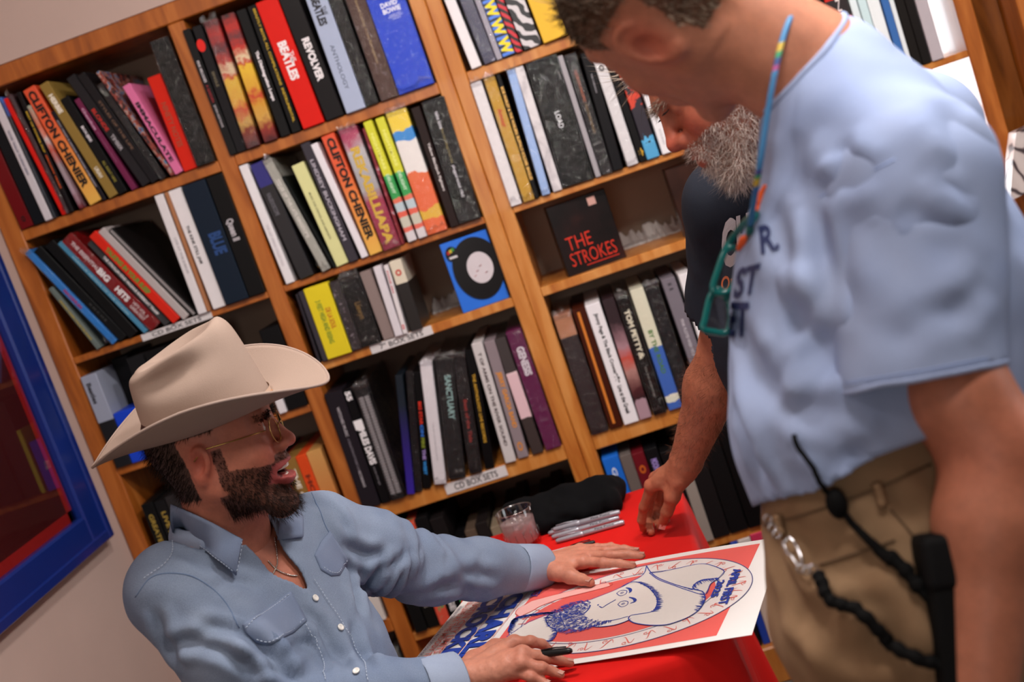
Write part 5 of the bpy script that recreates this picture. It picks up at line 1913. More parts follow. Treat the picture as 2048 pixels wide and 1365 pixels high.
FINGER_R = {'index': (.0112, .0094, .0084, .0070), 'middle': (.0115, .0097, .0086, .0072), 'ring': (.0110, .0092, .0082, .0068), 'pinky': (.0098, .0080, .0072, .0060), 'thumb': (.0165, .0138, .0112, .0088)}


def hand_field(f, wrist, J, wr=.026, sc=1.0):
    """palm and five fingers; J gives four joints per finger (thumb: base, knuckle, joint, tip)"""
    fw = f
    for nme in ('index', 'middle', 'ring', 'pinky'):
        r = [x * sc for x in FINGER_R[nme]]
        base = wrist + (J[nme][0] - wrist) * .12
        fw.cone(base, J[nme][0], wr * .80, r[0] * 1.18, .012)
        fw.chain(J[nme], r, .0035)
        fw.ell(J[nme][0], np.array([1, 1, 1]) * r[0] * 1.15, k=.006)
        fw.ell(J[nme][1], np.array([1, 1, 1]) * r[1] * 1.08, k=.004)
    names = ('index', 'middle', 'ring', 'pinky')
    for a, b in zip(names, names[1:]):
        fw.cone(J[a][0] + (wrist - J[a][0]) * .22, J[b][0] + (wrist - J[b][0]) * .22, .0105 * sc, .0100 * sc, .012)
    r = [x * sc for x in FINGER_R['thumb']]
    fw.cone(wrist + (J['thumb'][0] - wrist) * .3, J['thumb'][0], wr * .75, r[0] * 1.1, .014)
    fw.chain(J['thumb'], r, .005)
    fw.cone(J['thumb'][1], J['index'][0] + (wrist - J['index'][0]) * .35, .009, .011, .014)


def nails(J, Nup, sc=1.0):
    """a nail plate on the back of each finger end; Nup the back-of-hand direction"""
    out = []
    for nme, q in J.items():
        d = nrm(q[3] - q[2])
        n = nrm(Nup[nme] - d * (d @ Nup[nme])) if isinstance(Nup, dict) else nrm(Nup - d * (d @ Nup))
        s = np.cross(d, n)
        r = FINGER_R[nme][3] * sc
        c = q[3] + d * r * .12 + n * r * .86
        k = 7
        V = []
        for i in range(4):
            for j in range(k):
                a = -1.1 + 2.2 * j / (k - 1)
                t = (i / 3 - .62) * r * 1.35
                V.append(c + d * t + s * (math.sin(a) * r * .78) + n * (math.cos(a) * r * .22 - r * .10 + (.0004 if i == 3 else 0)))
        F = [[i * k + j, i * k + j + 1, (i + 1) * k + j + 1, (i + 1) * k + j] for i in range(3) for j in range(k - 1)]
        out.append((np.array(V), F))
    return out


def skin_color(V, base, red, knuckles=(), seed=5, rr=.016):
    C = np.repeat(L3(base)[None], len(V), 0)
    for kx in knuckles:
        w = .45 * np.exp(-(((V - kx) / rr) ** 2).sum(1))[:, None]
        C = C * (1 - w) + L3(red) * w
    C *= (1 + .09 * vnoise(V * 110, seed) + .07 * vnoise(V * 330, seed + 1))[:, None]
    return np.clip(C, 0, 1)


def merge_color(parts):
    Vs, Fs, Cs, n = [], [], [], 0
    for V, F, C in parts:
        Vs.append(V)
        Fs += [[i + n for i in q] for q in (F.tolist() if isinstance(F, np.ndarray) else F)]
        Cs.append(C)
        n += len(V)
    return np.concatenate(Vs), Fs, np.concatenate(Cs)


def eyes(root, B, c, sc, iris='4a3426', xe=.0855):
    for s in (-1, 1):
        ec = c + sc * (np.array([xe, s * .032, .023]) @ B)
        V, F = lathe([(0, -.0112), (.006, -.0095), (.0098, -.0055), (.0112, 0), (.0098, .0055), (.006, .0095), (0, .0112)], 16)
        V = np.stack([V[:, 2], V[:, 0], V[:, 1]], 1)
        e = put('eye', ec + sc * (V @ B), F, plain('d8cfc8', .2, vary=.03), root)
        V2 = V.copy() * 1.02
        keep = V2[:, 0] > .0085
        put('iris', ec + sc * ((np.array([[.0108, 0, 0]] + [[.0098, .0052 * math.cos(a), .0052 * math.sin(a)] for a in np.linspace(0, 2 * math.pi, 13)[:-1]])) @ B),
            [[0, i + 1, (i + 1) % 12 + 1] for i in range(12)], plain(iris, .15), e)


def grow(V, Q, Lc, mask, comb, length, width, n, color, root, name, seed, curl=.3, lvar=.4, B=None, seg=4, jitter=.0015, cvar=.35, color2=None):
    """hair on the masked part of a mesh"""
    r = np.random.default_rng(seed)
    idx = np.nonzero(mask)[0]
    Nn = normals(V, Q)
    pick = r.choice(idx, n)
    P = V[pick] + r.normal(size=(n, 3)) * jitter
    D = comb(Lc[pick], pick)
    if B is not None:
        D = D @ B
    D = D + Nn[pick] * .35
    D /= np.linalg.norm(D, axis=1)[:, None]
    L = length(Lc[pick]) if callable(length) else np.full(n, length)
    Vh, Fh = strands(P, Nn[pick], D, L, width, curl, seg, seed + 1, lvar)
    k = 2 * seg + 1
    cc = np.repeat(L3(color)[None], n, 0) * (1 + cvar * (r.random((n, 1)) * 2 - 1))
    if color2 is not None:
        sel = r.random(n) < .5
        cc[sel] = L3(color2) * (1 + cvar * (r.random((sel.sum(), 1)) * 2 - 1))
    C = np.repeat(np.clip(cc, 0, 1), k, 0)
    o = put(name, Vh, Fh, HAIRM, root, True, colors=C)
    return o


def cloth_color(V, base, dark, seed=1, f1=7, f2=40, amt=.5):
    t = np.clip(.5 + amt * vnoise(V * f1, seed) + .25 * vnoise(V * f2, seed + 2), 0, 1)[:, None]
    return L3(base) * t + L3(dark) * (1 - t)


def button(tree, px, py, root, r=.0055, off=.003, mt=None):
    h, n = cast(tree, px, py)
    if h is None:
        return
    V, F = lathe([(0, .0006), (r * .55, .0006), (r * .7, .0014), (r, .001), (r, -.0012), (0, -.0012)], 16)
    u = nrm(np.cross(n, [.3, .2, 1]))
    v = np.cross(n, u)
    put('button', h + n * off + V[:, :1] * u + V[:, 1:2] * v + V[:, 2:3] * n, F, mt or plain('d9d6d2', .25, coat=.4), root)


def stitch(tree, pts, root, hexc, r=.0007, off=.0022, n=40, name='seam', dash=False):
    L = cast_line(tree, pts, n, off)
    if len(L) < 3:
        return
    if not dash:
        put(name, *tube(L, r, 5), plain(hexc, .8), root)
    else:
        parts = []
        d = np.concatenate([[0], np.cumsum(np.linalg.norm(np.diff(L, axis=0), axis=1))])
        k = max(2, int(d[-1] / .006))
        for i in range(k):
            s = np.array([(i + .15) / k, (i + .8) / k]) * d[-1]
            parts.append(tube(np.stack([np.interp(s, d, L[:, j]) for j in range(3)], 1), r, 4))
        put(name, *join(parts), plain(hexc, .8), root, kind='stuff')


# ------------------------------------------------------------------ the seated man in the pale hat
man = empty('person', (.20, -1.40, FLOOR_Z), 'laughing bearded man in denim shirt and pale cowboy hat, seated signing a poster', 'person')
RS, LS = at(345, 1185, 1.95), at(646, 1066, 2.2)
RE, LE = at(585, 1435, 1.93), at(850, 1140, 2.33)
RW, LW = atz(902, 1368, TZ + .046), atz(1070, 1136, TZ + .040)
C0 = at(462, 1090, 2.06)
C1 = at(520, 1200, 2.085)
C2 = at(618, 1345, 2.10)
PEL = at(690, 1500, 2.12)
SHU = nrm(LS - RS)                                   # right to left
CHN = nrm(np.cross(SHU, C0 - PEL))                   # chest normal
if CHN @ RC[2] > 0:
    CHN = -CHN
HB = basis(nrm(np.array([.9957, .0924, 0]) + np.array([0, 0, -.03])))
HC = at(436, 908, 1.99)
HS = .955
NB = C0 + UP * .005
DEN = vcol_mat('denim', .85, 0, .5, 650, .2, vary=.28)


def torso_man(f, g):
    f.econe(C1, C2, SHU, (.168 + g, .112 + g), (.150 + g, .118 + g), .04)
    f.econe(C2, PEL, SHU, (.150 + g, .118 + g), (.165 + g, .125 + g), .03)
    f.cone(RS + (C0 - RS) * .12, C0 - UP * .015, .062 + g, .066 + g, .04)
    f.cone(LS + (C0 - LS) * .12, C0 - UP * .015, .060 + g, .066 + g, .04)
    f.ell(C1 - CHN * .02 + UP * .02, (.15 + g, .10 + g, .12 + g), np.array([SHU, CHN, np.cross(SHU, CHN)]), .04)


f = Field(np.minimum.reduce([RS, LS, PEL, RE, RW]) - .22, np.maximum.reduce([LS, C0, LW, RW]) + .16, .0062)
torso_man(f, .0)
f.chain([RS, RS + (RE - RS) * .5, RE], [.074, .074, .066], .035)
f.chain([RE, RE + (RW - RE) * .55, RW + (RW - RE) * .18], [.066, .056, .043], .03)
f.chain([LS, LS + (LE - LS) * .5, LE], [.070, .066, .060], .035)
f.chain([LE, LE + (LW - LE) * .5, LW + (LW - LE) * .16], [.060, .053, .042], .03)
V, Q = f.mesh()
V = relax(V, Q, 3)
# neck opening, open placket, cuff ends
ax = nrm(C0 - C1)
dneck = V - (C0 + UP * .018 + CHN * .01)
hole = (dneck @ nrm(UP + CHN * .24) > .024) & (np.linalg.norm(dneck, axis=1) < .12)
cuffL = (V - LW) @ nrm(LW - LE) > .004
cuffL &= np.linalg.norm(V - LW, axis=1) < .09
cuffR = (V - RW) @ nrm(RW - RE) > .004
cuffR &= np.linalg.norm(V - RW, axis=1) < .09
Nn = normals(V, Q)
VNECK = [(476, 1060), (482, 1078), (515, 1108), (537, 1140), (558, 1153), (590, 1162), (622, 1188), (603, 1150), (582, 1126), (560, 1098), (548, 1066), (540, 1040)]
px = pix(V)
vee = inpoly(px, np.array(VNECK)) & (Nn @ RC[2] < .1) & ((V - C0) @ CHN > 0)
V, Q, used = drop(V, Q, hole | cuffL | cuffR | vee)
V = border_smooth(V, Q, 14)
tree = bvh(V, Q)
Nn = normals(V, Q)
for pts, w_, a_ in (([(478, 1250), (530, 1300), (585, 1365)], .012, .010), ([(395, 1255), (455, 1262), (520, 1300)], .010, .006), ([(330, 1300), (380, 1285), (450, 1300), (520, 1345)], .011, .006),
                    ([(310, 1215), (330, 1280), (372, 1345)], .010, .005), ([(500, 1340), (560, 1345), (600, 1365)], .008, .006),
                    ([(690, 1120), (705, 1180), (725, 1235)], .010, .007), ([(705, 1185), (740, 1165), (770, 1120)], .009, .008), ([(725, 1200), (765, 1165), (800, 1105)], .008, .008),
                    ([(755, 1203), (790, 1160), (812, 1098)], .007, .006), ([(790, 1205), (812, 1165), (826, 1095)], .007, .006), ([(812, 1200), (828, 1150), (840, 1090)], .006, .005),
                    ([(680, 1085), (730, 1110), (770, 1105)], .010, .006), ([(840, 1195), (880, 1175), (930, 1178), (985, 1190)], .010, .004), ([(870, 1180), (940, 1150), (1000, 1160)], .012, .004),
                    ([(640, 1230), (660, 1290), (700, 1345)], .010, .004), ([(705, 1240), (715, 1300), (755, 1345)], .010, .006), ([(600, 1210), (640, 1260), (668, 1330)], .009, .004),
                    ([(560, 1330), (600, 1290), (640, 1290)], .010, .004), ([(640, 1000), (680, 1030), (700, 1080)], .008, .004), ([(590, 1000), (650, 1020), (690, 1060)], .008, .003),
                    ([(420, 1180), (470, 1165), (520, 1180)], .010, .003), ([(350, 1100), (420, 1140), (470, 1165)], .010, .003)):
    L = cast_line(tree, pts, 16)
    if len(L) > 3:
        V = fold(V, Nn, L, w_, a_ * 1.5)
# sleeve rumples around both elbows
for A_, B_, amp, fr_ in ((LS, LE, .0042, 62), (LE, LW, .003, 55), (RS, RE, .003, 46), (RE, RW, .003, 50)):
    d_, t_ = seg_dist(V, np.array([A_, B_]))
    on = (d_ < .11) & (t_ > .05) & (t_ < .95)
    e = nrm(B_ - A_)
    al = (V - A_) @ e
    wv = np.sin(al * fr_ * 2 + 2.5 * vnoise(V * 18, 8) + 3 * vnoise(V * 7, 9))
    env = np.exp(-((t_ - (.85 if A_ is LS or A_ is RS else .12)) / .3) ** 2)
    V[on] += Nn[on] * (amp * wv * env)[on][:, None]
V += Nn * (.0022 * vnoise(V * 17, 3) + .0012 * vnoise(V * 42, 4))[:, None]
V = relax(V, Q, 1, .3)
shirt = put('denim_shirt', V, Q, DEN, man, colors=cloth_color(V, '7c899e', '627089', 5))
sm = shirt.modifiers.new('thickness', 'SOLIDIFY')
sm.thickness = .0035
sm.offset = 0
tree = bvh(V, Q)
DENP = vcol_mat('denim_piece', .85, 0, .5, 900, .2, vary=.14)


def denim_patch(name, top, bot, **kw):
    Vp, Fp_ = loft_patch(tree, top, bot, **kw)
    put(name, Vp, Fp_, DENP, shirt, colors=cloth_color(Vp, '8591a8', '6d7b96', 11))


denim_patch('pocket_flap', [(484, 1250), (530, 1220), (579, 1184)], [(492, 1268), (500, 1284), (541, 1289), (580, 1270), (610, 1246), (611, 1228)][0:1] + [(510, 1283), (541, 1289), (585, 1268), (612, 1244)], nu=18, nv=9, puff=.002)
denim_patch('pocket_flap', [(627, 1112), (640, 1085), (658, 1064)], [(640, 1142), (660, 1154), (678, 1152), (694, 1122)], nu=14, nv=8, puff=.002)
# collar: stand around the neck, two leaves
cc = C0 + UP * .020 + CHN * .004
ring = []
for a in np.linspace(math.radians(62), math.radians(298), 40):
    dirv = CHN * math.cos(a) + nrm(np.cross(UP, CHN)) * math.sin(a)
    for j, (rr_, zz) in enumerate(((.080, -.012), (.074, .010), (.071, .034), (.079, .037), (.090, .018), (.098, -.010))):
        tilt = -.022 * math.cos(a)
        ring.append(cc + dirv * rr_ + UP * (zz + tilt + .004))
ring = np.array(ring)
FR = [[i * 6 + j, i * 6 + j + 1, (i + 1) * 6 + j + 1, (i + 1) * 6 + j] for i in range(39) for j in range(5)]
cr_ = put('collar', ring, FR, DENP, shirt, colors=cloth_color(ring, '8591a8', '6d7b96', 12))
sm = cr_.modifiers.new('thickness', 'SOLIDIFY')
sm.thickness = .003
denim_patch('collar_leaf', [(566, 1004), (556, 1046), (552, 1084)], [(590, 1010), (603, 1045), (601, 1079)], nu=10, nv=8, off=.006, th=.003, puff=.003)
# placket and cuffs
denim_patch('placket', [(548, 1066), (562, 1098), (584, 1126), (605, 1150), (624, 1188), (655, 1232), (690, 1284), (714, 1330), (726, 1365)], [(566, 1062), (582, 1096), (604, 1124), (626, 1152), (645, 1184), (678, 1228), (712, 1280), (736, 1326), (748, 1365)], nu=34, nv=4, off=.0015, th=.003)
denim_patch('placket', [(484, 1080), (516, 1110), (540, 1143), (560, 1156), (590, 1165), (622, 1190)], [(480, 1092), (508, 1120), (530, 1150), (552, 1166), (584, 1178), (610, 1204)], nu=22, nv=4, off=.001, th=.003)


def cuff(A_, W_, r0, r1, name='cuff'):
    e = nrm(W_ - A_)
    u = nrm(np.cross(e, [.1, .2, 1]))
    v = np.cross(e, u)
    Vc = []
    prof = [(-.062, r0), (-.058, r0 + .003), (-.03, (r0 + r1) / 2 + .003), (.002, r1 + .003), (.005, r1 + .0015), (.003, r1 - .002), (-.03, r1 - .003)]
    for s_, r_ in prof:
        for k in range(28):
            a = 2 * math.pi * k / 28
            rr_ = r_ * (1 + .03 * math.sin(3 * a + 40 * s_))
            Vc.append(W_ + e * s_ + rr_ * (math.cos(a) * u * 1.08 + math.sin(a) * v * .92))
    Vc = np.array(Vc)
    Fc = [[i * 28 + k, i * 28 + (k + 1) % 28, (i + 1) * 28 + (k + 1) % 28, (i + 1) * 28 + k] for i in range(len(prof) - 1) for k in range(28)]
    put(name, Vc, Fc, DENP, shirt, colors=cloth_color(Vc, '8d99af', '72809c', 13))


cuff(LE, LW + nrm(LW - LE) * .012, .049, .046)
cuff(RE, RW + nrm(RW - RE) * .008, .053, .050)
WHT = plain('dcd8d2', .25, coat=.4)
for q in ((501, 1088), (564, 1257), (676, 1126), (628, 1199), (679, 1258), (714, 1346)):
    button(tree, *q, shirt, .0058, .0045, WHT)
for pts in ([(272, 1195), (304, 1156), (350, 1148), (395, 1159), (445, 1200), (478, 1256)], [(622, 985), (640, 1025), (655, 1062), (694, 1120)]):
    stitch(tree, pts, shirt, '5f7290', .0012, .0015, name='armhole_seam')
for pts in ([(290, 1160), (340, 1120), (345, 1070)],
            [(488, 1256), (530, 1226), (576, 1190)], [(512, 1277), (541, 1283), (583, 1263), (606, 1240)], [(643, 1137), (660, 1148), (676, 1146), (690, 1120)],
            [(624, 1160), (650, 1200), (690, 1262), (722, 1320), (736, 1365)], [(610, 1250), (636, 1290), (650, 1365)]):
    stitch(tree, pts, shirt, 'b9c4d6', .0006, .0052, name='stitching', dash=True)

# skin: torso under the shirt, head, hands
HJ = {}
z0 = TZ + .0045
LH = {'index': [atz(1166, 1124, z0 + .027), atz(1206, 1126, z0 + .024), atz(1240, 1128, z0 + .017), atz(1266, 1131, z0 + .009)],
      'middle': [atz(1172, 1114, z0 + .027), atz(1218, 1112, z0 + .024), atz(1256, 1109, z0 + .018), atz(1284, 1112, z0 + .009)],
      'ring': [atz(1170, 1106, z0 + .025), atz(1212, 1103, z0 + .022), atz(1247, 1099, z0 + .017), atz(1274, 1103, z0 + .009)],
      'pinky': [atz(1160, 1099, z0 + .022), atz(1194, 1096, z0 + .019), atz(1222, 1093, z0 + .014), atz(1246, 1098, z0 + .008)],
      'thumb': [atz(1118, 1146, z0 + .028), atz(1141, 1153, z0 + .022), atz(1163, 1160, z0 + .014), atz(1181, 1166, z0 + .010)]}
RH = {'index': [atz(1028, 1287, z0 + .054), atz(1062, 1284, z0 + .052), atz(1084, 1289, z0 + .040), atz(1097, 1298, z0 + .028)],
      'middle': [atz(1044, 1308, z0 + .054), atz(1094, 1316, z0 + .034), atz(1120, 1322, z0 + .018), atz(1140, 1327, z0 + .009)],
      'ring': [atz(1042, 1327, z0 + .046), atz(1083, 1337, z0 + .030), atz(1106, 1344, z0 + .016), atz(1122, 1351, z0 + .009)],
      'pinky': [atz(1030, 1343, z0 + .036), atz(1062, 1355, z0 + .024), atz(1082, 1362, z0 + .013), atz(1096, 1369, z0 + .008)],
      'thumb': [atz(948, 1322, z0 + .038), atz(990, 1296, z0 + .034), atz(1030, 1287, z0 + .026), atz(1058, 1292, z0 + .020)]}
parts = []
f = Field(np.minimum.reduce([RS, LS, PEL, RE, RW]) - .2, np.maximum.reduce([LS, C0, LW, RW]) + .14, .009)
torso_man(f, -.010)
f.chain([RS, RE, RW], [.056, .046, .026], .03)
f.chain([LS, LE, LW], [.054, .043, .026], .03)
V, Q = f.mesh()
V = relax(V, Q, 2)
V, Q, _ = drop(V, Q, ((V - LW) @ nrm(LW - LE) > -.01) & (np.linalg.norm(V - LW, axis=1) < .06) | ((V - RW) @ nrm(RW - RE) > -.01) & (np.linalg.norm(V - RW, axis=1) < .06))
SK, SKR = 'b4705a', 'a84838'
parts.append((V, Q, skin_color(V, SK, SKR)))
hv, hq, hl = make_head(HB, HC, HS, NB - UP * .03, (.062, .070), mouth_open=.016, chin_z=-.014, jaw=1.06, ear=.84, nose=.96)
hc_ = head_color(hl, SK, SKR)
BEARD = ((hl[:, 2] < -.022 - .25 * np.clip(hl[:, 0] - .03, 0, 1)) & (hl[:, 0] > -.002) & (hl[:, 2] > -.128 + .9 * np.clip(.07 - hl[:, 0], 0, .2) * .3) & (np.abs(hl[:, 1]) < .075)) \
    | ((hl[:, 0] > .008) & (hl[:, 0] < .026) & (hl[:, 2] < .02) & (hl[:, 2] > -.05) & (np.abs(hl[:, 1]) > .05)) \
    | ((hl[:, 0] > .092) & (hl[:, 2] < -.026) & (hl[:, 2] > -.041) & (np.abs(hl[:, 1]) < .034))
LIPS = (hl[:, 0] > .064) & (np.abs(hl[:, 1]) < .040) & (hl[:, 2] < -.0385) & (hl[:, 2] > -.0815 + .5 * np.clip(.098 - hl[:, 0], 0, .04))
BEARD &= ~LIPS
BEARD &= hl[:, 2] > -.135
NECKZ = (hl[:, 2] < -.105) & (hl[:, 0] < .055)
BEARD &= ~NECKZ
SCALP = ((hl[:, 2] > .062 - .9 * np.clip(.03 - hl[:, 0], -.1, .06)) & (hl[:, 0] < .09)) | ((hl[:, 0] < -.035) & (hl[:, 2] > -.055)) | ((hl[:, 0] < .022) & (hl[:, 0] > -.01) & (hl[:, 2] > .02))
SCALP &= ~((np.abs(hl[:, 1]) > .074) & (hl[:, 0] > -.045) & (hl[:, 2] < .05))
DK = L3('2a1a14')
w_ = (BEARD * .72)[:, None]
hc_ = hc_ * (1 - w_) + DK * w_
w_ = (SCALP * .9)[:, None]
hc_ = hc_ * (1 - w_) + L3('1c130f') * w_
hc_[LIPS & (hl[:, 0] > .068)] = L3('a04a48')
mouth_in = ((((hl - np.array([.104, 0, -.058])) / np.array([.037, .033, .0125])) ** 2).sum(1) < 1.06)

hc_[mouth_in & (hl[:, 0] < .094)] = L3('4a1418')
parts.append((hv, hq, hc_))
for J, W_, E_ in ((LH, LW, LE), (RH, RW, RE)):
    pts = np.array(sum(J.values(), []) + [W_])
    f = Field(np.minimum(pts.min(0), W_ - .05) - .03, np.maximum(pts.max(0), W_ + .05) + .03, .0024)
    f.cone(W_ - nrm(W_ - E_) * .04, W_ + nrm(W_ - E_) * .015, .030, .027, .01)
    hand_field(f, W_ + nrm(W_ - E_) * .012, J, .027)
    V, Q = f.mesh()
    V = relax(V, Q, 1, .4)
    Nn = normals(V, Q)
    V += Nn * (.0004 * vnoise(V * 180, 2) + .0006 * vnoise(V * 70, 3))[:, None]
    parts.append((V, Q, skin_color(V, 'bf806a', 'ac5b48', [J[n_][k] for n_ in J for k in (0, 1, 3)], 6)))
V, F, C = merge_color(parts)
body = put('body', V, F, SKIN, man, colors=C)
for J in (LH, RH):
    for g in nails(J, {'thumb': nrm(np.array([.2, -.5, .8])), **{k: UP for k in ('index', 'middle', 'ring', 'pinky')}}):
        put('fingernail', *g, plain('c08e80', .3, coat=.3), man)
eyes(man, HB, HC, HS, xe=.0845)
# teeth
tv = []
for i, a in enumerate(np.linspace(-1.05, 1.05, 9)):
    bm = box_bm((-.003, -.0038, -.0045), (.003, .0038, .0045), .0012, 2)
    Vt_ = np.array([v.co[:] for v in bm.verts])
    Ft_ = [[v.index for v in q.verts] for q in bm.faces]
    bm.free()
    Rz = np.array([[math.cos(a), -math.sin(a), 0], [math.sin(a), math.cos(a), 0], [0, 0, 1]])
    tv.append((HC + HS * ((Vt_ @ Rz.T + [.080 + .0225 * math.cos(a), .0225 * math.sin(a), -.0500]) @ HB), Ft_))
    if abs(i - 4) < 4:
        tv.append((HC + HS * ((Vt_ * .8 @ Rz.T + [.077 + .021 * math.cos(a), .021 * math.sin(a), -.0690]) @ HB), Ft_))
put('teeth', *join(tv), plain('e6ded4', .2, coat=.4), man)
tg, tf = lathe([(0, -.006), (.012, -.004), (.015, 0), (.012, .004), (0, .006)], 16)
put('tongue', HC + HS * ((tg * [1.2, 1, 1] + [.082, 0, -.068]) @ HB), tf, plain('9a4044', .35), man)


def comb_beard(Lc, _):
    d = np.stack([.35 + .0 * Lc[:, 0], np.sign(Lc[:, 1]) * .25, -np.ones(len(Lc))], 1)
    return d


grow(hv, hq, hl, BEARD, comb_beard, lambda q: .0035 + .0085 * np.clip((-.03 - q[:, 2]) / .08, 0, 1), .00036, 5200, '140a07', man, 'beard', 21, .2, B=HB, seg=3, cvar=.5, color2='24120b')
grow(hv, hq, hl, SCALP & (hl[:, 2] < .075), lambda q, _: np.stack([-.4 + 0 * q[:, 0], 0 * q[:, 0], -np.ones(len(q))], 1), .011, .0005, 2600, '1a110c', man, 'hair', 22, .15, B=HB, seg=3, cvar=.5)
BROWM = (hl[:, 0] > .075) & (hl[:, 2] > .036) & (hl[:, 2] < .047) & (np.abs(hl[:, 1]) > .012) & (np.abs(hl[:, 1]) < .048)
grow(hv, hq, hl, BROWM, lambda q, _: np.stack([0 * q[:, 0] - .1, np.sign(q[:, 1]), .15 + 0 * q[:, 0]], 1), .009, .0005, 500, '24150e', man, 'eyebrow', 23, .2, B=HB, seg=3)
# seat, legs
f = Field(PEL + [-.35, -.62, -.80], PEL + [.35, .3, .14], .011)
hipR, hipL = PEL - SHU * .10, PEL + SHU * .10
kn = [hipR + np.array([-.02, -.40, -.02]), hipL + np.array([.02, -.40, -.02])]
f.econe(PEL + UP * .05, PEL - UP * .02, SHU, (.16, .12), (.17, .13), .03)
for hp, k in ((hipR, kn[0]), (hipL, kn[1])):
    ft = np.array([k[0], k[1] + .03, FLOOR_Z + .09])
    f.chain([hp, k, ft], [.088, .066, .048], .03)
V, Q = f.mesh()
V = relax(V, Q, 2)
put('jeans', V, Q, DEN, man, colors=cloth_color(V, '38455e', '2a3448', 9))
for k in kn:
    f = Field(np.array([k[0] - .08, k[1] - .24, FLOOR_Z - .01]), np.array([k[0] + .08, k[1] + .14, FLOOR_Z + .16]), .006)
    f.cone((k[0], k[1] + .06, FLOOR_Z + .05), (k[0], k[1] - .12, FLOOR_Z + .038), .05, .036, .02)
    f.cone((k[0], k[1] + .03, FLOOR_Z + .05), (k[0], k[1] + .03, FLOOR_Z + .13), .045, .05, .02)
    V, Q = f.mesh()
    V[:, 2] = np.maximum(V[:, 2], FLOOR_Z + .001)
    put('boot', V, Q, plain('4a2c1c', .4), man)
st_z = PEL[2] - .13
stool = empty('stool', (PEL[0], PEL[1], FLOOR_Z), 'plain round stool hidden under the seated man', 'stool')
V, F = lathe([(0, 0), (.19, 0), (.2, .01), (.2, .03), (.19, .04), (0, .04)], 32)
put('seat', V + [PEL[0] - .02, PEL[1], st_z - .04], F, plain('3a2a20', .5), stool)
for a in (45, 135, 225, 315):
    c_, s_ = math.cos(math.radians(a)), math.sin(math.radians(a))
    put('leg', *tube([(PEL[0] - .02 + .13 * c_, PEL[1] + .13 * s_, st_z - .035), (PEL[0] - .02 + .19 * c_, PEL[1] + .19 * s_, FLOOR_Z)], .014, 8), plain('2c2c2e', .4, .6), stool)

# necklace lying on the open chest
btree = bvh(body_V := np.array([v.co[:] for v in body.data.vertices]) + origin_of(body), [list(p.vertices) for p in body.data.polygons])
def on_shirt(q, off=.006, D=2.0):
    h, n_ = cast(tree, *q)
    return at(q[0], q[1], D) if h is None else h + n_ * off


lf = loft3([at(343, 1008, 2.00), at(378, 1024, 1.965), at(425, 1046, 1.95), at(486, 1079, 1.955)], [on_shirt((346, 1064)), on_shirt((378, 1084)), on_shirt((420, 1114)), on_shirt((469, 1150))], 18, 10, .003, .007, -RC[2])
lf = (lift(lift(lf[0], tree, .009), btree, .008), lf[1])
lf[0][:180] -= RC[2] * .003
put('collar_leaf', *lf, DENP, shirt, colors=cloth_color(lf[0], '8793aa', '6d7b96', 11))
lfb = bvh(lf[0], np.array(lf[1]))
for pts in ([(350, 1060), (380, 1080), (420, 1108), (466, 1143)], [(472, 1144), (480, 1110), (483, 1084)]):
    stitch(lfb, pts, shirt, 'b9c4d6', .0006, .0012, name='stitching', dash=True)
nk = cast_line(btree, [(548, 1078), (552, 1105), (553, 1130), (545, 1150)], 26, .002)
nk2 = cast_line(btree, [(536, 1124), (548, 1137), (562, 1146), (580, 1152), (592, 1153)], 24, .002)
SIL = plain('c9c4bc', .2, .9)
neck = empty('necklace', tuple(nk[0]) if len(nk) else tuple(C0), 'thin silver chain necklace on the open tanned chest', 'necklace')
for L in (nk, nk2):
    gp = []
    if len(L) > 2:
        gp = [lathe([(0, -.0013), (.0013, -.0006), (.0015, 0), (.0013, .0006), (0, .0013)], 8) for _ in L]
        gp = [(v + p, f_) for (v, f_), p in zip(gp, L)]
        put('chain', *join(gp), SIL, neck, kind='stuff')

# eyeglasses
eg = empty('eyeglasses', tuple(HC + .11 * HB[0] + .02 * HB[2]), 'thin gold rimmed eyeglasses on the laughing man in the hat', 'eyeglasses')
GOLD = plain('b08a4a', .2, .9)
for s in (-1, 1):
    loop = []
    for a in np.linspace(0, 2 * math.pi, 28)[:-1]:
        y_ = s * (.034 + .025 * math.cos(a) * (1 if s > 0 else 1))
        z_ = .014 + .021 * math.sin(a) - .004 * math.cos(a) * s
        loop.append(HC + HS * (np.array([.111 - .18 * (abs(y_) - .012) ** 1 * .5, y_, z_]) @ HB))
    put('rim', *tube(loop, .0009, 6, True), GOLD, eg)
    put('lens', np.array(loop), [list(range(len(loop)))], bpy.data.materials.get('lens') or clear_mat('lens', 'f2ece6', .02, 2.0, 0, 1, .06), eg, False)
    put('temple', *tube([HC + HS * (np.array(q) @ HB) for q in ((.100, s * .060, .022), (.06, s * .077, .024), (.0, s * .083, .026), (-.02, s * .083, .012))], .0011, 6), GOLD, eg)
put('bridge', *tube([HC + HS * (np.array(q) @ HB) for q in ((.112, -.011, .018), (.118, 0, .022), (.112, .011, .018))], .001, 6), GOLD, eg)


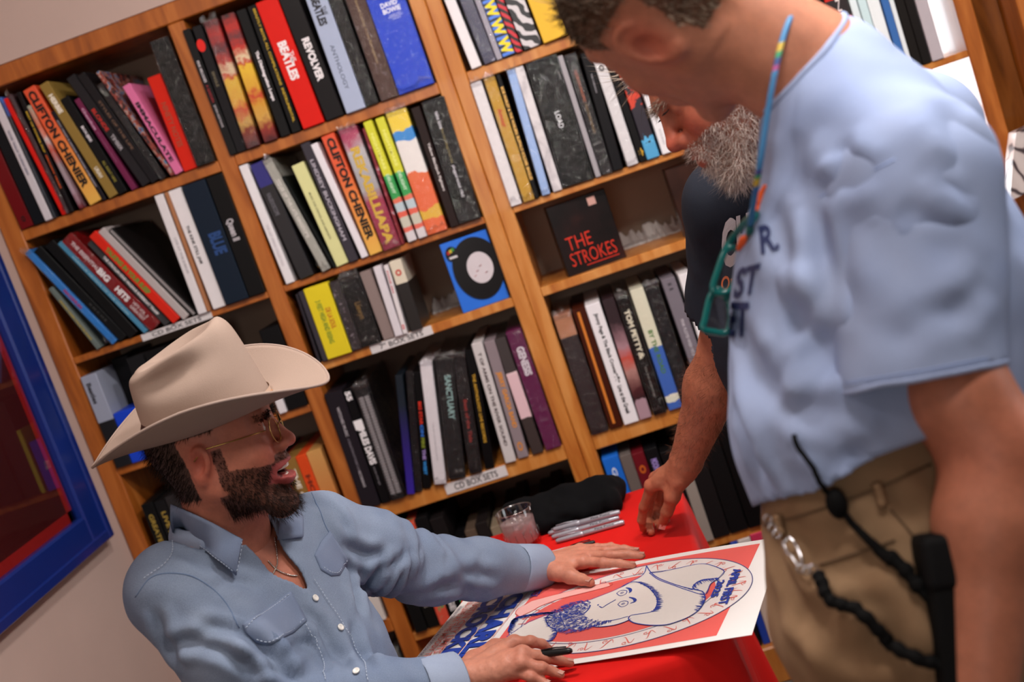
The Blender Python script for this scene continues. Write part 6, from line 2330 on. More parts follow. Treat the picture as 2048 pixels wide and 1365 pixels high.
# ------------------------------------------------------------------ the pale felt hat
def cowboy_hat():
    hb = basis(nrm(HB[0] + UP * .035))
    th_ = math.radians(8)
    hb = np.array([hb[0], hb[1] * math.cos(th_) + hb[2] * math.sin(th_), hb[2] * math.cos(th_) - hb[1] * math.sin(th_)])
    o_ = at(419, 830, 1.99)
    root = empty('cowboy_hat', tuple(o_), 'pale felt cowboy hat with creased crown and curled brim', 'hat')
    a0, b0 = .104, .086
    nA = 96
    rings = []
    A = np.linspace(0, 2 * math.pi, nA, endpoint=False)
    ca, sa = np.cos(A), np.sin(A)
    # crown: from the band up, then over the creased top
    for t in np.linspace(0, 1, 22):
        z = .130 * (t - .06 * lens(t, .8, 1) ** 2)
        s = (1.0 - .08 * t ** 2 - .04 * t) * (1 - .09 * lens(t, .80, 1.0) ** 2.2)
        pinch = 1 - .20 * lens(t, .45, 1.0) * np.exp(-((np.abs(sa) - .75) / .35) ** 2) * (ca > .15) * np.clip(ca * 1.6, 0, 1)
        x = a0 * s * ca * np.where(ca > 0, 1.0 - .10 * t, 1.0 - .0 * t)
        y = b0 * s * sa * pinch
        zz = z + .020 * t ** 2 * ca
        rings.append(np.stack([x, y, zz], 1))
    top = rings[-1].copy()
    for q, dz in ((.965, .0035), (.92, .0055), (.86, .0055), (.80, .003), (.74, .000), (.62, -.006), (.45, -.010), (.28, -.012), (.12, -.012)):
        r = top.copy()
        r[:, :2] *= q
        cre = np.exp(-((np.abs(r[:, 1]) - .034) / .014) ** 2) * np.clip((.1 - np.abs(r[:, 0] + .0)) / .06, 0, 1)
        mid = np.exp(-(r[:, 1] / .016) ** 2)
        r[:, 2] = top[:, 2] * q + top[:, 2].mean() * (1 - q) + dz + .010 * mid * (1 - q) - .012 * cre * (1 - q) * 3
        rings.append(r)
    V = np.concatenate(rings)
    n = len(rings)
    # the long dent on each side below the top
    on = np.arange(len(V))
    dent = np.exp(-((V[:, 2] - .098 - .16 * V[:, 0]) / .021) ** 2) * np.exp(-(((V[:, 0] + .016) / .058) ** 2) ** 1.4) * lens(np.abs(V[:, 1]), .015, .05)
    V[:, 1] -= np.sign(V[:, 1]) * .026 * dent
    F = [[i * nA + k, i * nA + (k + 1) % nA, (i + 1) * nA + (k + 1) % nA, (i + 1) * nA + k] for i in range(n - 1) for k in range(nA)]
    Vr = relax(V, np.array(F), 10, .5)
    wt = lens(V[:, 2], .085, .115)[:, None]
    V = V * (1 - wt) + Vr * wt
    F.append([(n - 1) * nA + k for k in range(nA)])
    FELT = vcol_mat('felt', .95, 0, .35, 700, .1, vary=.06)
    crown = put('crown', o_ + V @ hb, F, FELT, root, colors=np.repeat(L3('9c887c')[None], len(V), 0))
    # brim
    rb_ = []
    for t in np.linspace(0, 1, 16):
        ox = a0 + (.197 - a0) * t
        oy = b0 + (.160 - b0) * t
        side = np.abs(sa) ** 1.7
        wide = 1 + .10 * t * np.clip(ca, 0, 1) * np.abs(sa) * 2
        up_ = .054 * side * t ** 1.7 * (1 + .15 * ca)
        dip = np.where(ca < 0, -.014, -.012) * np.abs(ca) ** 2.2 * t ** 1.4
        shrink = 1 - .05 * side * t ** 2
        rb_.append(np.stack([ox * ca, oy * sa * shrink * wide, up_ + dip + .002], 1))
    Vb = np.concatenate(rb_)
    Fb = [[i * nA + k, (i + 1) * nA + k, (i + 1) * nA + (k + 1) % nA, i * nA + (k + 1) % nA] for i in range(15) for k in range(nA)]
    br = put('brim', o_ + Vb @ hb, Fb, FELT, root, colors=np.repeat(L3('9a867a')[None], len(Vb), 0))
    sm_ = br.modifiers.new('thickness', 'SOLIDIFY')
    sm_.thickness = .0038
    sm_.offset = 0
    put('brim_edge', *tube(o_ + rb_[-1] @ hb, .0026, 8, True), plain('98847a', .8), root)
    bandV = []
    for z in (.004, .012):
        bandV.append(np.stack([(a0 + .0012) * ca, (b0 + .0012) * sa, np.full(nA, z)], 1))
    put('hat_band', o_ + np.concatenate(bandV) @ hb, [[k, (k + 1) % nA, nA + (k + 1) % nA, nA + k] for k in range(nA)], plain('c2a692', .8), root)
    put('band_tip', *tube([o_ + np.array(q) @ hb for q in ((.075, -.064, .009), (.098, -.052, .012), (.118, -.048, .016))], .0016, 6), plain('a8764e', .6), root)


cowboy_hat()
# the marker in his right hand
PA, PB_ = atz(1144, 1302, TZ + .044), atz(1010, 1318, TZ + .050)
d = nrm(PB_ - PA)
marker(PA, PA + d * .138, GREY, BLKP, 'grey marker with black cap held in the seated man\'s right hand')
# ------------------------------------------------------------------ the man in the pale blue T-shirt, seen from behind his left shoulder
m2 = empty('person', (1.12, -1.93, FLOOR_Z), 'standing man in pale blue T-shirt and khaki trousers, back to camera, head bent', 'person')
F2 = nrm(cv(-.88, 0, .30) * np.array([1, 1, 0]))
L2 = nrm(np.cross(UP, F2))
N2 = at(1622, 150, 1.42)
S2 = at(1822, 335, 1.30)
S2R = S2 - L2 * .36
T2 = [at(1732, 345, 1.45), at(1760, 590, 1.43), at(1748, 820, 1.42), at(1775, 1010, 1.42)]
TEE = vcol_mat('tee_cloth', .85, 0, .25, 700, .2, vary=.06)
f = Field(np.minimum.reduce(T2 + [S2, S2R]) - .30, np.maximum.reduce(T2 + [S2, S2R, N2]) + .28, .0068)
f.econe(T2[0], T2[1], F2, (.116, .155), (.160, .175), .05)
f.econe(T2[1], T2[2], F2, (.160, .175), (.152, .172), .04)
f.econe(T2[2], T2[3], F2, (.150, .172), (.142, .168), .04)
f.cone(N2 + (at(1690, 160, 1.42) - N2) * .5, T2[0], .070, .10, .05)
f.cone(N2 + (S2 - N2) * .35 + UP * -.02, S2, .068, .074, .05)
f.cone(N2 + (S2R - N2) * .35 + UP * -.02, S2R, .068, .074, .05)
f.ell(at(1842, 530, 1.47), (.11, .15, .17), np.array([F2, L2, UP]), .05)
E2 = at(1985, 895, 1.25)
W2 = at(1962, 1440, 1.22)
SL2 = at(1862, 745, 1.255)
f.cone(S2 - UP * .01, S2 + (SL2 - S2) * .22, .078, .080, .035)
E2R = S2R - UP * .26 + F2 * .10
f.cone(S2R, S2R + (E2R - S2R) * .75, .076, .084, .035)
V, Q = f.mesh()
V = relax(V, Q, 3)
px = pix(V)
nd = V - N2
hole = (nd @ nrm((N2 - T2[0]) * 1.0 + F2 * .05) > .018) & (np.linalg.norm(nd, axis=1) < .15)
near2 = (V - T2[2]) @ L2
hem = np.where(near2 > 0, px[:, 1] > np.interp(px[:, 0], [1400, 1510, 1640, 1760, 1870, 2100], [1058, 1020, 985, 922, 884, 812]), V[:, 2] < at(1510, 1022, 1.42)[2])
hem &= V[:, 2] < T2[2][2]
slvR = ((V - (S2R + (E2R - S2R) * .72)) @ nrm(E2R - S2R) > 0) & (np.linalg.norm(V - E2R, axis=1) < .16)
V, Q, _ = drop(V, Q, hole | hem | slvR)
V = border_smooth(V, Q, 10)
tree2 = bvh(V, Q)
Nn = normals(V, Q)
for pts, w_, a_ in (([(1640, 392), (1700, 360), (1755, 335)], .012, .006), ([(1680, 290), (1705, 330), (1730, 360)], .012, .006), ([(1835, 345), (1900, 360), (1955, 395)], .016, .004),
                    ([(1640, 410), (1645, 500), (1665, 600), (1680, 690)], .012, .008), ([(1800, 410), (1860, 450), (1930, 560)], .016, .006), ([(1890, 650), (1930, 600), (1985, 560)], .012, .006),
                    ([(1760, 470), (1830, 560), (1905, 660)], .015, .005), ([(1600, 690), (1650, 720), (1680, 760)], .022, .014), ([(1570, 650), (1620, 640), (1670, 700)], .018, .010),
                    ([(1470, 640), (1530, 740), (1620, 810), (1740, 850)], .016, .010), ([(1480, 720), (1560, 830), (1680, 900), (1760, 910)], .016, .010), ([(1475, 800), (1500, 870), (1530, 960)], .012, .007),
                    ([(1540, 860), (1590, 930), (1640, 985)], .014, .009), ([(1590, 880), (1640, 930), (1700, 955)], .013, .007), ([(1540, 400), (1560, 470), (1580, 540)], .016, .006),
                    ([(1600, 260), (1590, 340), (1600, 400)], .018, .005), ([(1880, 200), (1930, 280), (1950, 350)], .018, .006), ([(1560, 560), (1590, 640), (1600, 690)], .018, .006)):
    L = cast_line(tree2, pts, 16)
    if len(L) > 3:
        V = fold(V, Nn, L, w_, a_)
V += Nn * (.004 * vnoise(V * 11, 31) + .002 * vnoise(V * 27, 32))[:, None]
V = relax(V, Q, 1, .3)
tee = put('t_shirt', V, Q, TEE, m2, colors=cloth_color(V, '9fadcd', '90a1c8', 33, 6, 30, .4))
sm = tee.modifiers.new('thickness', 'SOLIDIFY')
sm.thickness = .003
sm.offset = 0
tree2 = bvh(V, Q)
# the near sleeve, its own tube set into the shoulder
SU = nrm(cv(.96, -.2, 0))
f = Field(np.minimum(S2, SL2) - .2, np.maximum(S2, SL2) + .2, .0055)
f.econe(at(1824, 372, 1.295), at(1852, 800, 1.258), SU, (.088, .074), (.083, .066), .03)
f.ell(at(1822, 372, 1.30), (.085, .07, .075), np.array([SU, np.cross(UP, SU), UP]), .03)
Vs, Qs = f.mesh()
Vs = relax(Vs, Qs, 3)
ps = pix(Vs)
Vs, Qs, _ = drop(Vs, Qs, ps[:, 1] > 792 - (ps[:, 0] - 1690) * .186)
Vs = border_smooth(Vs, Qs, 10)
ts_ = bvh(Vs, Qs)
Nn = normals(Vs, Qs)
for pts, w_, a_ in (([(1760, 470), (1830, 560), (1905, 660)], .015, .005), ([(1890, 650), (1930, 600), (1970, 560)], .012, .006), ([(1745, 372), (1790, 385), (1850, 400), (1930, 425)], .012, .010),
                    ([(1690, 560), (1760, 640), (1850, 700)], .015, .004), ([(1800, 410), (1860, 470), (1920, 560)], .016, .006), ([(1680, 470), (1690, 560), (1705, 660)], .012, .005), ([(1780, 700), (1850, 640), (1960, 620)], .012, .004)):
    L = cast_line(ts_, pts, 16)
    if len(L) > 3:
        Vs = fold(Vs, Nn, L, w_ * 1.1, a_ * .55)
Vs += Nn * (.004 * vnoise(Vs * 12, 34) + .002 * vnoise(Vs * 29, 35))[:, None]
slv_o = put('sleeve', Vs, Qs, TEE, tee, colors=cloth_color(Vs, '9fadcd', '90a1c8', 36, 6, 30, .4))
sm = slv_o.modifiers.new('thickness', 'SOLIDIFY')
sm.thickness = .003
sm.offset = 0
ts_ = bvh(Vs, Qs)


def rim_band(V, Q, near, r, name, parent, mt, maxd):
    """a rolled edge along the open border nearest to a point"""
    E = np.concatenate([Q[:, [0, 1]], Q[:, [1, 2]], Q[:, [2, 3]], Q[:, [3, 0]]])
    key = np.sort(E, 1)
    k1 = key[:, 0].astype(np.int64) * len(V) + key[:, 1]
    u, c = np.unique(k1, return_counts=True)
    edge = u[c == 1]
    A_, B_ = edge // len(V), edge % len(V)
    adj = {}
    for a, b in zip(A_.tolist(), B_.tolist()):
        adj.setdefault(a, []).append(b)
        adj.setdefault(b, []).append(a)
    seen, best = set(), None
    for s_ in adj:
        if s_ in seen:
            continue
        loop, cur, prev = [s_], s_, None
        seen.add(s_)
        while True:
            nx = [q for q in adj[cur] if q != prev and q not in seen]
            if not nx:
                break
            prev, cur = cur, nx[0]
            seen.add(cur)
            loop.append(cur)
        if len(loop) > 12:
            dd = np.linalg.norm(V[loop].mean(0) - near)
            if best is None or dd < best[0]:
                best = (dd, loop)
    if best is None or best[0] > maxd:
        return None
    L = V[best[1]]
    for _ in range(6):
        L = (np.roll(L, 1, 0) + L * 2 + np.roll(L, -1, 0)) / 4
    put(name, *tube(L[::2], r, 8, True), mt, parent)
    return L


TEEP = plain('98a7cb', .85)
rim_band(V, Q, N2 + UP * .02, .0055, 'neck_rib', tee, TEEP, .12)
rim_band(Vs, Qs, SL2, .0034, 'sleeve_hem', tee, TEEP, .3)
stitch(ts_, [(1692, 765), (1780, 752), (1880, 735), (1975, 716)], tee, '8ea2cf', .0011, .001, name='hem_seam')
stitch(ts_, [(1690, 770), (1780, 757), (1880, 740), (1975, 721)], tee, '8ea2cf', .0009, .001, name='hem_seam')
stitch(tree2, [(1640, 395), (1700, 363), (1755, 338), (1790, 320)], tee, '8fa3d0', .0014, .001, name='shoulder_seam')


def on_tee(P):
    out = []
    last = at(1480, 560, 1.42)
    for q in P:
        h, n = cast(tree2, q[0], q[1])
        if h is None:
            D = (RC @ (last - CW))[2]
            h, n = at(q[0], q[1], D), -RC[2]
        last = h
        out.append(h + n * .003)
    return np.array(out) - origin_of(tee)


for s_, O, X, Y in (('R.', (1526, 512), (36, -10), (-6, -56)), ('ST', (1470, 600), (46, -12), (10, -62)), ('ET', (1457, 674), (42, 2), (4, -70))):
    text(tee, s_, '2b3560', (O[0], O[1], 0), (X[0], X[1], 0), (Y[0], Y[1], 0), 'printed_lettering', .03, on_tee, sub=True)
for pts in ([(1512, 432), (1522, 405), (1536, 372)], [(1503, 470), (1512, 440), (1522, 412)], [(1482, 500), (1494, 482), (1506, 470)]):
    L = cast_line(tree2, pts, 12, .003)
    if len(L) > 2:
        put('printed_stroke', *tube(L, np.interp(np.linspace(0, 1, len(L)), [0, .5, 1], [.003, .006, .002]), 6), plain('e8602c', .7), tee)

# his skin
H2B_f = nrm(cv(-.31, .42, .85))
H2B_u = nrm(cv(-.86, -.50, -.07))
H2B = basis(H2B_f, H2B_u)
H2C = at(1296, 106, 1.385) - H2B[1] * .083 * 1.05
SK2, SK2R = 'b06f56', 'a84a38'
parts = []
hv2, hq2, hl2 = make_head(H2B, H2C, 1.06, N2 + (N2 - H2C) * .10, (.058, .070), jaw=1.05, nose=1.0, ear=1.12)
hc2 = head_color(hl2, 'bd7c60', 'bc5642', seed=40)
SC2 = ((hl2[:, 2] > .050 - .75 * np.clip(.05 - hl2[:, 0], -.06, .085)) & (hl2[:, 0] < .088)) | ((hl2[:, 0] < -.045) & (hl2[:, 2] > -.035))
SC2 &= ~((np.abs(hl2[:, 1]) > .069) & (hl2[:, 0] > -.046) & (hl2[:, 0] < .03) & (hl2[:, 2] < .052))
w_ = (SC2 * .8)[:, None]
hc2 = hc2 * (1 - w_) + L3('5a4334') * w_
parts.append((hv2, hq2, hc2))
f = Field(np.minimum.reduce([S2, E2, W2]) - .14, np.maximum.reduce([S2, E2, W2]) + .14, .0042)
f.chain([S2 + (SL2 - S2) * .2, at(1868, 640, 1.278), at(1912, 790, 1.258), E2], [.042, .042, .049, .045], .03)
f.chain([E2, E2 + (W2 - E2) * .28, W2], [.045, .049, .031], .03)
f.ell(E2 - F2 * -.0 - L2 * .0 + (E2 - (S2 + W2) / 2) * .25, (.030, .032, .035), None, .03)
V, Q = f.mesh()
V = relax(V, Q, 2)
V, Q, _ = drop(V, Q, (V - W2) @ nrm(W2 - E2) > .0)
parts.append((V, Q, skin_color(V, SK2, SK2R, [E2], 41, .05)))
# relaxed hand hanging below the frame
wd_ = nrm(W2 - E2)
hx = nrm(F2 - wd_ * (F2 @ wd_))
hy = np.cross(wd_, hx)
def hp(a, b, c):
    return W2 + wd_ * a + hx * b + hy * c
J2 = {'index': [hp(.095, .030, 0), hp(.135, .034, .012), hp(.158, .034, .022), hp(.176, .033, .034)], 'middle': [hp(.098, .010, -.002), hp(.142, .012, .012), hp(.168, .012, .024), hp(.186, .011, .036)],
      'ring': [hp(.094, -.010, 0), hp(.134, -.011, .014), hp(.158, -.011, .026), hp(.174, -.011, .038)], 'pinky': [hp(.086, -.029, .003), hp(.116, -.031, .016), hp(.134, -.031, .026), hp(.147, -.030, .036)],
      'thumb': [hp(.035, .030, .010), hp(.066, .048, .018), hp(.094, .056, .024), hp(.116, .058, .030)]}
f = Field(np.minimum.reduce(sum(J2.values(), [W2])) - .05, np.maximum.reduce(sum(J2.values(), [W2])) + .05, .004)
f.cone(W2 - wd_ * .02, W2 + wd_ * .01, .031, .028, .01)
hand_field(f, W2, J2, .028)
V, Q = f.mesh()
parts.append((V, Q, skin_color(V, SK2, SK2R, [], 42)))
f = Field(np.minimum.reduce(T2 + [S2, S2R]) - .2, np.maximum.reduce(T2 + [S2, S2R, N2]) + .2, .012)
f.econe(T2[0], T2[1], F2, (.08, .145), (.13, .155), .05)
f.econe(T2[1], T2[2], F2, (.13, .15), (.09, .115), .05)
f.cone(N2, T2[0], .055, .08, .05)
f.cone(N2, S2, .05, .058, .05)
f.cone(N2, S2R, .05, .058, .05)
f.chain([S2R, E2R, E2R + F2 * .2 - UP * .12], [.058, .044, .032], .03)
V, Q = f.mesh()
V = relax(V, Q, 2)
parts.append((V, Q, skin_color(V, SK2, SK2R, [], 43)))
V, F, C = merge_color(parts)
body2 = put('body', V, F, SKIN, m2, colors=C)
eyes(m2, H2B, H2C, 1.06, xe=.0832)
grow(hv2, hq2, hl2, SC2, lambda q, _: np.stack([-.75 + 6 * q[:, 2] * 0 - .3 * (q[:, 2] < .05), .25 * np.sign(q[:, 1]), -.35 - 6 * np.clip(.06 - q[:, 2], 0, .2)], 1), lambda q: .010 + .045 * np.clip((q[:, 2] - .045) / .1, 0, 1), .0006, 8000, '6a5646', m2, 'hair', 51, .22, B=H2B, color2='b4a492', cvar=.4)
# trousers
K2 = vcol_mat('khaki', .85, 0, .3, 500, .2, vary=.1)
hip = at(1766, 1045, 1.42)
f = Field(np.array([hip[0] - .36, hip[1] - .36, FLOOR_Z - .01]), np.array([hip[0] + .36, hip[1] + .36, hip[2] + .30]), .008)
f.econe(hip + UP * .15, hip - UP * .08, F2, (.108, .130), (.156, .176), .04)
for s in (-1, 1):
    a = hip + L2 * s * .088 - UP * .08
    k = hip + L2 * s * .11 - UP * .47 + F2 * .03
    e = np.array([*(hip + L2 * s * .12 - F2 * .02)[:2], FLOOR_Z + .05])
    f.chain([a, k, e], [.112, .086, .082], .05)
V, Q = f.mesh()
V = relax(V, Q, 3)
V, Q, _ = drop(V, Q, V[:, 2] > hip[2] + .16)
t2b = bvh(V, Q)
Nn = normals(V, Q)
for pts, w_, a_ in (([(1560, 1040), (1640, 1080), (1740, 1060)], .014, .006), ([(1600, 1120), (1680, 1140), (1780, 1110)], .014, .007), ([(1560, 1180), (1620, 1230), (1720, 1230)], .016, .008),
                    ([(1620, 1250), (1700, 1300), (1800, 1290)], .016, .008), ([(1700, 1180), (1760, 1240), (1800, 1330)], .016, .008), ([(1540, 1060), (1570, 1140), (1620, 1200)], .014, .006),
                    ([(1760, 960), (1800, 1010), (1850, 1030)], .012, .005)):
    L = cast_line(t2b, pts, 14)
    if len(L) > 3:
        V = fold(V, Nn, L, w_, a_)
V += Nn * (.005 * vnoise(V * 12, 61) + .0025 * vnoise(V * 30, 62))[:, None]
trs = put('trousers', V, Q, K2, m2, colors=cloth_color(V, '9c7f62', '86694e', 63))
t2b = bvh(V, Q)
for pts in ([(1530, 1050), (1640, 1020), (1760, 975), (1860, 930)], [(1780, 1020), (1830, 1080), (1850, 1140)], [(1640, 1130), (1700, 1110), (1790, 1080)]):
    stitch(t2b, pts, trs, '6e563f', .0016, .0012, name='trouser_seam')
for a, b in (((1752, 965), (1762, 1015)), ((1560, 1030), (1568, 1075))):
    L = cast_line(t2b, [a, b], 8, .003)
    if len(L) > 2:
        put('belt_loop', *tube(L, .0055, 6), plain('8a6c50', .85), trs)
for s in (-1, 1):
    c_ = np.array([*(hip + L2 * s * .12)[:2], 0])
    f = Field(c_ + F2 * .1 - [.2, .2, -FLOOR_Z], c_ + F2 * .1 + [.2, .2, .13 + FLOOR_Z], .007)
    p0, p1 = c_ - F2 * .06, c_ + F2 * .19
    f.cone((*p0[:2], FLOOR_Z + .045), (*p1[:2], FLOOR_Z + .036), .046, .036, .02)
    V, Q = f.mesh()
    V[:, 2] = np.maximum(V[:, 2], FLOOR_Z + .001)
    put('shoe', V, Q, plain('3a3230', .6), m2)


def mixcast(pts, n, off, D0=1.3):
    P = smooth_line([np.array(p, float) for p in pts], n)
    out = []
    for q in P:
        c = [cast(t_, *q) for t_ in (tree2, t2b)]
        c = [h + nn_ * off for h, nn_ in c if h is not None]
        if c:
            c = min(c, key=lambda h: (RC @ (h - CW))[2])
        else:
            c = at(q[0], q[1], (RC @ (out[-1] - CW))[2] if out else D0)
        out.append(c)
    return np.array(out)


# black camera strap down his side
BLK = cloth_mat('strap_black', '0a0a0b', .8, spec=.15)
st0 = empty('shoulder_strap', tuple(at(1660, 985, 1.28)), 'thin black strap with slider hanging across the blue shirt hem', 'strap')
L = mixcast([(1592, 872), (1630, 935), (1660, 985), (1702, 1040), (1745, 1085), (1790, 1128), (1830, 1175), (1860, 1210)], 50, .008)
put('strap_cord', *tube(L, np.interp(np.linspace(0, 1, len(L)), [0, .3, .55, .7, 1], [.0028, .003, .0045, .007, .005]), 10), BLK, st0)
f = Field(L[17] - .04, L[17] + .04, .003)
f.ell(L[17], (.011, .012, .017), None, .01)
V, Q = f.mesh()
put('slider', V, Q, BLK, st0)
for i in (34, 38, 42):
    f = Field(L[i] - .03, L[i] + .03, .003)
    f.ell(L[i], (.009, .009, .009), None, .01)
    put('knot', *f.mesh(), BLK, st0)
# black belt pouch
pc = mixcast([(1893, 1130), (1905, 1200), (1918, 1280), (1934, 1370)], 4, .012)
po = empty('belt_pouch', tuple(pc[1]), 'black belt pouch at the hip beside the bare left arm', 'pouch')
axv = nrm(pc[-1] - pc[0])
side = nrm(np.cross(axv, RC[2]))
nv_ = np.cross(side, axv)
cP = pc.mean(0)
bm = box_bm((-.032, -.02, -.085), (.032, .02, .085), .010, 3)
V = np.array([v.co[:] for v in bm.verts])
F = [[v.index for v in q.verts] for q in bm.faces]
bm.free()
put('pouch_body', cP + V[:, :1] * side + V[:, 1:2] * nv_ - V[:, 2:3] * axv, F, BLK, po)
bm = box_bm((-.034, -.023, .035), (.034, .023, .09), .010, 3)
V = np.array([v.co[:] for v in bm.verts])
F = [[v.index for v in q.verts] for q in bm.faces]
bm.free()
put('pouch_flap', cP + V[:, :1] * side + V[:, 1:2] * nv_ - V[:, 2:3] * axv, F, cloth_mat('pouch_flap', '0e0e10', .7, spec=.15), po)
# key cord with silver clip
kc = empty('key_cord', tuple(at(1640, 1160, 1.3)), 'black braided key cord with silver carabiner on the khaki trousers', 'key cord')
L = mixcast([(1645, 1158), (1665, 1190), (1705, 1215), (1745, 1252), (1800, 1290), (1860, 1318), (1900, 1325)], 60, .012)
V, F = tube(L, .0068 + .0009 * np.sin(np.arange(len(L)) * 1.7), 10)
put('braided_cord', V, F, BLK, kc)
STEEL = plain('c8c8cc', .18, .95)
cb = mixcast([(1576, 1096), (1588, 1084), (1599, 1098), (1610, 1122), (1609, 1134), (1599, 1128), (1586, 1112)], 42, .010)
put('carabiner', *tube(cb, .0017, 8, True), STEEL, kc)
for q in ((1556, 1035), (1562, 1055), (1568, 1076), (1613, 1142), (1624, 1150), (1634, 1146)):
    c_ = mixcast([q, (q[0] + 1, q[1] + 1), (q[0] + 2, q[1] + 2)], 3, .012)[0]
    rg = [c_ + .0042 * (math.cos(a) * RC[0] + math.sin(a) * RC[1]) for a in np.linspace(0, 2 * math.pi, 12)[:-1]]
    put('chain_link', *tube(rg, .001, 6, True), STEEL, kc)

# glasses cord and teal glasses hanging at his chest
gc = [(1592, 22, 1.375), (1578, 42, 1.35), (1562, 90, 1.33), (1546, 165, 1.318), (1533, 240, 1.315), (1521, 320, 1.315), (1509, 395, 1.335), (1500, 450, 1.36)]
gcp = smooth_line([at(*q) for q in gc], 70)
CORD = ramp_mat('cord_blue', [(0, '2f6fa0'), (.16, '2f5f98'), (.20, 'c0a030'), (.235, '2f8a5a'), (.255, '3a3a80'), (.28, '3476a8'), (.70, '3a80b4'), (.725, 'b04a8a'), (.75, '2a4a8a'), (.785, '2f9a6a'), (.81, 'd0b040'), (.85, '3a80b4')], axis=2, interp='CONSTANT', rough=.6)
gg = empty('hanging_glasses', tuple(gcp[-1]), 'teal plastic glasses hanging on a blue beaded neck cord', 'glasses')
put('neck_cord', *tube(gcp, .0033, 8), CORD, gg)
TEAL = bpy.data.materials.new('teal_plastic')
TEAL.use_nodes = True
q_ = TEAL.node_tree.nodes['Principled BSDF']
q_.inputs['Base Color'].default_value = (*lin('0f7d7a'), 1)
q_.inputs['Transmission Weight'].default_value = .45
q_.inputs['Roughness'].default_value = .15
for loop, Dd in (([(1424, 588), (1410, 640), (1407, 658), (1428, 664), (1454, 664), (1462, 630), (1450, 585)], 1.46), ([(1452, 500), (1436, 540), (1426, 580), (1448, 586), (1468, 570), (1482, 525), (1474, 498)], 1.45)):
    lp = smooth_line([at(*q, Dd) for q in loop], 40, True)
    put('rim', *tube(lp, .0042, 8, True), TEAL, gg)
    put('lens', lp, [list(range(len(lp)))], bpy.data.materials['lens'], gg, False)
put('bridge', *tube([at(1424, 582, 1.455), at(1436, 578, 1.452), at(1448, 584, 1.455)], .004, 8), TEAL, gg)
put('temple', *tube(smooth_line([at(1500, 450, 1.36), at(1512, 428, 1.37), at(1490, 445, 1.41), at(1462, 480, 1.45), at(1448, 505, 1.45)], 20), .0042, 8), TEAL, gg)
put('temple', *tube(smooth_line([at(1500, 455, 1.362), at(1494, 500, 1.40), at(1470, 560, 1.445), at(1450, 600, 1.46)], 20), .0042, 8), TEAL, gg)

# ------------------------------------------------------------------ the bearded man in the navy T-shirt
m3 = empty('person', (1.24, -1.10, FLOOR_Z), 'grey bearded man in navy T-shirt leaning over with one hand on the red table', 'person')
H3B = basis(nrm(cv(-.71, .70, .04)), nrm(cv(-.70, -.71, .0)))
sc3 = 1.02
H3C = at(1347, 292, 1.86) - sc3 * (np.array([.1225, 0, -.013]) @ H3B)
S3 = at(1462, 405, 2.13)
N3 = at(1560, 300, 2.10)
F3 = nrm(np.array([-.82, -.57, 0]))
L3d = nrm(np.cross(UP, F3))
T3 = [at(1580, 400, 2.16), at(1590, 640, 2.2), at(1660, 900, 2.24)]
S3L = N3 * 2 - S3 + (T3[0] - N3) * .9
E3 = at(1452, 702, 2.32)
W3 = at(1372, 925, 2.45)
NAVY = vcol_mat('navy_cloth', .85, 0, .3, 700, .2, vary=.1)
f = Field(np.minimum.reduce(T3 + [S3, S3L, E3]) - .24, np.maximum.reduce(T3 + [S3, S3L, N3]) + .24, .0075)
f.econe(T3[0], T3[1], F3, (.115, .165), (.135, .17), .05)
f.econe(T3[1], T3[2], F3, (.135, .17), (.13, .165), .05)
f.cone(N3, S3, .06, .072, .05)
f.cone(N3, S3L, .06, .072, .05)
f.cone(S3, S3 + (E3 - S3) * .72, .075, .072, .035)
f.cone(S3L, S3L - UP * .2, .075, .072, .035)
V, Q = f.mesh()
V = relax(V, Q, 3)
sl3 = S3 + (E3 - S3) * .70
dA, _ = seg_dist(V, np.array([S3, E3]))
cut = (((V - sl3) @ nrm(E3 - S3) > 0) & (dA < .10)) | (((V - N3) @ nrm(N3 - T3[0]) > .03) & (np.linalg.norm(V - N3, axis=1) < .13)) | (V[:, 2] < T3[2][2] - .02)
V, Q, _ = drop(V, Q, cut)
Nn = normals(V, Q)
V += Nn * (.005 * vnoise(V * 12, 71) + .002 * vnoise(V * 30, 72))[:, None]
navy = put('t_shirt', V, Q, NAVY, m3, colors=cloth_color(V, '20242f', '181b24', 73))
sm = navy.modifiers.new('thickness', 'SOLIDIFY')
sm.thickness = .003
sm.offset = 0
tree3 = bvh(V, Q)


def on_navy(P):
    out = []
    last = at(1470, 500, 2.05)
    for q in P:
        h, n = cast(tree3, q[0], q[1])
        if h is None:
            h, n = at(q[0], q[1], (RC @ (last - CW))[2]), -RC[2]
        last = h
        out.append(h + n * .004)
    return np.array(out) - origin_of(navy)


text(navy, 'CHA', 'd9d4d8', (1446, 538, 0), (86, -28, 0), (-3, -98, 0), 'printed_lettering', .05, on_navy, sub=True)
text(navy, 'Original', 'd8702c', (1446, 594, 0), (70, -26, 0), (-2, -40, 0), 'printed_lettering', .02, on_navy, sub=True)
SK3, SK3R = 'a9644a', 'a8442f'
parts = []
hv3, hq3, hl3 = make_head(H3B, H3C, sc3, N3 - UP * .02, (.056, .066), nose=1.02, jaw=1.0)
hc3 = head_color(hl3, 'b46a50', 'b8483a', seed=80)
BD3 = ((hl3[:, 2] < -.030) & (hl3[:, 0] > .0) & ~((hl3[:, 2] < -.10) & (hl3[:, 0] < .045))) & (hl3[:, 2] > -.135)
LP3 = (hl3[:, 0] > .096) & (np.abs(hl3[:, 1]) < .022) & (hl3[:, 2] < -.044) & (hl3[:, 2] > -.066)
NS3 = (hl3[:, 0] > .098) & (hl3[:, 2] > -.030)
BD3 &= ~LP3 & ~NS3
w_ = (BD3 * .5)[:, None]
hc3 = hc3 * (1 - w_) + L3('7a5a4e') * w_
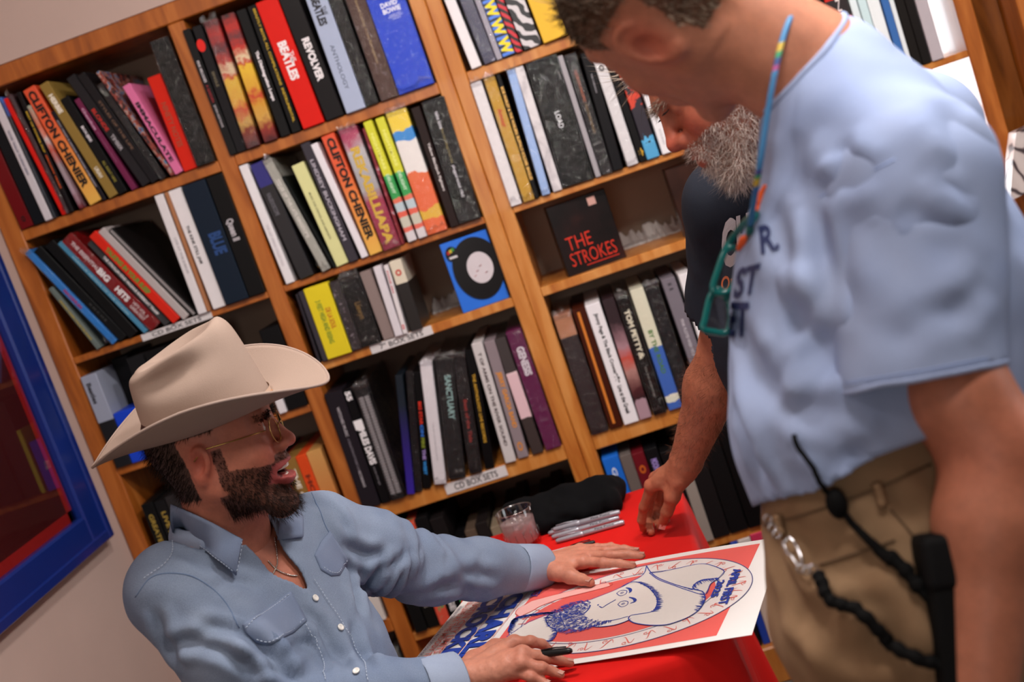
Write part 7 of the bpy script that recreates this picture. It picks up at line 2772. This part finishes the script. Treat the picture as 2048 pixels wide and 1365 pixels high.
SC3 = ((hl3[:, 2] > .066 - .8 * np.clip(.04 - hl3[:, 0], -.02, .08)) & (hl3[:, 0] < .082)) | ((hl3[:, 0] < -.04) & (hl3[:, 2] > -.05))
w_ = (SC3 * .6)[:, None]
hc3 = hc3 * (1 - w_) + L3('8a7666') * w_
parts.append((hv3, hq3, hc3))
tt = TZ + .010
J3 = {'index': [at(1303, 972, 2.50), at(1288, 1014, 2.535), at(1283, 1042, 2.555), atz(1288, 1060, tt)],
      'middle': [at(1312, 958, 2.54), at(1298, 1008, 2.58), at(1296, 1040, 2.595), atz(1302, 1064, tt)],
      'ring': [at(1325, 957, 2.565), at(1313, 1004, 2.605), at(1313, 1034, 2.61), atz(1318, 1054, tt)],
      'pinky': [at(1338, 960, 2.575), at(1330, 998, 2.605), at(1330, 1022, 2.612), atz(1334, 1042, tt)],
      'thumb': [at(1358, 962, 2.455), at(1345, 994, 2.465), at(1334, 1024, 2.49), at(1325, 1049, 2.515)]}
f = Field(np.minimum.reduce(sum(J3.values(), [E3, S3])) - .09, np.maximum.reduce(sum(J3.values(), [E3, S3])) + .09, .0034)
f.chain([S3, E3], [.055, .046], .03)
f.chain([E3, E3 + (W3 - E3) * .3, W3], [.046, .051, .032], .03)
f.cone(W3, W3 + (W3 - E3) * .06, .032, .029, .01)
hand_field(f, W3 + nrm(W3 - E3) * .012, J3, .029, 1.06)
V, Q = f.mesh()
V = relax(V, Q, 1, .4)
Nn = normals(V, Q)
V += Nn * (.0006 * vnoise(V * 150, 81) + .0012 * vnoise(V * 45, 82))[:, None]
al3, aq3 = V, Q
parts.append((V, Q, skin_color(V, SK3, SK3R, [J3[n_][k] for n_ in J3 for k in (0, 1, 3)], 83, .018)))
f = Field(np.minimum.reduce(T3 + [S3, S3L]) - .2, np.maximum.reduce(T3 + [S3, S3L, N3]) + .2, .012)
f.econe(T3[0], T3[1], F3, (.09, .14), (.11, .15), .05)
f.econe(T3[1], T3[2], F3, (.11, .15), (.11, .145), .05)
f.cone(N3, T3[0], .05, .08, .05)
f.cone(N3, S3, .045, .055, .05)
f.cone(N3, S3L, .045, .055, .05)
f.chain([S3L, S3L - UP * .28, S3L - UP * .5 + F3 * .1], [.055, .045, .03], .03)
V, Q = f.mesh()
parts.append((V, Q, skin_color(V, SK3, SK3R, [], 84)))
V, F, C = merge_color(parts)
put('body', V, F, SKIN, m3, colors=C)
for g in nails({k: J3[k] for k in ('thumb',)}, -RC[2], 1.06):
    put('fingernail', *g, plain('e0c4b8', .3, coat=.3), m3)
for g in nails({k: J3[k] for k in ('index', 'middle', 'ring', 'pinky')}, nrm(np.array([-.7, .3, .3])), 1.06):
    put('fingernail', *g, plain('d2a498', .3, coat=.3), m3)
eyes(m3, H3B, H3C, sc3, xe=.0828)
lash = []
for s in (-1, 1):
    for y_ in np.linspace(-.010, .010, 9):
        a = H3C + sc3 * (np.array([.097, s * .032 + y_, .028]) @ H3B)
        b = H3C + sc3 * (np.array([.108, s * .032 + y_ * 1.25, .029]) @ H3B)
        lash.append(tube([a, (a + b) / 2 - H3B[2] * .001, b], [.0006, .0005, .0002], 4))
put('eyelash', *join(lash), plain('1c1512', .6), m3, kind='stuff')
grow(hv3, hq3, hl3, BD3, lambda q, _: np.stack([.5 + 0 * q[:, 0], np.sign(q[:, 1]) * .3, -.8 + 0 * q[:, 0]], 1), lambda q: .008 + .010 * np.clip((-.04 - q[:, 2]) / .06, 0, 1), .00032, 10000, 'a08c82', m3, 'beard', 85, .6, B=H3B, seg=4, cvar=.4, color2='d8cac0')
grow(hv3, hq3, hl3, SC3, lambda q, _: np.stack([.55 + 0 * q[:, 0], .2 * np.sign(q[:, 1]), .1 - 8 * np.clip(.06 - q[:, 2], 0, .2)], 1), .045, .0006, 4000, '8a7868', m3, 'hair', 86, .5, B=H3B, cvar=.35, color2='b8aa9c')
BR3 = (hl3[:, 0] > .076) & (hl3[:, 2] > .036) & (hl3[:, 2] < .050) & (np.abs(hl3[:, 1]) > .010) & (np.abs(hl3[:, 1]) < .05)
grow(hv3, hq3, hl3, BR3, lambda q, _: np.stack([.8 + 0 * q[:, 0], np.sign(q[:, 1]) * .6, .2 + 0 * q[:, 0]], 1), .011, .0004, 400, '9a8a7c', m3, 'eyebrow', 87, .4, B=H3B)
nz = np.zeros(len(al3), bool)
dF, tF = seg_dist(al3, np.array([E3, W3]))
nz = (tF > .02) & (tF < .98)
grow(al3, aq3, al3, nz, lambda q, _: np.repeat(nrm(W3 - E3)[None] + .0, len(q), 0), .012, .00022, 2600, '6a4434', m3, 'arm_hair', 88, .5, seg=3)
# jeans and shoes
hp3 = T3[2] - UP * .05
f = Field(np.array([hp3[0] - .3, hp3[1] - .3, FLOOR_Z - .01]), np.array([hp3[0] + .3, hp3[1] + .3, hp3[2] + .14]), .011)
f.econe(hp3 + UP * .06, hp3 - UP * .06, F3, (.12, .155), (.125, .165), .04)
for s in (-1, 1):
    f.chain([hp3 + L3d * s * .085 - UP * .08, hp3 + L3d * s * .10 - UP * .45, np.array([*(hp3 + L3d * s * .11)[:2], FLOOR_Z + .04])], [.098, .070, .062], .04)
V, Q = f.mesh()
V = relax(V, Q, 3)
put('jeans', V, Q, DEN, m3, colors=cloth_color(V, '2c3648', '20283a', 90))
for s in (-1, 1):
    c_ = np.array([*(hp3 + L3d * s * .11)[:2], 0])
    f = Field(c_ + F3 * .06 - [.2, .2, -FLOOR_Z], c_ + F3 * .06 + [.2, .2, .13 + FLOOR_Z], .008)
    f.cone((*(c_ - F3 * .06)[:2], FLOOR_Z + .045), (*(c_ + F3 * .16)[:2], FLOOR_Z + .036), .044, .034, .02)
    V, Q = f.mesh()
    V[:, 2] = np.maximum(V[:, 2], FLOOR_Z + .001)
    put('shoe', V, Q, plain('2a2626', .6), m3)

flush_text()
